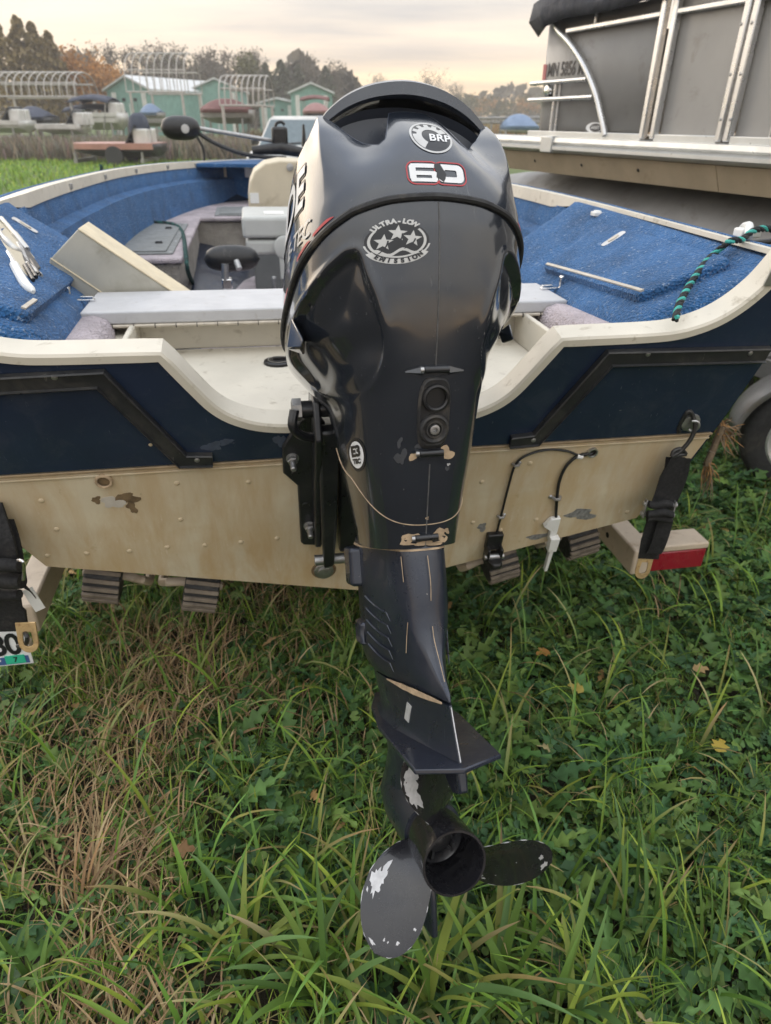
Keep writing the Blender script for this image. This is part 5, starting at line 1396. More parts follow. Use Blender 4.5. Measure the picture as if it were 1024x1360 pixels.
# ================================================================== tie-down straps
M_web = plain('black_webbing', (0.010, 0.010, 0.011), 0.85, var=0.4, scale=60, bmp=0.7, bscale=420, dirt=(0.05, 0.045, 0.04), dirt_amt=0.2, dirt_scale=30)
M_gold = plain('gold_zinc_hook', (0.56, 0.40, 0.20), 0.42, metal=0.55, var=0.25, scale=60, dirt=(0.25, 0.10, 0.04), dirt_amt=0.3, dirt_scale=50)
M_hook = plain('black_coated_hook', (0.055, 0.055, 0.055), 0.4, metal=0.6, var=0.5, scale=70)
def strap_right():
    t = thing('ratchet_strap', 'black ratchet tie-down strap hooked on the right of the transom', 'strap')
    D = lambda px, py, y: gy(px, py, y)
    y0 = 1.40
    hook = [D(902, 574, y0), D(901, 568, y0 - .003), D(909, 553, y0 - .012), D(915, 546, y0 - .014), D(920, 552, y0 - .015), D(923, 566, y0 - .018), D(918, 582, y0 - .02), D(905, 598, y0 - .02), D(893, 606, y0 - .02)]
    mb = MB(); mb.tube(smooth_path(hook, 6), .0048, 10); mb.build('hook', M_hook, t)
    a, b = D(892, 606, y0 - .02), D(911, 603, y0 - .015)
    mb = MB(); mb.tube([a, b], .005, 10); mb.tube(smooth_path([a, D(895, 599, y0 - .018), D(904, 596, y0 - .018), b], 5), .0045, 8); mb.build('hook_eye', M_hook, t)
    rt = Vector((1, .12, -.12)).normalized(); nr = Vector((-.1, -1, .15)).normalized()
    w1 = [D(901, 607, y0 - .02), D(893, 630, y0 - .015), D(886, 652, y0 - .01), D(880, 668, y0 - .01)]
    mb = MB(); mb.ribbon(smooth_path(w1, 5), rt, [.034 + .022 * min(1, i / 6) for i in range(16)], .004, nr); mb.build('upper_webbing', M_web, t, 40)
    w2 = [D(901, 608, y0 - .012), D(897, 632, y0 + .0), D(888, 656, y0 + .005), D(878, 676, y0 + .004)]
    mb = MB(); mb.ribbon(smooth_path(w2, 5), rt, .060, .004, nr); mb.build('back_webbing', M_web, t, 40)
    c = D(875, 676, y0 - .02)
    R_ = Matrix((rt, -nr, rt.cross(-nr))).transposed()
    mb = MB(); mb.box(c + R_ @ Vector((-.036, 0, 0)), (.004, .018, .045), R_).box(c + R_ @ Vector((.036, 0, 0)), (.004, .018, .045), R_); mb.tube([c + R_ @ Vector((-.042, 0, .012)), c + R_ @ Vector((.042, 0, .012))], .006, 10).tube([c + R_ @ Vector((-.042, 0, -.014)), c + R_ @ Vector((.042, 0, -.014))], .006, 10); mb.build('buckle', M_steel, t, 30, .001)
    for k, (dz, dy, w) in enumerate(((.016, -.012, .058), (-.004, -.018, .064), (-.020, -.008, .060))):
        cc = c + R_ @ Vector((0.004 * (k - 1), dy, dz))
        mb = MB(); rg = []
        for f in np.linspace(-1, 1, 9):
            rg.append([cc + R_ @ Vector((f * w / 2, .010 * math.cos(a), (.0105 - .002 * abs(f)) * math.sin(a) + .003 * math.sin(f * 3 + k))) for a in np.linspace(0, 2 * math.pi, 12, endpoint=False)])
        mb.loft(rg); mb.build('wound_webbing', M_web, t, 50)
    w3 = [D(876, 684, y0 - .015), D(868, 705, y0 - .01), D(864, 725, y0 - .005), D(861, 742, y0)]
    mb = MB(); mb.ribbon(smooth_path(w3, 5), rt, [.050] * 8 + [.054] * 8, .005, nr); mb.build('lower_webbing', M_web, t, 40)
    w4 = [D(884, 690, y0 - .02), D(878, 712, y0 - .018), D(872, 728, y0 - .014), D(868, 735, y0 - .012)]
    mb = MB(); mb.ribbon(smooth_path(w4, 5), rt, .040, .004, nr); mb.build('loose_tail', M_web, t, 40)
    flat_hook(t, D(855, 752, y0 - .004), rt, nr, .95)
    return t
def flat_hook(t, c, rt, nr, k):
    """keyhole plate: rounded tongue with an oblong slot"""
    up = rt.cross(nr).normalized()
    if up.z < 0: up = -up
    n = 16; outer, inner = [], []
    for i in range(n + 1):
        a = math.pi + math.pi * i / n
        outer.append((.021 * math.cos(a), .024 * math.sin(a) - .012)); inner.append((.0105 * math.cos(a), .012 * math.sin(a) - .010))
    outer += [(.021, .034), (-.021, .034)]; inner += [(.0085, .012), (-.0085, .012)]
    m_ = len(outer); vs = []
    for tt in (-.0022, .0022):
        vs += [c + (rt * x + up * z) * k + nr * tt for x, z in outer] + [c + (rt * x + up * z) * k + nr * tt for x, z in inner]
    fs = []
    for i in range(m_):
        j = (i + 1) % m_
        fs += [(i, j, j + m_, i + m_), (2 * m_ + i, 3 * m_ + i, 3 * m_ + j, 2 * m_ + j), (i, i + 2 * m_, j + 2 * m_, j), (i + m_, j + m_, j + 3 * m_, i + 3 * m_)]
    mb = MB(); mb.add(vs, fs); mb.build('flat_hook', M_gold, t, 30, .0008)
strap_right()
def strap_left():
    t = thing('ratchet_strap', 'bulky black tie-down strap at the left edge above the licence plate', 'strap')
    y0 = 1.12
    D = lambda px, py, y=y0: gy(px, py, y)
    rt = Vector((1, .05, 0)).normalized(); nr = Vector((0, -1, .25)).normalized()
    w1 = [D(-8, 668, y0 + .03), D(-4, 690, y0 + .02), D(2, 720), D(4, 745)]
    mb = MB(); mb.ribbon(smooth_path(w1, 5), rt, [.03 + .03 * i / 15 for i in range(16)], .006, nr); mb.build('upper_webbing', M_web, t, 40)
    w1 = [D(2, 690, y0 + .04), D(10, 715, y0 + .03), D(16, 745, y0 + .02), D(20, 770, y0 + .02)]
    mb = MB(); mb.ribbon(smooth_path(w1, 5), rt, .046, .005, nr); mb.build('back_webbing', M_web, t, 40)
    for k, (py, w, r) in enumerate(((752, .100, .016), (772, .106, .019), (790, .098, .014))):
        c = D(-8, py, y0 - .02 + .008 * k); rg = []
        for f in np.linspace(-1, 1, 11):
            rg.append([c + rt * (f * w / 2 + .002 * math.sin(k)) + nr * (r * math.cos(a)) + Vector((0, 0, (r - .003 * abs(f) ** 3) * math.sin(a) + .002 * math.sin(4 * f + k))) for a in np.linspace(0, 2 * math.pi, 12, endpoint=False)])
        mb = MB(); mb.loft(rg); mb.build('wound_webbing', M_web, t, 50)
    mb = MB(); a, b = D(24, 744, y0 - .03), D(32, 758, y0 - .03); mb.tube(smooth_path([a, D(30, 746, y0 - .035), b, D(31, 770, y0 - .03)], 4), .0035, 8); mb.build('buckle', M_chrome, t)
    w3 = [D(-2, 790, y0), D(2, 812, y0 + .01), D(6, 838, y0 + .015)]
    mb = MB(); mb.ribbon(smooth_path(w3, 5), rt, [.085] * 5 + [.098] * 6, .008, nr); mb.build('lower_webbing', M_web, t, 40)
    w4 = [D(26, 775, y0), D(38, 782, y0), D(44, 790, y0 + .005)]
    mb = MB(); mb.ribbon(smooth_path(w4, 4), Vector((-.4, 0, 1)), .02, .003, nr); mb.build('loose_tail', M_web, t, 40)
    w5 = [D(36, 782, y0 + .01), D(46, 798, y0 + .015), D(54, 810, y0 + .02)]
    mb = MB(); mb.ribbon(smooth_path(w5, 4), Vector((1, 0, .5)), .026, .001, nr); mb.build('care_tag', M_whiteplas, t, 40)
    flat_hook(t, D(37, 846, y0), Vector((1, .05, 0)).normalized(), nr, 1.0)
    mb = MB(); mb.tube(smooth_path([D(32, 838, y0 + .01), D(36, 846, y0 - .01), D(34, 856, y0), D(24, 858, y0 + .02)], 4), .005, 8); mb.build('shackle', M_hook, t)
strap_left()

# ================================================================== the trailer under the boat
M_trl = plain('tan_trailer_paint', (0.52, 0.43, 0.33), 0.5, var=0.15, scale=8, dirt=(0.25, 0.17, 0.10), dirt_amt=0.2, dirt_scale=20)
M_roll = plain('ribbed_roller_rubber', (0.20, 0.165, 0.13), 0.8, var=0.35, scale=30, dirt=(0.24, 0.19, 0.14), dirt_amt=0.35, dirt_scale=18)
M_redlens = plain('red_tail_lens', (0.27, 0.012, 0.025), 0.25, var=0.15, coat=0.5)
trailer = thing('boat_trailer', 'tan boat trailer with ribbed rollers under the fishing boat', 'trailer', BOAT)
# right rear beam and lamp
zt_ = -.06
a_ = [bZ(812, 690, zt_), bZ(838, 706, zt_), bZ(866, 722, zt_)]
mb = MB()
def beam(p, q, w, h, name, m=M_trl, bev=.006):
    p, q = Vector(p), Vector(q); d = (q - p).normalized(); s_ = d.cross(Vector((0, 0, 1))).normalized(); u_ = s_.cross(d)
    mb = MB(); mb.loft([[e + s_ * (sx * w / 2) + u_ * (sz * h / 2) for sx, sz in ((-1, -1), (1, -1), (1, 1), (-1, 1))] for e in (p, q)])
    return mb.build(name, m, trailer, 30, bev)
beam((.86, 2.6, -.10), (.86, .14, -.10), .065, .085, 'side_rail')
beam((-.84, 2.6, -.10), (-.84, .14, -.10), .065, .085, 'side_rail')
beam((-.81, .50, -.145), (.83, .50, -.145), .06, .06, 'crossbeam'); beam((-.81, 1.8, -.145), (.83, 1.8, -.145), .06, .06, 'crossbeam')
beam((0, 2.2, -.16), (0, 5.6, -.10), .09, .09, 'tongue')
# lamp housing
c0, c1 = bZ(866, 716, -.055), bZ(940, 708, -.055)
lw = .185
lampc = Vector((.985, .16, -.085))
mb = MB(); mb.box(lampc + Vector((0, .04, .012)), (lw, .085, .022)); mb.box(lampc + Vector((0, .05, -.03)), (lw, .06, .07)); lh = mb.build('lamp_housing', M_trl, trailer, 30, .005)
mb = MB(); mb.box(lampc + Vector((0, .006, -.033)), (lw - .006, .014, .066)); lamp = mb.build('tail_lamp', M_redlens, trailer, 30, .004)
mb = MB(); mb.box(lampc + Vector((0, .012, -.033)), (lw + .004, .006, .075)); mb.build('lamp_bezel', M_trl, lamp, 30, .002)
mb = MB(); mb.lathe([(0, .009), (.001, .009)], (.826, .30, -.10), (.7, .30, -.10), 14); mb.build('bolt_hole', M_black, trailer)
# ribbed rollers
def roller(cx, cy, cz, tilt, label):
    rl = thing('roller', None, None); rl.parent = trailer; rl.location = (cx, cy, cz); rl.rotation_euler = (0, tilt, 0); rl['label'] = label
    mb = MB(); w, r = .082, .064; prof = []
    mb.lathe([(0, .02), (0, r - .004), (.004, r)] + [(w - .004, r), (w, r - .004), (w, .02)], (-w / 2, 0, 0), (1, 0, 0), 30); mb.build('roller_body', M_rubber, rl, 40)
    for k in range(20):
        a = 2 * math.pi * k / 20
        mb = MB(); mb.box((0, (r + .001) * math.cos(a), (r + .001) * math.sin(a)), (w - .002, .0105, .010), Matrix.Rotation(a - math.pi / 2, 3, 'X')); mb.build('rib', M_roll, rl, 30, .0015)
    sg = 1 if tilt > 0 else -1
    mb = MB(); mb.tube([(-.05, 0, 0), (.05, 0, 0), (.085 * 1, 0, -.006), (.10, .03, -.03), (.10, .10, -.04)] if cx < 0 and cx < -.5 else [(.05, 0, 0), (-.05, 0, 0), (-.08, 0, -.006), (-.095, .03, -.03), (-.095, .10, -.04)], .011, 10); mb.build('axle_arm', M_trl, rl)
def keelz(x): return abs(x) * .2513
for (px, py, lb) in ((138, 776, 'leftmost ribbed rubber roller'), (268, 789, 'ribbed rubber roller left of the motor leg'), (664, 750, 'ribbed rubber roller below the black transducer'), (769, 718, 'ribbed rubber roller below the grey scuffed patch')):
    p = bY(px, py, .055)
    z = p.z + .010
    roller(p.x, .055 + .03, z, -.25 * (1 if p.x > 0 else -1), lb)
# licence plate
mb = MB()
yp = .02
pc = [bY(px, py, yp) for px, py in ((-30, 845), (44, 843), (45, 880), (-30, 889))]
M_plate = plain('white_licence_plate', (0.72, 0.73, 0.74), 0.4, var=0.06, dirt=(0.4, 0.35, 0.28), dirt_amt=0.1)
M_pblue = plain('blue_plate_band', (0.05, 0.10, 0.26), 0.4)
M_pgreen = plain('green_month_sticker', (0.03, 0.42, 0.26), 0.4)
ex = bY(42, 880, yp); PX1 = ex.x + .004; PZ0 = ex.z - .004
mb = MB(); mb.box((PX1 - .152, yp + .003, PZ0 + .076), (.304, .003, .152)); lp_ = mb.build('licence_plate', M_plate, trailer, 30, .002); lp_['label'] = 'white licence plate with black digits and a green sticker'
def flat_text(txt, size, cx, cz, y, m, name, parent, bold=0.0, sp=1.0, sx=1.0):
    vs, fs = text_tris(txt, size, bold, sp, 0, 0)
    mb = MB(); mb.v = [(cx + u * sx, y, cz + v) for u, v in vs]; mb.f = list(fs); return mb.build(name, m, parent, 0, recalc=False)
flat_text('380', .088, PX1 - .066, PZ0 + .062, yp - .0002, M_dblack, 'digits', lp_, .002, .95, .82)
mb = MB(); mb.box((PX1 - .152, yp + .0008, PZ0 + .016), (.29, .0016, .022)); mb.build('state_band', M_pblue, lp_, 0)
flat_text('SEP', .019, PX1 - .083, PZ0 + .016, yp - .0005, M_dwhite, 'lettering', lp_, .0006)
mb = MB(); mb.box((PX1 - .037, yp + .0004, PZ0 + .019), (.044, .003, .024)); sk_ = mb.build('month_sticker', M_pgreen, lp_, 0)
flat_text('7', .020, PX1 - .036, PZ0 + .019, yp - .0016, M_dblack, 'lettering', sk_, .0006)
beam((-.98, .10, -.15), (-.82, .10, -.15), .03, .03, 'plate_bar')
# ================================================================== the pontoon boat on the right
PYAW = rad(22.9)
PD = Vector((-math.sin(PYAW), math.cos(PYAW), 0)); PN = Vector((math.cos(PYAW), math.sin(PYAW), 0))
PF = Matrix((-PD, PN, Vector((0, 0, 1)))).transposed().to_4x4(); PF.translation = (0.953, 4.8945, 0)
pon = thing('pontoon_boat', 'grey panelled pontoon boat with aluminium rails and dark cover on the right', 'pontoon boat', PF)
M_panel = plain('grey_fence_panel', (0.34, 0.33, 0.315), 0.36, metal=0.0, var=0.10, scale=3, dirt=(0.20, 0.18, 0.15), dirt_amt=0.15, dirt_scale=7)
M_rail = plain('anodised_rail', (0.66, 0.66, 0.66), 0.30, metal=0.75, var=0.08)
M_rubrail = plain('pale_rub_rail', (0.60, 0.61, 0.60), 0.36, metal=0.5, var=0.08)
M_cover = plain('charcoal_cover_cloth', (0.045, 0.048, 0.060), 0.85, var=0.25, scale=7, bmp=0.5, bscale=14, bdist=0.03)
M_skirt = plain('beige_deck_skirt', (0.46, 0.375, 0.27), 0.55, var=0.14, scale=5, dirt=(0.3, 0.22, 0.14), dirt_amt=0.15)
M_tube = plain('oxidised_pontoon_tube', (0.29, 0.288, 0.285), 0.6, metal=0.1, var=0.22, scale=3, dirt=(0.16, 0.14, 0.12), dirt_amt=0.25, dirt_scale=5)
zb, ztop = 1.362, 1.885
FARX, NEARX = -0.10, 4.6
def pbox(x0, x1, y0, y1, z0, z1, name, m, par=pon, bev=.004):
    mb = MB(); mb.box(((x0 + x1) / 2, (y0 + y1) / 2, (z0 + z1) / 2), (x1 - x0, y1 - y0, z1 - z0)); return mb.build(name, m, par, 30, bev)
def ptube(pts, r, name, par=pon, m=M_rail):
    mb = MB(); mb.tube(pts, r, 12); return mb.build(name, m, par)
# fence panels: the rounded far corner, then flat bays
cor = [(FARX + .10 - .10 * math.cos(a), .02 + .10 - .10 * math.sin(a)) for a in np.linspace(0, math.pi / 2, 8)]
path = [(FARX, 2.2)] + cor + [(.95, .02)]
mb = MB(); mb.loft([[(x, y, zb + .012), (x, y, ztop + .07)] for x, y in path], False, False); mb.build('fence_panel', M_panel, pon, 40, solid=.006)
for x0, x1 in ((1.045, 1.455), (1.52, 2.30), (2.38, 3.3), (3.4, 4.5)):
    pbox(x0, x1, .017, .023, zb + .012, ztop + .06, 'fence_panel', M_panel)
# rails
def sq(p, q, w, name, par=pon, m=M_rail):
    p, q = Vector(p), Vector(q); d = (q - p).normalized(); s_ = d.cross(Vector((0, 1, 0))).normalized(); u_ = Vector((0, 1, 0))
    mb = MB(); mb.loft([[e + s_ * (sx * w / 2) + u_ * (sz * w / 2) for sx, sz in ((-1, -1), (1, -1), (1, 1), (-1, 1))] for e in (p, q)]); return mb.build(name, m, par, 30, .006)
arch = [(.062, -.02, 1.95), (.115, -.02, 1.892), (.22, -.02, 1.835), (.32, -.02, 1.771), (.41, -.02, 1.70), (.49, -.02, 1.623), (.545, -.02, 1.56), (.60, -.02, 1.48), (.64, -.02, 1.42), (.668, -.02, 1.372)]
ptube(smooth_path(arch, 4), .017, 'arch_rail')
ptube([(-.13, .03, 1.638), (-.11, -.02, 1.638), (.44, -.02, 1.642)], .012, 'hand_rail'); ptube([(-.14, .03, 1.551), (-.12, -.02, 1.551), (.515, -.02, 1.556)], .012, 'hand_rail')
ptube([(.142, -.01, 1.64), (.134, -.01, 1.372)], .010, 'rail_post'); ptube([(.155, .01, 1.64), (.15, .01, 1.372)], .010, 'rail_post'); ptube([(.43, -.0, 1.985), (.43, -.0, 1.885)], .010, 'rail_post')
sq((.19, -.01, 1.882), (.95, -.01, 1.886), .026, 'top_rail'); sq((1.045, -.01, 1.886), (1.47, -.01, 1.886), .026, 'top_rail'); sq((1.54, -.01, 1.886), (4.5, -.01, 1.886), .026, 'top_rail')
for x in (.955, 1.035, 1.462, 1.510, 2.31, 2.37, 3.32, 3.39): sq((x, -.01, zb), (x + .012, -.01, 2.0), .034, 'panel_post')
sq((1.735, -.01, 1.36), (1.735, -.01, 1.885), .016, 'panel_post')
for x0, x1 in ((-.10, .95), (1.045, 1.455), (1.53, 4.5)): pbox(x0, x1, -.022, .012, zb - .012, zb + .024, 'base_rail', M_rubrail)
for x in (1.445, 1.50):
    for z in (1.45, 1.62, 1.80):
        mb = MB(); mb.lathe([(0, .007), (.003, .004)], (x + .016, -.028, z), (x + .016, -1, z), 8); mb.build('rivet', M_steel, pon)
# deck edge rub rail in two ridges
mb = MB(); pr = [(.0, 1.358), (-.05, 1.352), (-.055, 1.330), (-.040, 1.318), (-.058, 1.306), (-.058, 1.290), (-.04, 1.278), (0, 1.268)]
mb.loft([[(x, y, z) for y, z in pr] for x in (-.62, -.2, NEARX)], True, True); dr_ = mb.build('rub_rail', M_rubrail, pon, 30)
pbox(.115, .235, -.064, -.01, 1.272, 1.360, 'joint_sleeve', M_rubrail, dr_, .006)
pbox(-.60, NEARX, .0, 2.3, 1.27, 1.35, 'deck', M_skirt)
# skirt below the deck, in two lengths
for x0, x1 in ((-.40, 1.462), (1.466, NEARX)):
    mb = MB(); mb.loft([[(x, .0, 1.266), (x, .03, 1.266), (x, .075, 1.158), (x, .055, 1.152)] for x in (x0, x1)]); s_ = mb.build('deck_skirt', M_skirt, pon, 30)
    for k in range(3):
        xx = x0 + .35 + k * (x1 - x0 - .4) / 3
        mb = MB(); mb.lathe([(0, .010), (.003, .006)], (xx, .022, 1.215), (xx, -.978, .80), 8); mb.build('screw', M_black, s_)
# pontoon tubes with nose cones
for yy in (.47, 1.9):
    mb = MB(); n = 28; rings = []
    for x, r, dz in ((-1.3, .01, .18), (-1.1, .13, .13), (-.8, .24, .06), (-.45, .31, .01), (-.1, .33, 0), (NEARX, .33, 0)):
        rings.append([(x, yy + r * math.cos(a), .80 + dz + r * math.sin(a)) for a in np.linspace(0, 2 * math.pi, n, endpoint=False)])
    mb.loft(rings); mb.build('pontoon_tube', M_tube, pon, 40)
    mb = MB(); mb.box((2.0, yy, 1.18), (5.0, .05, .16)); mb.build('tube_riser', M_tube, pon, 30)
for k in range(6): pbox(-.3 + k * .8, -.25 + k * .8, .2, 2.2, 1.19, 1.268, 'cross_member', M_tube)
# cover stretched over the bow, sagging between bows
rings = []
for x in np.linspace(-.16, NEARX, 26):
    k = min(1, (x + .16) / .25); sag = .02 * math.sin(x * 7.0) + .012 * math.sin(x * 17 + 1)
    lo = 1.905 + (.035 * math.sin(x * 5.5 + .6)) * .5 + max(0, (x - .1)) * .065
    edge = -.03 - .05 * k ** .5
    rings.append([(x + .02, edge + .05 * (1 - k), lo - .02 * (1 - k)), (x, edge - .012, lo + .05), (x, edge + .01, lo + .14), (x, edge + .10, 2.13 * (.93 + .07 * k) + sag + max(0, x) * .05), (x, .5, 2.30 * (.9 + .1 * k) + max(0, x) * .05), (x, 1.2, 2.38 * (.9 + .1 * k) + max(0, x) * .05), (x, 2.2, 2.1 + max(0, x) * .05)])
mb = MB(); mb.loft(rings, False, False); mb.build('bow_cover', M_cover, pon, 60, solid=.006)
# registration lettering, red sticker, maker's oval
M_reg = plain('faded_registration_letters', (0.035, 0.035, 0.04), 0.5)
M_pink = plain('faded_red_sticker', (0.44, 0.14, 0.14), 0.5)
def ptext(txt, size, cx, cz, m, sx=1.0, y=.0135, bold=0.002):
    vs, fs = text_tris(txt, size, bold, 1.0, .08, 0)
    mb = MB(); mb.v = [(cx + u * sx, y, cz + v) for u, v in vs]; mb.f = list(fs); return mb.build('registration_number', m, pon, 0, recalc=False)
ptext('MN 5856 ML', .098, .195, 1.700, M_reg, .74)
pbox(-.045, -.012, .0125, .0155, 1.655, 1.735, 'red_sticker', M_pink, pon, 0.0)
mb = MB(); mb.prism([(.525 + .075 * math.cos(a), 1.408 + .026 * math.sin(a)) for a in np.linspace(0, 2 * math.pi, 28, endpoint=False)], lambda u, v, t: Vector((u, t, v)), .010, .0165); em = mb.build('maker_badge', M_dwhite, pon, 0)
mb = MB(); mb.prism([(.538 + .050 * math.cos(a), 1.408 + .020 * math.sin(a)) for a in np.linspace(0, 2 * math.pi, 28, endpoint=False)], lambda u, v, t: Vector((u, t, v)), .007, .0098); mb.build('badge_field', M_reg, em, 0)
vs, fs = text_tris('AVANTI', .024, .0005, 1, 0, 0); mb = MB(); mb.v = [(.538 + u * .85, .0055, 1.408 + v) for u, v in vs]; mb.f = list(fs); mb.build('lettering', M_dwhite, em, 0, recalc=False)
mb = MB(); c = (.065, -.012, 1.597); mb.lathe([(0, .030), (.02, .034), (.035, .026), (.04, .0001)], (c[0], .012, c[2]), (c[0], -1, c[2]), 16); nl = mb.build('nav_light', M_chrome, pon)
mb = MB(); mb.lathe([(0, .024), (.02, .024), (.022, .01)], (c[0] + .006, .0, c[2] - .03), (c[0] + .006, -1, c[2] - .03), 14); mb.build('light_lens', M_black, nl)

# the pontoon's trailer: fender and wheel at the right edge
pt_ = thing('pontoon_trailer', 'grey trailer with wheel under the pontoon boat at the right edge', 'trailer')
M_fender = plain('grey_fender_paint', (0.20, 0.195, 0.19), 0.5, metal=0.3, var=0.15, dirt=(0.2, 0.15, 0.1), dirt_amt=0.2)
M_tyre = plain('tyre_rubber', (0.030, 0.030, 0.031), 0.8, var=0.25, scale=20, dirt=(0.12, 0.10, 0.08), dirt_amt=0.25)
wc = gz(1075, 588, .255); wc = Vector((wc.x, wc.y, .255))
ax = Vector((-.30, -1, 0)).normalized()          # outward, towards the camera
sd_ = ax.cross(Vector((0, 0, 1))).normalized()
mb = MB(); Rw = .262
mb.lathe([(-.17, .16), (-.175, .20), (-.165, .245), (-.14, .258), (-.10, .262), (-.05, .262), (-.02, .256), (.0, .240), (.006, .20), (.0, .165)], wc, wc + ax, 48, False); whl = mb.build('tyre', M_tyre, pt_, 50)
mb = MB(); mb.lathe([(-.15, .165), (.0, .168), (.006, .160), (-.006, .150), (-.012, .125), (-.03, .118), (-.034, .075), (-.02, .06), (-.018, .035), (.01, .032), (.012, .0001)], wc, wc + ax, 40, False); rim = mb.build('rim', M_rubrail, whl, 40)
for k in range(5):
    a = k * 2 * math.pi / 5; p = wc + (sd_ * math.cos(a) + Vector((0, 0, 1)) * math.sin(a)) * .055
    mb = MB(); mb.lathe([(-.02, .010), (-.005, .010), (-.003, .006)], p, p + ax, 6); mb.build('lug_nut', M_steel, rim, 30)
rings = []
for a in np.linspace(rad(6), rad(174), 26):
    e_ = sd_ * math.cos(a) + Vector((0, 0, 1)) * (math.sin(a) * .93); r = .318
    rings.append([wc + e_ * (r - .028) + ax * .030, wc + e_ * (r - .006) + ax * .028, wc + e_ * r + ax * .016, wc + e_ * (r + .004) - ax * .06, wc + e_ * (r - .02) - ax * .19])
mb = MB(); mb.loft(rings, False, False); mb.build('fender', M_fender, pt_, 40, solid=.004)
fw = wc + Vector((0, .35, .30))
mb = MB(); dd = Vector((-PD.x, -PD.y, 0)); a0 = wc + ax * -.30 + Vector((0, 0, .17))
for e in (0,):
    mb.loft([[a0 + dd * s + ax * (sx * .04) + Vector((0, 0, sz * .05)) for sx, sz in ((-1, -1), (1, -1), (1, 1), (-1, 1))] for s in (-2.5, 2.2)])
mb.build('frame_rail', M_fender, pt_, 30, .006)
mb = MB(); mb.tube([wc - ax * .05, wc - ax * 1.7], .03, 10); mb.build('axle', M_fender, pt_)
for s in (-1.4, -.2, 1.0):
    q = a0 + dd * s; mb = MB(); mb.tube([q + Vector((0, 0, .04)), q + ax * -.25 + Vector((0, 0, .10))], .03, 8); mb.build('bunk_post', M_fender, pt_)
# ================================================================== the yard and shore behind
def fmat(name, c, rough=0.6, metal=0.0, var=0.2, scale=2.0): return plain(name, c, rough, metal, var, scale)
M_shed = fmat('sage_green_siding', (0.19, 0.35, 0.31)); M_shedw = fmat('white_shed_trim', (0.66, 0.66, 0.64)); M_shroof = fmat('white_metal_roof', (0.60, 0.62, 0.63), .4, .2)
M_lift = fmat('pale_lift_tubing', (0.46, 0.43, 0.40), .5, .2); M_dkwin = plain('dark_window', (0.03, 0.035, 0.04), 0.12)
M_bwhite = fmat('white_gelcoat', (0.62, 0.61, 0.58), .35); M_bred = fmat('faded_red_hull', (0.46, 0.24, 0.20), .45); M_bdark = fmat('dark_hull', (0.035, 0.036, 0.04), .4)
M_tarpblue = fmat('blue_tarp', (0.17, 0.24, 0.36), .7); M_tarpmar = fmat('maroon_canvas', (0.17, 0.075, 0.07), .85); M_tarpnavy = fmat('navy_cover', (0.045, 0.055, 0.085), .8); M_tarpred = fmat('faded_red_cover', (0.30, 0.16, 0.15), .8)
M_galv = fmat('dull_dock_metal', (0.34, 0.33, 0.32), .5, .5); M_bark = plain('bark', (0.14, 0.11, 0.085), .9, var=.35)

def shed(label, px0, px1, py_eave, py_ridge, Y, depth, yaw, door=True, win=0, group='green boat sheds'):
    p0, p1 = gy(px0, py_eave, Y), gy(px1, py_eave, Y)
    w = p1.x - p0.x; he = p0.z; hr = gy((px0 + px1) / 2, py_ridge, Y).z
    t = thing('boat_shed', label, 'shed', Matrix.Translation(((p0.x + p1.x) / 2, Y, 0)) @ Matrix.Rotation(rad(yaw), 4, 'Z'), group)
    mb = MB(); mb.prism([(-w / 2, 0), (w / 2, 0), (w / 2, he), (0, hr), (-w / 2, he)], lambda u, v, d: Vector((u, d, v)), 0, depth); mb.build('wall', M_shed, t, 20)
    rf = None
    for s in (-1, 1):
        mb = MB(); k = .25; mb.prism([(s * (w / 2 + k), he - k * (hr - he) / (w / 2) + .04), (0, hr + .04), (0, hr + .20), (s * (w / 2 + k), he - k * (hr - he) / (w / 2) + .20)], lambda u, v, d: Vector((u, d, v)), -.3, depth + .3); mb.build('roof', M_shroof, t, 20)
    for s in (-1, 1):
        mb = MB(); mb.box((s * w * .34, -.04, he * .48), (w * .10, .06, he * .96)); mb.build('white_panel', M_shedw, t, 0)
    if door:
        mb = MB(); mb.box((0, -.05, he * .36), (w * .34, .06, he * .72)); d_ = mb.build('door', M_shed, t, 0, .02)
        mb = MB(); mb.box((0, -.085, he * .36), (.10, .02, he * .70)); mb.build('door_gap', M_shedw, d_, 0)
    for k in range(win):
        mb = MB(); mb.box((-w * .12 + k * w * .26, -.05, he * .80), (w * .07, .06, w * .05)); wn_ = mb.build('window', M_dkwin, t, 0)
    return t
shed('large green shed at the far left with white corner panels', 134, 206, 120, 103, 72, 14, -22, True, 2)
shed('green gabled shed with tan door beyond the boat lift frame', 254, 318, 120, 106, 78, 10, 6, True, 0)
shed('low green shed with white roof between the two gabled sheds', 344, 392, 138, 132, 80, 5, 0, False, 2)
shed('small green gabled shed with white corners nearest the motor', 386, 441, 124, 112, 76, 8, 4, True, 0)

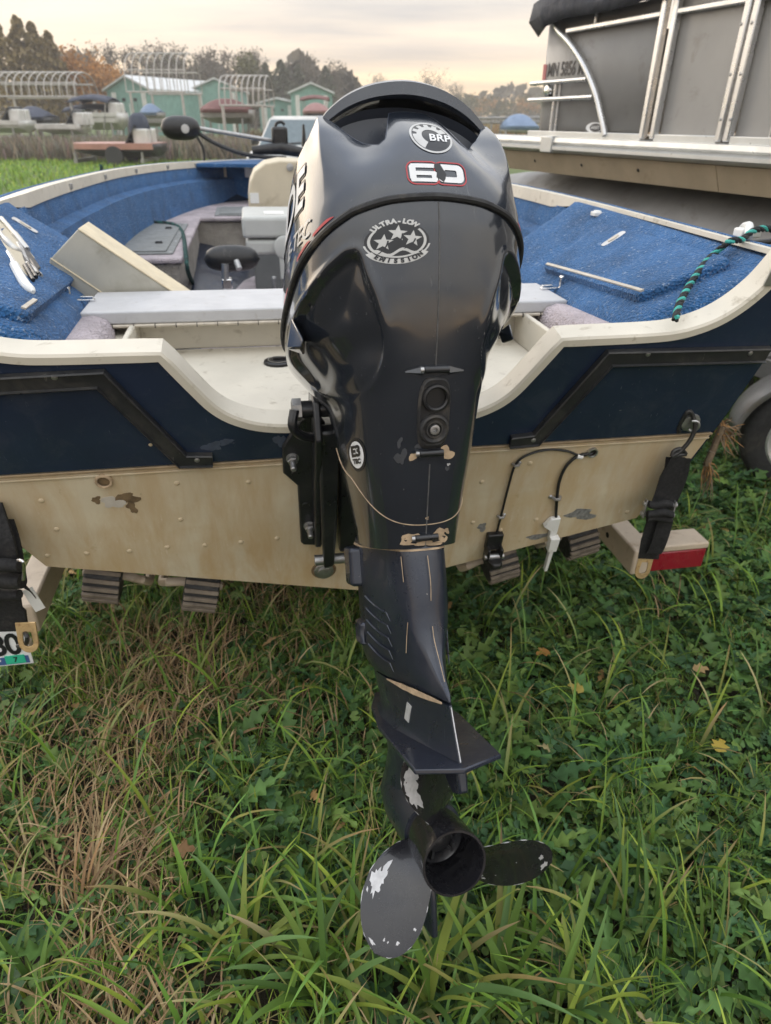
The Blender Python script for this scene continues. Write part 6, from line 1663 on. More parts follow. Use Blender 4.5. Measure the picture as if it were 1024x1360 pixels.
def lift(label, pts, Y, width, n, drop, hgt_legs=True, yaw=0.0):
    """arched canopy frame: corner pixels of its near eave"""
    a, b = gy(*pts[0], Y), gy(*pts[1], Y)
    L = (b - a).length; h = min(a.z, b.z)
    d = (b - a).normalized(); d.z = 0; side = Vector((-d.y, d.x, 0)).normalized()
    t = thing('boat_lift', label, 'boat lift', Matrix.Translation((a.x, a.y, 0)), 'boat lift canopy frames')
    o = Vector((0, 0, h)); top = drop
    def arc(s, r=.026):
        P = []
        for k in np.linspace(0, math.pi, 13):
            P.append(o + d * s + side * (width / 2 - width / 2 * math.cos(k)) + Vector((0, 0, top * math.sin(k) ** .7)))
        mb = MB(); mb.tube(P, r, 6); mb.build('rib', M_lift, t)
    for i in range(n): arc(L * i / (n - 1))
    for k, z in ((0, 0), (1, 0), (.5, top), (.15, top * .55), (.85, top * .55)):
        mb = MB(); mb.tube([o + side * (width * k) + Vector((0, 0, z)), o + d * L + side * (width * k) + Vector((0, 0, z))], .042, 6); mb.build('purlin', M_lift, t)
    for s in (.06, .94):
        for k in (0, 1):
            q = o + d * (L * s) + side * (width * k); mb = MB(); mb.tube([q, Vector((q.x, q.y, -.05))], .07, 6); mb.build('leg', M_lift, t)
    for s in (.06, .94):
        q = o + d * (L * s); mb = MB(); mb.tube([Vector((q.x, q.y, .5)), Vector((q.x, q.y, .5)) + side * width], .06, 6); mb.build('cradle_beam', M_galv, t)
lift('curved canopy boat lift frame at the far left edge', ((-30, 128), (98, 117)), 40, 3.2, 14, 1.1)
lift('tall canopy lift frame in front of the large green shed', ((168, 122), (246, 121)), 44, 4.0, 9, 1.9)
lift('canopy lift frame with maroon curtain near the white car', ((292, 140), (352, 140)), 36, 3.0, 9, 1.2)

def hull_boat(name, label, px0, px1, py_top, py_bot, Y, m_hull, m_deck, wind=True, cover=None, group=None, yaw=0.0, wid=2.0):
    a, b = gy(px0, py_top, Y), gy(px1, py_top, Y); L = b.x - a.x; zt = a.z; zb = max(.25, gy(px0, py_bot, Y).z)
    t = thing(name, label, 'boat', Matrix.Translation(((a.x + b.x) / 2, Y, 0)) @ Matrix.Rotation(rad(yaw), 4, 'Z'), group)
    rings = []
    for f in np.linspace(-1, 1, 13):
        k = math.sqrt(max(0.0, 1 - max(0, -f) ** 3)) if f < 0 else 1 - .12 * f
        k = max(k, .03); hw = wid / 2 * k; kz = zb + (zt - zb) * (.55 * max(0, -f) ** 3)
        x = f * L / 2
        rings.append([(x, -hw, zt), (x, -hw * .9, zb + (zt - zb) * .45), (x, 0, kz), (x, hw * .9, zb + (zt - zb) * .45), (x, hw, zt)])
    mb = MB(); mb.loft(rings, False, False); mb.add([rings[-1][i] for i in range(5)], [(0, 1, 2, 3, 4)]); mb.build('hull', m_hull, t, 40, solid=.02)
    mb = MB(); mb.loft([[(r[0][0], r[0][1] * 1.03, zt - .16), (r[0][0], r[0][1] * 1.05, zt + .02), (r[4][0], r[4][1] * 1.05, zt + .02), (r[4][0], r[4][1] * 1.03, zt - .16)] for r in rings]); mb.build('deck', m_deck, t, 40)
    if wind:
        mb = MB(); x = L * .02
        mb.loft([[(x + .5, -wid * .40, zt + .02), (x + .5, wid * .40, zt + .02)], [(x + .85, -wid * .34, zt + .55), (x + .85, wid * .34, zt + .55)]], False, False); mb.build('windscreen', M_dkwin, t, 0, solid=.02)
        mb = MB(); mb.box((x + .95, -.3, zt + .2), (.5, .5, .5)); mb.build('seat', M_bwhite, t, 30, .05)
        mb = MB(); mb.box((x + .95, .35, zt + .2), (.5, .5, .5)); mb.build('seat', M_bwhite, t, 30, .05)
    if cover is not None:
        rg = []
        for r in rings:
            x, hw = r[0][0], abs(r[0][1]) * 1.06; f = x / (L / 2); hp = .42 * (1 - abs(f) ** 2.2) + .05
            rg.append([(x, -hw, zt - .12), (x, -hw, zt + .03), (x, -hw * .4, zt + hp * .8), (x, 0, zt + hp), (x, hw * .4, zt + hp * .8), (x, hw, zt + .03), (x, hw, zt - .12)])
        mb = MB(); mb.loft(rg, False, False); mb.build('cover', cover, t, 50, solid=.02)
    # stand: trailer under it
    for s in (-.5, .45):
        mb = MB(); mb.box((s * L * .8, 0, zb * .6), (.12, wid * .9, .12)); mb.build('trailer_beam', M_galv, t, 0)
        for q in (-1, 1):
            mb = MB(); mb.tube([(s * L * .8, q * wid * .4, 0), (s * L * .8, q * wid * .4, zb + (zt - zb) * .4)], .05, 6); mb.build('prop_stand', M_galv, t)
    return t, L, zt
t, L, zt = hull_boat('red_boat', 'faded red runabout on a trailer across the lawn at left', 98, 212, 190, 211, 27, M_bdark, M_bred, True, None, None, 0, 2.0)
for q in (-1, 1):
    mb = MB(); c0 = Vector((.2, q * 1.0, .31)); mb.lathe([(-.1, .18), (-.1, .30), (.1, .30), (.1, .18)], c0, c0 + Vector((0, 1, 0)), 20); mb.build('tyre', M_bdark, t, 40)
c0 = Vector((L * .30, -.1, zt))
mb = MB(); rings = []
for z, r in ((-.1, .28), (.1, .36), (.5, .38), (.8, .30), (.92, .12)): rings.append([(c0.x + r * .95 * math.cos(a), c0.y + r * math.sin(a), zt + z) for a in np.linspace(0, 2 * math.pi, 14, endpoint=False)])
cv = thing('covered_outboard', 'outboard motor under a navy cover on the red boat', 'outboard motor', t.matrix_world.copy())
mb.loft(rings); mb.build('cover', M_tarpnavy, cv, 50)
mb = MB(); mb.tube([(c0.x, c0.y, .5), (c0.x, c0.y, zt)], .1, 8); mb.build('leg_housing', M_bdark, cv)
G_ = 'stored boats in the yard'
hull_boat('stored_boat', 'boat under a dark pointed cover below the left lift frame', 22, 68, 156, 172, 38, M_bdark, M_bdark, False, M_tarpnavy, G_)
hull_boat('stored_boat', 'white cruiser hull at the far left edge', -40, 36, 160, 176, 36, M_bwhite, M_bwhite, True, None, G_)
hull_boat('stored_boat', 'white runabout with red stripe right of the dark covered boat', 50, 112, 165, 178, 34, M_bwhite, M_bwhite, True, None, G_)
hull_boat('stored_boat', 'white boat behind the red runabout', 96, 162, 150, 172, 40, M_bwhite, M_bwhite, True, None, G_)
hull_boat('stored_boat', 'boat under a bright blue tarp before the large green shed', 188, 214, 150, 160, 46, M_galv, M_galv, False, M_tarpblue, G_)
hull_boat('stored_boat', 'long grey skiff below the tall lift frame', 166, 252, 158, 168, 42, M_galv, M_galv, False, None, G_)
hull_boat('stored_boat', 'small boat under a faded red cover near the small shed', 402, 438, 148, 160, 50, M_bdark, M_bdark, False, M_tarpred, G_)
hull_boat('stored_boat', 'boat with a long maroon canvas beside the white car', 266, 334, 146, 164, 38, M_galv, M_galv, False, M_tarpmar, G_)
def bimini(label, px0, px1, py, Y, m):
    a, b = gy(px0, py, Y), gy(px1, py, Y); L = b.x - a.x
    t = thing('canopy_top', label, 'canopy', Matrix.Translation((a.x, Y, 0)), 'boat canopies')
    rg = []
    for f in np.linspace(0, 1, 9): rg.append([(f * L, y, a.z + .22 * (1 - (y / 1.0) ** 2) + .15 * math.sin(f * math.pi)) for y in np.linspace(-1, 1, 7)])
    mb = MB(); mb.loft(rg, False, False); mb.build('canvas', m, t, 50, solid=.05)
    for x in (.06, .94):
        for y in (-.95, .95): mb = MB(); mb.tube([(L * x, y, a.z), (L * (.3 + .4 * x), y, 0.0)], .03, 6); mb.build('pole', M_galv, t)
bimini('dark canopy top on the white boat behind the red runabout', 100, 152, 137, 40, M_tarpnavy)
bimini('second dark canopy top lower over the white boats', 92, 160, 149, 41, M_tarpnavy)
bimini('maroon canopy top before the small green shed', 400, 437, 134, 60, M_tarpmar)

# white car facing the camera
def car():
    Y = 18.5
    a, b = gy(330, 170, Y), gy(416, 170, Y); w = 1.80; cx_ = (a.x + b.x) / 2
    t = thing('parked_car', 'white car parked facing the camera beyond the bow', 'car', Matrix.Translation((cx_, Y, 0)) @ Matrix.Rotation(rad(-5), 4, 'Z'))
    zr = gy(373, 154, Y + 1.7).z; zc = .80
    mb = MB(); mb.prism([(-.02, .26), (-.06, .55), (.04, .68), (.9, .80), (1.0, .82), (1.0, .26)], lambda u, v, d: Vector((d, u, v)), -w / 2, w / 2); mb.build('bonnet', M_bwhite, t, 30, .05, 3)
    mb = MB(); mb.box((0, 2.45, .56), (w - .01, 3.1, .58)); mb.build('body', M_bwhite, t, 30, .06, 3)
    def sec(y, z, k): return [(-w / 2 * k, y, z), (w / 2 * k, y, z)]
    mb = MB(); mb.loft([[(-w / 2 + .03, .98, zc), (w / 2 - .03, .98, zc), (w / 2 - .03, 3.9, zc), (-w / 2 + .03, 3.9, zc)], [(-w / 2 + .22, 1.72, zr - .06), (w / 2 - .22, 1.72, zr - .06), (w / 2 - .22, 3.2, zr - .06), (-w / 2 + .22, 3.2, zr - .06)], [(-w / 2 + .30, 1.9, zr), (w / 2 - .30, 1.9, zr), (w / 2 - .30, 3.05, zr), (-w / 2 + .30, 3.05, zr)]]); mb.build('cabin', M_bwhite, t, 30, .03)
    def ws(x, f, off=.012):
        z = zc + (zr - .06 - zc) * f
        return Vector((x, .98 + .74 * f - off, z + off * .6))
    M_ws = plain('windscreen_glass', (0.13, 0.17, 0.19), 0.08, var=.15)
    mb = MB(); mb.add([ws(-w / 2 + .10, .06), ws(w / 2 - .10, .06), ws(w / 2 - .27, .95), ws(-w / 2 + .27, .95)], [(0, 1, 2, 3)]); mb.build('windscreen', M_ws, t, 0, solid=.008)
    for s in (-1, 1):
        mb = MB(); mb.box((s * (w / 2 + .08), 1.25, .92), (.18, .10, .13)); mb.build('mirror', M_bdark, t, 30, .03)
        mb = MB(); mb.box((s * .64, -.055, .58), (.36, .05, .13)); mb.build('headlight', M_dkwin, t, 30, .02)
        for y in (.70, 3.35):
            c = Vector((s * .74, y, .32)); mb = MB(); mb.lathe([(-.1, .18), (-.1, .30), (-.08, .32), (.08, .32), (.1, .30), (.1, .18)], c, c + Vector((1, 0, 0)), 22); mb.build('wheel', M_tyre, t, 40)
        mb = MB(); mb.tube([ws(s * .1 - .3, .08, .03), ws(s * .1 + .35, .16, .03)], .010, 6); mb.build('wiper', M_bdark, t)
    mb = MB(); mb.box((0, -.06, .50), (.8, .05, .16)); mb.build('grille', M_bdark, t, 30, .02)
    mb = MB(); mb.box((0, -.07, .33), (w, .12, .18)); mb.build('bumper', M_bwhite, t, 30, .04)
car()

# shore on the right: reeds, dock rail, blue covered boat
c0, c1 = gy(655, 168, 30), gy(705, 168, 30)
hull_boat('stored_boat', 'boat under a pale blue cover beside the pontoon boat', 664, 712, 168, 176, 34, M_bwhite, M_bwhite, False, M_tarpblue, G_)
t = thing('dock_rail', 'grey dock railing on the shore left of the pontoon boat', 'railing')
Yd = 34
for z_py in (157, 163):
    a, b = gy(630, z_py, Yd), gy(725, z_py - 1, Yd); mb = MB(); mb.tube([a, b], .05, 6); mb.build('rail', M_galv, t)
for px in (640, 653, 666, 687, 705, 720):
    a = gy(px, 157, Yd); mb = MB(); mb.tube([a, Vector((a.x, a.y, 0))], .05, 6); mb.build('post', M_galv, t)
wm, nt, b_ = new_mat('lake_water'); b_.inputs['Base Color'].default_value = (.05, .07, .08, 1); b_.inputs['Roughness'].default_value = .08
bump(nt, b_, noise(nt, coords(nt, (1, .3, 1)), .8, 4, .6), .2, .1)
mb = MB(); mb.add([(12, 62, .05), (160, 62, .05), (160, 150, .05), (18, 150, .05)], [(0, 1, 2, 3)]); lake = mb.build('lake_water', wm, None, 0); tag(lake, 'calm lake beyond the shore on the right', None, kind='structure')

# ---------------------------------------------------------------- trees
def leaf_mat(name):
    m, nt, b = new_mat(name)
    at = nt.nodes.new('ShaderNodeAttribute'); at.attribute_name = 'tint'
    nt.links.new(at.outputs['Color'], b.inputs['Base Color'])
    b.inputs['Roughness'].default_value = 0.5; b.inputs['Specular IOR Level'].default_value = 0.28
    tr = nt.nodes.new('ShaderNodeBsdfTranslucent'); nt.links.new(at.outputs['Color'], tr.inputs['Color'])
    mx = nt.nodes.new('ShaderNodeMixShader'); mx.inputs[0].default_value = 0.22
    nt.links.new(b.outputs[0], mx.inputs[1]); nt.links.new(tr.outputs[0], mx.inputs[2])
    nt.links.new(mx.outputs[0], nt.nodes['Material Output'].inputs['Surface'])
    return m
M_leaf = leaf_mat('foliage')
def fast_mesh(name, V, F, tint, m, parent=None):
    """V (n,3), F (k,3), tint (n,3)"""
    me = bpy.data.meshes.new(name)
    me.vertices.add(len(V)); me.vertices.foreach_set('co', np.asarray(V, np.float32).ravel())
    k = len(F); me.loops.add(k * 3); me.loops.foreach_set('vertex_index', np.asarray(F, np.int32).ravel())
    me.polygons.add(k); me.polygons.foreach_set('loop_start', np.arange(k, dtype=np.int32) * 3)
    me.update(calc_edges=True)
    at = me.color_attributes.new('tint', 'FLOAT_COLOR', 'POINT')
    at.data.foreach_set('color', np.concatenate([np.asarray(tint, np.float32), np.ones((len(V), 1), np.float32)], 1).ravel())
    me.polygons.foreach_set('use_smooth', np.ones(k, bool))
    me.materials.append(m)
    o = bpy.data.objects.new(name, me); COL.objects.link(o)
    if parent is not None: o.parent = parent
    return o
def quads_cloud(C, size, tint, jit=.2, up=0.0):
    n = len(C); a = rng.normal(size=(n, 3)); a /= np.linalg.norm(a, axis=1)[:, None]; b = rng.normal(size=(n, 3)); b -= a * (a * b).sum(1)[:, None]; b /= np.linalg.norm(b, axis=1)[:, None]
    s = size * rng.uniform(.5, 1.4, (n, 1)); V = np.stack([C - a * s, C + b * s * .6, C + a * s, C - b * s * .6], 1).reshape(-1, 3)
    i = np.arange(n)[:, None] * 4; F = np.concatenate([i + [0, 1, 2], i + [0, 2, 3]], 1).reshape(-1, 3)
    T = np.repeat(tint * rng.uniform(1 - jit, 1 + jit, (n, 1)), 4, 0)
    return V, F, T
def tree(label, px, py_top, Y, wpx, kind, group, seed):
    r = random.Random(seed); rn = np.random.default_rng(seed)
    top = gy(px, py_top, Y); h = top.z; w = wpx / FPX * Y * 1.12; base = Vector((top.x, Y, 0))
    nm = {'bare': 'bare_tree', 'fir': 'evergreen_tree', 'gold': 'autumn_tree', 'round': 'leafy_tree'}[kind]
    t = thing(nm, label, 'tree', Matrix.Translation(base), group)
    mb = MB(); tips = []
    lean = Vector((r.uniform(-.04, .04), r.uniform(-.04, .04), 0)) * h
    trunk_top = Vector((0, 0, h * (.96 if kind in ('fir', 'bare') else .7))) + lean
    mb.tube([Vector((0, 0, -.1)), trunk_top * .5, trunk_top], [.022 * h, .014 * h, .003 * h], 6, False)
    nb = {'bare': 34, 'fir': 14, 'gold': 16, 'round': 14}[kind]
    for i in range(nb):
        f = r.uniform(.28, .95) if kind == 'bare' else r.uniform(.2, .9)
        st = trunk_top * f; a = r.uniform(0, 6.28); ln = w * .5 * (1.15 - f * .7) * r.uniform(.6, 1.1)
        up = r.uniform(.5, 1.3) if kind == 'bare' else r.uniform(.1, .6)
        e = st + Vector((math.cos(a) * ln, math.sin(a) * ln, up * ln)); mid = st.lerp(e, .5) + Vector((r.uniform(-.1, .1), r.uniform(-.1, .1), -.06)) * ln
        mb.tube([st, mid, e], [.006 * h, .004 * h, .0015 * h], 4, False); tips.append(e); tips.append(mid)
        if kind == 'bare':
            for _ in range(4):
                s2 = mid.lerp(e, r.uniform(0, 1)); e2 = s2 + Vector((r.uniform(-.5, .5), r.uniform(-.5, .5), r.uniform(.2, .8))) * ln * .55
                mb.tube([s2, e2], [.0028 * h, .0010 * h], 3, False); tips.append(e2)
    mb.build('trunk', M_bark, t, 40)
    T = np.array([tuple(p) for p in tips])
    if kind == 'bare':
        n = 1000; C = T[rn.integers(0, len(T), n)] + rn.normal(size=(n, 3)) * w * .085; col = np.array([.12, .10, .072]); sz = .20
    elif kind == 'fir':
        n = 1700; f = rn.uniform(0, 1, n) ** .75; zz = h * (.04 + .96 * f); rr = w * .62 * (1 - f) ** .62 * np.sqrt(rn.uniform(.1, 1, n)) * (1 + .25 * np.sin(f * 40)); a = rn.uniform(0, 6.28, n); C = np.stack([rr * np.cos(a), rr * np.sin(a), zz], 1); col = np.array([.105, .110, .070]) * (1 if seed > 199 else np.array([2.1, 1.5, 1.0])); sz = .34
    else:
        k = 12; cc = np.stack([rn.normal(size=k) * w * .24, rn.normal(size=k) * w * .24, h * rn.uniform(.32, .85, k)], 1); n = 1700
        C = cc[rn.integers(0, k, n)] + rn.normal(size=(n, 3)) * np.array([w * .12, w * .12, h * .075]); C[:, 2] = np.clip(C[:, 2], h * .08, h); col = np.array([.42, .21, .06]) if kind == 'gold' else np.array([.13, .125, .055]); sz = .32
    V, F, TT = quads_cloud(C, sz * h / 13, col, .35)
    fast_mesh('crown', V, F, TT, M_leaf, t)
g1, g2, g3 = 'autumn trees at the left', 'bare trees along the far yard', 'trees on the far shore'
for i, (px, py, wp, Y, k, lb) in enumerate(((-8, 28, 46, 66, 'fir', 'tall evergreen at the left edge of the sky'), (20, 22, 44, 68, 'fir', 'tallest brown-green evergreen near the left edge'), (40, 30, 40, 70, 'fir', 'evergreen second from the tallest one at left'), (62, 42, 34, 72, 'fir', 'shorter dark evergreen before the orange trees'), (82, 54, 44, 74, 'gold', 'rust orange autumn tree right of the evergreens'), (112, 70, 56, 76, 'gold', 'golden autumn tree above the white boats'), (140, 78, 34, 80, 'gold', 'low golden tree behind the large green shed'))):
    tree(lb, px, py, Y, wp, k, g1, 100 + i)
xs = [122, 148, 165, 186, 205, 223, 240, 258, 276, 296, 318, 342]; ys = [64, 63, 66, 62, 66, 64, 66, 67, 64, 68, 66, 72]
ordn = ['first', 'second', 'third', 'fourth', 'fifth', 'sixth', 'seventh', 'eighth', 'ninth', 'tenth', 'eleventh', 'twelfth']
for i, (px, py) in enumerate(zip(xs, ys)): tree('bare tree behind the green sheds, %s from the left in the row' % ordn[i], px, py, 105 + (i * 7) % 13, 30, 'bare', g2, 200 + i)
for i, (px, py, wp, k, lb) in enumerate(((332, 70, 34, 'round', 'leafy olive tree behind the canopy lift frame'), (352, 84, 26, 'fir', 'dark evergreen left of the small green shed'), (372, 80, 34, 'fir', 'broad dark evergreen behind the low shed'), (395, 86, 26, 'fir', 'dark evergreen behind the small gabled shed'), (412, 78, 30, 'bare', 'bare tree above the small gabled shed'), (432, 88, 28, 'fir', 'dark evergreen nearest the motor at left'), (444, 84, 26, 'bare', 'bare tree nearest the motor at left'))):
    tree(lb, px, py, 100 + i * 2, wp, k, g2, 300 + i)
for i, (px, py, wp, k, lb) in enumerate(((505, 104, 26, 'bare', 'bare shore tree above the left of the motor cap'), (470, 118, 40, 'round', 'low leafy shore tree left of the motor cap'), (530, 112, 40, 'round', 'low leafy shore tree behind the motor cap'), (575, 106, 40, 'bare', 'wide bare shore tree behind the motor cap'), (607, 112, 22, 'bare', 'small bare shore tree right of the motor cap'), (628, 122, 34, 'round', 'rounded shore tree just right of the motor'), (650, 124, 34, 'gold', 'russet shore tree between the motor and pontoon'), (664, 134, 20, 'fir', 'small dark shore evergreen between the motor and pontoon'), (684, 122, 36, 'round', 'leafy shore tree left of the pontoon corner'), (706, 124, 34, 'gold', 'golden shore tree touching the pontoon corner'), (735, 122, 40, 'round', 'leafy shore tree hidden behind the pontoon'))):
    tree(lb, px, py, 165 + (i * 11) % 17, wp, k, g3, 400 + i)
# distant wooded shore that closes the horizon
n = 9000; xx = rng.uniform(-260, 330, n); yy = 235 + rng.uniform(0, 25, n); hh = 6 + 2.5 * np.sin(xx * .05) + 1.5 * np.sin(xx * .17 + 1)
C = np.stack([xx, yy, hh * rng.uniform(0, 1, n) ** .8], 1)
V, F, TT = quads_cloud(C, 1.6, np.array([.14, .11, .065]), .35)
o = fast_mesh('far_shore_wood', V, F, TT, M_leaf); tag(o, 'brown wood along the far shore on the horizon', 'wood', kind='stuff')
n = 7000; xx = rng.uniform(-62, -4, n); yy = 122 + rng.uniform(0, 10, n); hh = 7.5 + 1.5 * np.sin(xx * .35) + 1.2 * np.sin(xx * .9 + 1)
V, F, TT = quads_cloud(np.stack([xx, yy, hh * rng.uniform(0, 1, n) ** .8], 1), .9, np.array([.125, .105, .075]), .35)
o = fast_mesh('yard_wood', V, F, TT, M_leaf); tag(o, 'brown undergrowth of the wood behind the green sheds', 'wood', kind='stuff')
# weeds and reeds
def tall_weeds(name, label, x0, x1, y0, y1, n, h, col):
    x = rng.uniform(x0, x1, n); y = rng.uniform(y0, y1, n); hh = h * rng.uniform(.4, 1.1, n); a = rng.uniform(0, 6.28, n); wd = .03 * hh
    b = np.stack([x, y, np.zeros(n)], 1); d = np.stack([np.cos(a), np.sin(a), 0 * a], 1); tip = b + np.stack([rng.normal(size=n) * .25 * hh, rng.normal(size=n) * .25 * hh, hh], 1)
    mid = (b + tip) / 2 + d * .03; V = np.stack([b - d * wd[:, None], b + d * wd[:, None], mid + d * wd[:, None] * 1.3, mid - d * wd[:, None] * 1.3, tip], 1).reshape(-1, 3)
    i = np.arange(n)[:, None] * 5; F = np.concatenate([i + [0, 1, 2], i + [0, 2, 3], i + [3, 2, 4]], 1).reshape(-1, 3)
    T = np.repeat(np.array(col)[None] * rng.uniform(.55, 1.5, (n, 1)) * (1 + rng.normal(size=(n, 3)) * .08), 5, 0)
    o = fast_mesh(name, V, F, T, M_leaf); tag(o, label, 'weeds', kind='stuff')
tall_weeds('tall_weeds', 'brown tall weeds in front of the stored boats at left', -26, -4.5, 28.5, 34, 16000, .8, (.23, .20, .155))
tall_weeds('reed_bed', 'tan reeds along the shore on the right', 6, 60, 46, 60, 14000, 1.3, (.30, .22, .12))
tall_weeds('meadow_edge', 'brown rough meadow behind the white car', -8, 6, 34, 46, 7000, .9, (.19, .15, .09))

# the damp evening air between here and the far shore
hz, nt, b_ = new_mat('evening_haze'); nt.nodes.remove(b_)
pv = nt.nodes.new('ShaderNodeVolumePrincipled'); pv.inputs['Color'].default_value = (.88, .86, .84, 1); pv.inputs['Density'].default_value = 0.0019
nt.links.new(pv.outputs[0], nt.nodes['Material Output'].inputs['Volume'])
mb = MB(); mb.box((20, 120, 8.0), (700, 300, 18.0)); o = mb.build('haze', hz, None, 0); tag(o, 'thin evening haze over the yard and shore', None, kind='stuff')
# ================================================================== grass and weeds under the boat
def vnoise(x, y, s, seed=0):
    """smooth value noise"""
    r = np.random.default_rng(seed); T = r.uniform(0, 1, (64, 64)); u, v = x * s + 100, y * s + 100
    i, j = np.floor(u).astype(int), np.floor(v).astype(int); fu, fv = u - i, v - j; fu = fu * fu * (3 - 2 * fu); fv = fv * fv * (3 - 2 * fv)
    g = lambda a, b: T[a % 64, b % 64]
    return (g(i, j) * (1 - fu) + g(i + 1, j) * fu) * (1 - fv) + (g(i, j + 1) * (1 - fu) + g(i + 1, j + 1) * fu) * fv
def dryness(x, y):
    band = np.exp(-((x + .52 + .20 * (y - .65)) / .14) ** 2) * np.clip((1.75 - y) * 2, 0, 1)
    left = np.clip((-x - .05) / .6, 0, 1) * .16
    return np.clip(band * .50 + left + (vnoise(x, y, 5.5, 3) - .55) * .9 * np.clip(.35 - x * 1.5, .12, 1), 0, 1)
GREENS = np.array([(.070, .125, .022), (.095, .150, .028), (.048, .095, .020), (.135, .170, .032), (.070, .130, .038)])
DRY = np.array([(.34, .25, .13), (.26, .17, .085), (.42, .32, .18), (.19, .12, .065), (.33, .20, .10)])
def blade_mesh(x, y, z, h, w, az, bend, tint, tip, segs=4, curl=0.0):
    n = len(x); t = np.linspace(0, 1, segs + 1)[None, :]
    dirx, diry = np.cos(az)[:, None], np.sin(az)[:, None]
    th = (bend[:, None] * t ** 1.2)                     # angle from vertical grows to the tip
    ds = h[:, None] / segs
    sx = np.concatenate([np.zeros((n, 1)), np.cumsum(np.sin(th[:, 1:]) * ds, 1)], 1); sz = np.concatenate([np.zeros((n, 1)), np.cumsum(np.cos(th[:, 1:]) * ds, 1)], 1)
    px, py, pz = x[:, None] + dirx * sx, y[:, None] + diry * sx, z[:, None] + np.maximum(sz, .004 - 0 * sz)
    tw = rng.uniform(-.5, .5, n)[:, None] + curl * t * rng.uniform(-1, 1, n)[:, None]
    wx, wy = -diry * np.cos(tw) + dirx * np.sin(tw) * .3, dirx * np.cos(tw) + diry * np.sin(tw) * .3
    prof = np.interp(t[0], [0, .15, .55, .85, 1], [.55, .9, 1, .55, .04])[None, :] * w[:, None] / 2
    fold = prof * .35
    Lv = np.stack([px - wx * prof, py - wy * prof, pz + fold], -1); Rv = np.stack([px + wx * prof, py + wy * prof, pz + fold], -1); Cv = np.stack([px, py, pz], -1)
    V = np.stack([Lv, Cv, Rv], 2)                       # n, segs+1, 3, 3
    V = V.reshape(-1, 3); k = (segs + 1) * 3
    f = []
    for s in range(segs):
        a = s * 3
        f += [(a, a + 1, a + 4), (a, a + 4, a + 3), (a + 1, a + 2, a + 5), (a + 1, a + 5, a + 4)]
    F = (np.arange(n)[:, None, None] * k + np.array(f)[None]).reshape(-1, 3)
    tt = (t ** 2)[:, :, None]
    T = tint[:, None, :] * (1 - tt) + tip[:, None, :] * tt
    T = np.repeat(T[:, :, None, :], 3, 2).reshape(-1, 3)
    return V, F, T
def merge(parts):
    V, F, T, o = [], [], [], 0
    for v, f, t in parts: V.append(v); F.append(f + o); T.append(t); o += len(v)
    return np.concatenate(V), np.concatenate(F), np.concatenate(T)
def pick0(pal, n): return pal[rng.integers(0, len(pal), n)] * rng.uniform(.7, 1.3, (n, 1))
def pick(pal, n):
    c = pick0(pal, n)
    return c * (np.array([1.08, 1.10, .82]) if pal is GREENS else 1.0) * (1.42 if pal is not DRY else 1.28)
def spread(n, x0, x1, y0, y1): return rng.uniform(x0, x1, n), rng.uniform(y0, y1, n)

# short mixed turf, the whole near yard
parts_g, parts_d = [], []
x, y = spread(76000, -2.0, 2.6, .25, 3.4)
dr = dryness(x, y); live = rng.uniform(0, 1, len(x)) > dr * .8
clump = vnoise(x, y, 9, 5)
keep = rng.uniform(0, 1, len(x)) < .35 + .75 * clump
hgts = (.045 + .10 * clump ** 2 + .05 * rng.uniform(0, 1, len(x))) * np.where(x > .0, .85, 1.05)
for sel, pal, dst in ((live & keep, GREENS, parts_g), (~live & keep, DRY, parts_d)):
    n = int(sel.sum()); xx, yy = x[sel], y[sel]
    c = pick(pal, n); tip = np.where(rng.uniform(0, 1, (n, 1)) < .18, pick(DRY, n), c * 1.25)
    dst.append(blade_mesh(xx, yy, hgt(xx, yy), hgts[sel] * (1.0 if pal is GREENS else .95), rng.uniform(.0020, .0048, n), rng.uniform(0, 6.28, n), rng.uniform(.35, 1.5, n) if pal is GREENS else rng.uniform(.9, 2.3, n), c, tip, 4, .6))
# flattened straw thatch
x, y = spread(22000, -1.6, 1.0, .3, 2.2); dr = dryness(x, y); s = rng.uniform(0, 1, len(x)) < dr * 1.1; x, y = x[s], y[s]; n = len(x)
parts_d.append(blade_mesh(x, y, hgt(x, y) + rng.uniform(.004, .03, n), rng.uniform(.05, .18, n), rng.uniform(.0018, .0055, n), rng.normal(1.6, .9, n), rng.uniform(1.3, 1.9, n), pick(DRY, n) * .8, pick(DRY, n), 4, 1.5))
# long loose blades lying across the turf
x, y = spread(1500, -1.3, 1.6, .4, 2.6); n = len(x); c = pick(GREENS, n) * 1.15
parts_g.append(blade_mesh(x, y, hgt(x, y), rng.uniform(.14, .30, n), rng.uniform(.004, .009, n), rng.uniform(0, 6.28, n), rng.uniform(.9, 1.9, n), c, np.where(rng.uniform(0, 1, (n, 1)) < .35, pick(DRY, n), c * 1.2), 7, .8))
x, y = spread(240, -.42, .45, .42, .92); n = len(x); c = pick(GREENS, n) * 1.25
parts_g.append(blade_mesh(x, y, hgt(x, y), rng.uniform(.12, .28, n), rng.uniform(.006, .012, n), rng.uniform(0, 6.28, n), rng.uniform(.7, 2.0, n), c, np.where(rng.uniform(0, 1, (n, 1)) < .25, pick(DRY, n), c * 1.25), 8, .9))
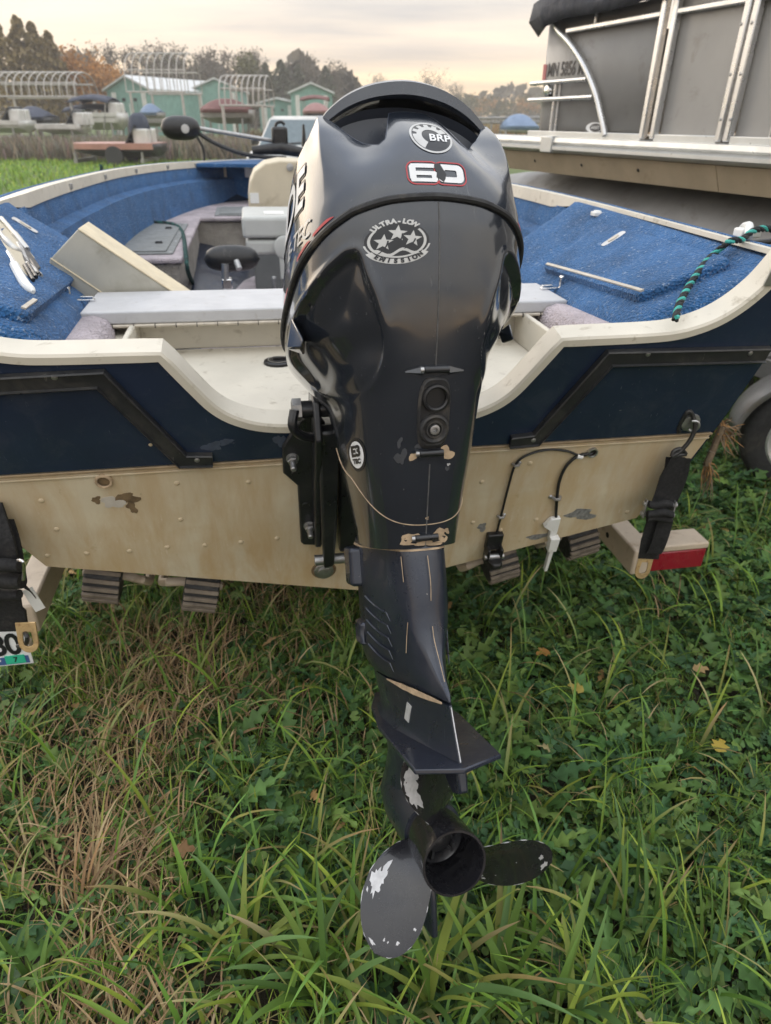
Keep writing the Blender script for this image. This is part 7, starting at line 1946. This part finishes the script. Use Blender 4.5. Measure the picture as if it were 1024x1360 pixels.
# coarse grass farther off, behind and beside the boats
x, y = spread(42000, -3.5, 4.2, 3.2, 9); n = len(x); c = pick(GREENS, n) * 1.1
parts_g.append(blade_mesh(x, y, 0 * x, rng.uniform(.07, .18, n), rng.uniform(.006, .012, n), rng.uniform(0, 6.28, n), rng.uniform(.3, 1.3, n), c, c * 1.3, 3))
x, y = spread(26000, -16, 0, 9, 32); n = len(x); c = pick(GREENS, n) * 1.5
parts_g.append(blade_mesh(x, y, 0 * x, rng.uniform(.08, .2, n), rng.uniform(.015, .035, n), rng.uniform(0, 6.28, n), rng.uniform(.3, 1.2, n), c, c * 1.4 + np.array([.04, .02, 0]), 2))
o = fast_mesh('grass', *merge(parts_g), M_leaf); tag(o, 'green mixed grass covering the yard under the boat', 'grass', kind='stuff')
o = fast_mesh('dry_grass', *merge(parts_d), M_leaf); tag(o, 'flattened straw coloured dry grass at the left', 'dry grass', kind='stuff')

# ground cover leaves
def leaf_round(n=11):
    """scalloped kidney leaf, 1 unit across"""
    V = [(0, 0, 0)]
    for i in range(n + 1):
        a = -2.75 + 5.5 * i / n; r = .5 * (1 + .09 * (1 if i % 2 else -1)); V.append((r * math.cos(a), r * math.sin(a), .10 * abs(math.sin(a * 1.0)) + .02 * (i % 2)))
    return np.array(V), np.array([(0, i, i + 1) for i in range(1, n + 1)])
def leaf_lobed(lobes=5, deep=.55, wide=.2):
    """toothed dandelion or thistle leaf along +x, 1 unit long"""
    mid = [(t, 0, .12 * math.sin(t * 2.6)) for t in np.linspace(0, 1, 2 * lobes + 1)]; V = list(mid); F = []
    for s in (-1, 1):
        b = len(V)
        for i, t in enumerate(np.linspace(0, 1, 2 * lobes + 1)):
            env = wide * (math.sin(min(1, t * 1.25 + .08) * math.pi * .92) + .12); k = 1 if i % 2 else 1 - deep
            V.append((t + (.05 if i % 2 else -.02), s * env * k, .12 * math.sin(t * 2.6) + .05 * k))
        for i in range(2 * lobes): F += [(i, i + 1, b + i + 1), (i, b + i + 1, b + i)] if s > 0 else [(i + 1, i, b + i), (i + 1, b + i, b + i + 1)]
    return np.array(V), np.array(F)
def leaf_clover():
    V, F = [], []
    for k in range(3):
        a = k * 2.094; b = len(V); V.append((0, 0, 0))
        for i in range(6):
            f = -.5 + i / 5; r = .5 * (1 - .5 * f * f * 2.2) if i not in (0, 5) else .34; V.append((r * math.cos(a + f * 1.5), r * math.sin(a + f * 1.5), .10))
        F += [(b, b + i, b + i + 1) for i in range(1, 6)]
    return np.array(V), np.array(F)
def scatter(tmpl, x, y, z, size, tilt, col):
    V0, F0 = tmpl; n = len(x); a = rng.uniform(0, 6.28, n); b = rng.uniform(-1, 1, n) * tilt; c = rng.uniform(-1, 1, n) * tilt
    ca, sa, cb, sb, cc, sc = np.cos(a), np.sin(a), np.cos(b), np.sin(b), np.cos(c), np.sin(c); o_, i_ = 0 * a, 0 * a + 1
    Rz = np.stack([np.stack([ca, -sa, o_], -1), np.stack([sa, ca, o_], -1), np.stack([o_, o_, i_], -1)], -2); Ry = np.stack([np.stack([cb, o_, sb], -1), np.stack([o_, i_, o_], -1), np.stack([-sb, o_, cb], -1)], -2); Rx = np.stack([np.stack([i_, o_, o_], -1), np.stack([o_, cc, -sc], -1), np.stack([o_, sc, cc], -1)], -2)
    V = np.einsum('nij,kj->nki', Rz @ Ry @ Rx, V0) * size[:, None, None] + np.stack([x, y, z], -1)[:, None, :]
    k = len(V0); F = (np.arange(n)[:, None, None] * k + F0[None]).reshape(-1, 3)
    shade = rng.uniform(.72, 1.22, (n, k, 1)); T = (col[:, None, :] * shade).reshape(-1, 3)
    return V.reshape(-1, 3), F, T
gc = []
WEED = np.array([(.050, .110, .030), (.070, .135, .036), (.036, .085, .032), (.095, .150, .036)])
x, y = spread(21000, -1.5, 2.2, .3, 3.0); m_ = (vnoise(x, y, 4.5, 9) > .42 - .22 * (x > -.1)) & (rng.uniform(0, 1, len(x)) > dryness(x, y) * 1.3); x, y = x[m_], y[m_]; n = len(x)
gc.append(scatter(leaf_round(), x, y, hgt(x, y) + rng.uniform(.015, .075, n), rng.uniform(.018, .040, n), .55, pick(WEED, n)))
x, y = spread(9500, -1.4, 2.4, .3, 3.2); m_ = (vnoise(x, y, 3.5, 21) > .45 - .2 * (x > .1)) & (rng.uniform(0, 1, len(x)) > dryness(x, y) * 1.3); x, y = x[m_], y[m_]; n = len(x)
gc.append(scatter(leaf_lobed(5, .6, .17), x, y, hgt(x, y) + rng.uniform(.015, .06, n), rng.uniform(.06, .14, n), .6, pick(WEED, n) * 1.12))
x, y = spread(5000, -1.4, 2.2, .3, 3.0); m_ = (vnoise(x, y, 5, 33) > .52); x, y = x[m_], y[m_]; n = len(x)
gc.append(scatter(leaf_clover(), x, y, hgt(x, y) + rng.uniform(.03, .085, n), rng.uniform(.022, .042, n), .4, pick(WEED, n)))
# fern-like yarrow fronds
x, y = spread(5200, -.3, 2.2, .3, 3.0); m_ = vnoise(x, y, 4, 41) > .5; x, y = x[m_], y[m_]; n = len(x)
gc.append(scatter(leaf_lobed(9, .85, .14), x, y, hgt(x, y) + rng.uniform(.02, .07, n), rng.uniform(.05, .10, n), .5, pick(WEED, n) * .95))
# a few yellowed and brown leaves among them
x, y = spread(190, -1.4, 2.0, .4, 2.6); n = len(x)
gc.append(scatter(leaf_lobed(4, .6, .2), x, y, hgt(x, y) + rng.uniform(.03, .08, n), rng.uniform(.03, .07, n), .7, pick(np.array([(.30, .23, .07), (.24, .15, .06), (.20, .19, .06), (.30, .25, .13)]), n)))
o = fast_mesh('ground_cover', *merge(gc), M_leaf); tag(o, 'low weeds, ground ivy and clover leaves between the grass', 'weeds', kind='stuff')

# single plants one can tell apart
def plant(name, label, px, py, cat='plant', group=None):
    p = gz(px, py, .02); z = float(hgt(np.array([p.x]), np.array([p.y]))[0])
    return thing(name, label, cat, Matrix.Translation((p.x, p.y, z)), group)
def tuft(label, px, py, n, h, w, az0, spr, bend, seed, pal=GREENS, mul=1.3):
    t = plant('grass_tuft', label, px, py, 'grass tuft', 'broad bladed grass tufts'); r = np.random.default_rng(seed)
    for i in range(n):
        c = pal[r.integers(0, len(pal))][None] * mul * r.uniform(.8, 1.2); dry = r.uniform() < .15
        v, f, c_ = blade_mesh(np.array([r.normal() * .022]), np.array([r.normal() * .022]), np.array([0.0]), np.array([h * r.uniform(.65, 1.15)]), np.array([w * r.uniform(.75, 1.2)]), np.array([az0 + r.normal() * spr]), np.array([bend * r.uniform(.45, 1.4)]), c, DRY[r.integers(0, 5)][None] if dry else c * 1.3, 9, .5)
        fast_mesh('blade', v, f, c_, M_leaf, t)
tuft('broad green grass tuft under the lower left propeller blade', 430, 1330, 14, .30, .013, 1.9, 1.6, 1.50, 1)
tuft('broad green grass tuft at the bottom centre of the picture', 560, 1350, 15, .34, .015, 1.2, 1.6, 1.25, 2)
tuft('upright broad grass tuft right of the lower propeller blade', 660, 1330, 15, .34, .016, 1.6, 1.4, 1.05, 3)
tuft('broad grass tuft at the bottom right of the propeller', 740, 1350, 12, .30, .013, 1.3, 1.7, 1.25, 4)
tuft('pale broad grass tuft left of the propeller at the bottom', 330, 1290, 11, .28, .013, 2.4, 1.5, 1.60, 5)
tuft('grass tuft in the bottom left corner with dry tips', 40, 1330, 11, .28, .010, 1.0, 1.1, 1.1, 6)
tuft('drooping grass tuft at the left edge below the licence plate', 30, 1010, 14, .24, .007, .4, .9, 1.4, 7, GREENS, 1.35)
tuft('thin grass tuft by the right hand bottom corner', 930, 1300, 12, .30, .007, 1.8, 1.0, 1.0, 8)
tuft('tall narrow grass tuft right of the right propeller blade', 830, 1250, 8, .30, .008, 1.7, .6, .8, 9)
tuft('dry straw tuft on the flattened strip at left', 130, 1200, 16, .24, .006, 1.5, .5, 1.7, 10, DRY, .9)
tuft('curled dry grass tuft left of the motor leg', 300, 1010, 14, .14, .008, 1.2, 1.6, 1.9, 11, DRY, 1.05)
tuft('dark long grass tuft below the left rollers', 190, 860, 14, .22, .006, 1.4, 1.0, 1.1, 12, GREENS, .95)
tuft('dry curled grass tuft below the keel', 390, 900, 9, .14, .006, 2.0, 1.4, 1.8, 13, DRY, .95)
def rosette(label, px, py, n, ln, seed, tm, pal, mul=1.0, name='weed_plant'):
    t = plant(name, label, px, py, 'weed', 'leafy weeds in the grass'); r = np.random.default_rng(seed); V0, F0 = tm
    for i in range(n):
        a = 6.28 * i / n + r.normal() * .25; s = ln * r.uniform(.7, 1.15); el = r.uniform(.15, .7)
        ca, sa, ce, se = math.cos(a), math.sin(a), math.cos(el), math.sin(el)
        R_ = np.array([[ca, -sa, 0], [sa, ca, 0], [0, 0, 1]]) @ np.array([[ce, 0, -se], [0, 1, 0], [se, 0, ce]])
        V = (V0 * s) @ R_.T; c = pal[r.integers(0, len(pal))] * mul * r.uniform(.85, 1.2)
        fast_mesh('leaf', V + np.array([0, 0, .02]), F0, np.repeat(c[None], len(V), 0) * r.uniform(.9, 1.1, (len(V), 1)), M_leaf, t)
DL = leaf_lobed(6, .55, .17)
for i, (px, py, ln, lb) in enumerate(((620, 960 - 60, .15, 'dandelion plant just right of the motor leg'), (830, 880, .15, 'large leafed dandelion below the red tail lamp'), (700, 830, .14, 'dark dandelion under the white speed sensor'), (960, 820, .15, 'dandelion at the right edge below the trailer lamp'), (890, 1010, .13, 'lobed weed plant in the right middle of the grass'), (960, 1200, .14, 'dandelion near the right edge beside thin grass'), (760, 1010, .12, 'lobed weed plant right of the anti-ventilation plate'), (190, 1130, .11, 'single dandelion in the straw at left'), (850, 1180, .13, 'lobed weed right of the right propeller blade'), (310, 960, .12, 'dandelion under the cream keel left of the leg'))):
    rosette(lb, px, py, 9, ln, 60 + i, DL, WEED, 1.25)
RD = leaf_round(); RD = (RD[0] * .8 + np.array([.9, 0, .25]), RD[1])
for i, (px, py, lb) in enumerate(((500, 1310, 'ground ivy plant with round leaves below the propeller'), (720, 1180, 'ground ivy plant beside the right propeller blade'), (470, 930, 'ground ivy plant left of the motor leg'), (640, 1060, 'ground ivy plant right of the propeller hub'))):
    rosette(lb, px, py, 11, .045, 90 + i, RD, WEED, 1.2)
MAPLE = leaf_lobed(3, .5, .5)
for i, (px, py, lb) in enumerate(((735, 903, 'orange fallen leaf right of the motor leg'), (925, 925, 'tan fallen leaf in the grass below the tail lamp'), (955, 1040, 'yellow fallen leaf at the right of the grass'), (780, 960, 'small yellow fallen leaf right of the plate'), (250, 1180, 'brown fallen leaf on the straw at left'))):
    t = plant('fallen_leaf', lb, px, py - 20, 'leaf', 'fallen autumn leaves')
    r = np.random.default_rng(500 + i); a = r.uniform(0, 6.28); R_ = np.array([[math.cos(a), -math.sin(a), 0], [math.sin(a), math.cos(a), 0], [0, 0, 1]])
    c = np.array([(.45, .22, .06), (.44, .30, .14), (.46, .34, .06), (.42, .33, .08), (.26, .15, .07)][i])
    fast_mesh('leaf_blade', (MAPLE[0] * .045) @ R_.T + np.array([-.02, 0, .085]), MAPLE[1], np.repeat(c[None], len(MAPLE[0]), 0), M_leaf, t)
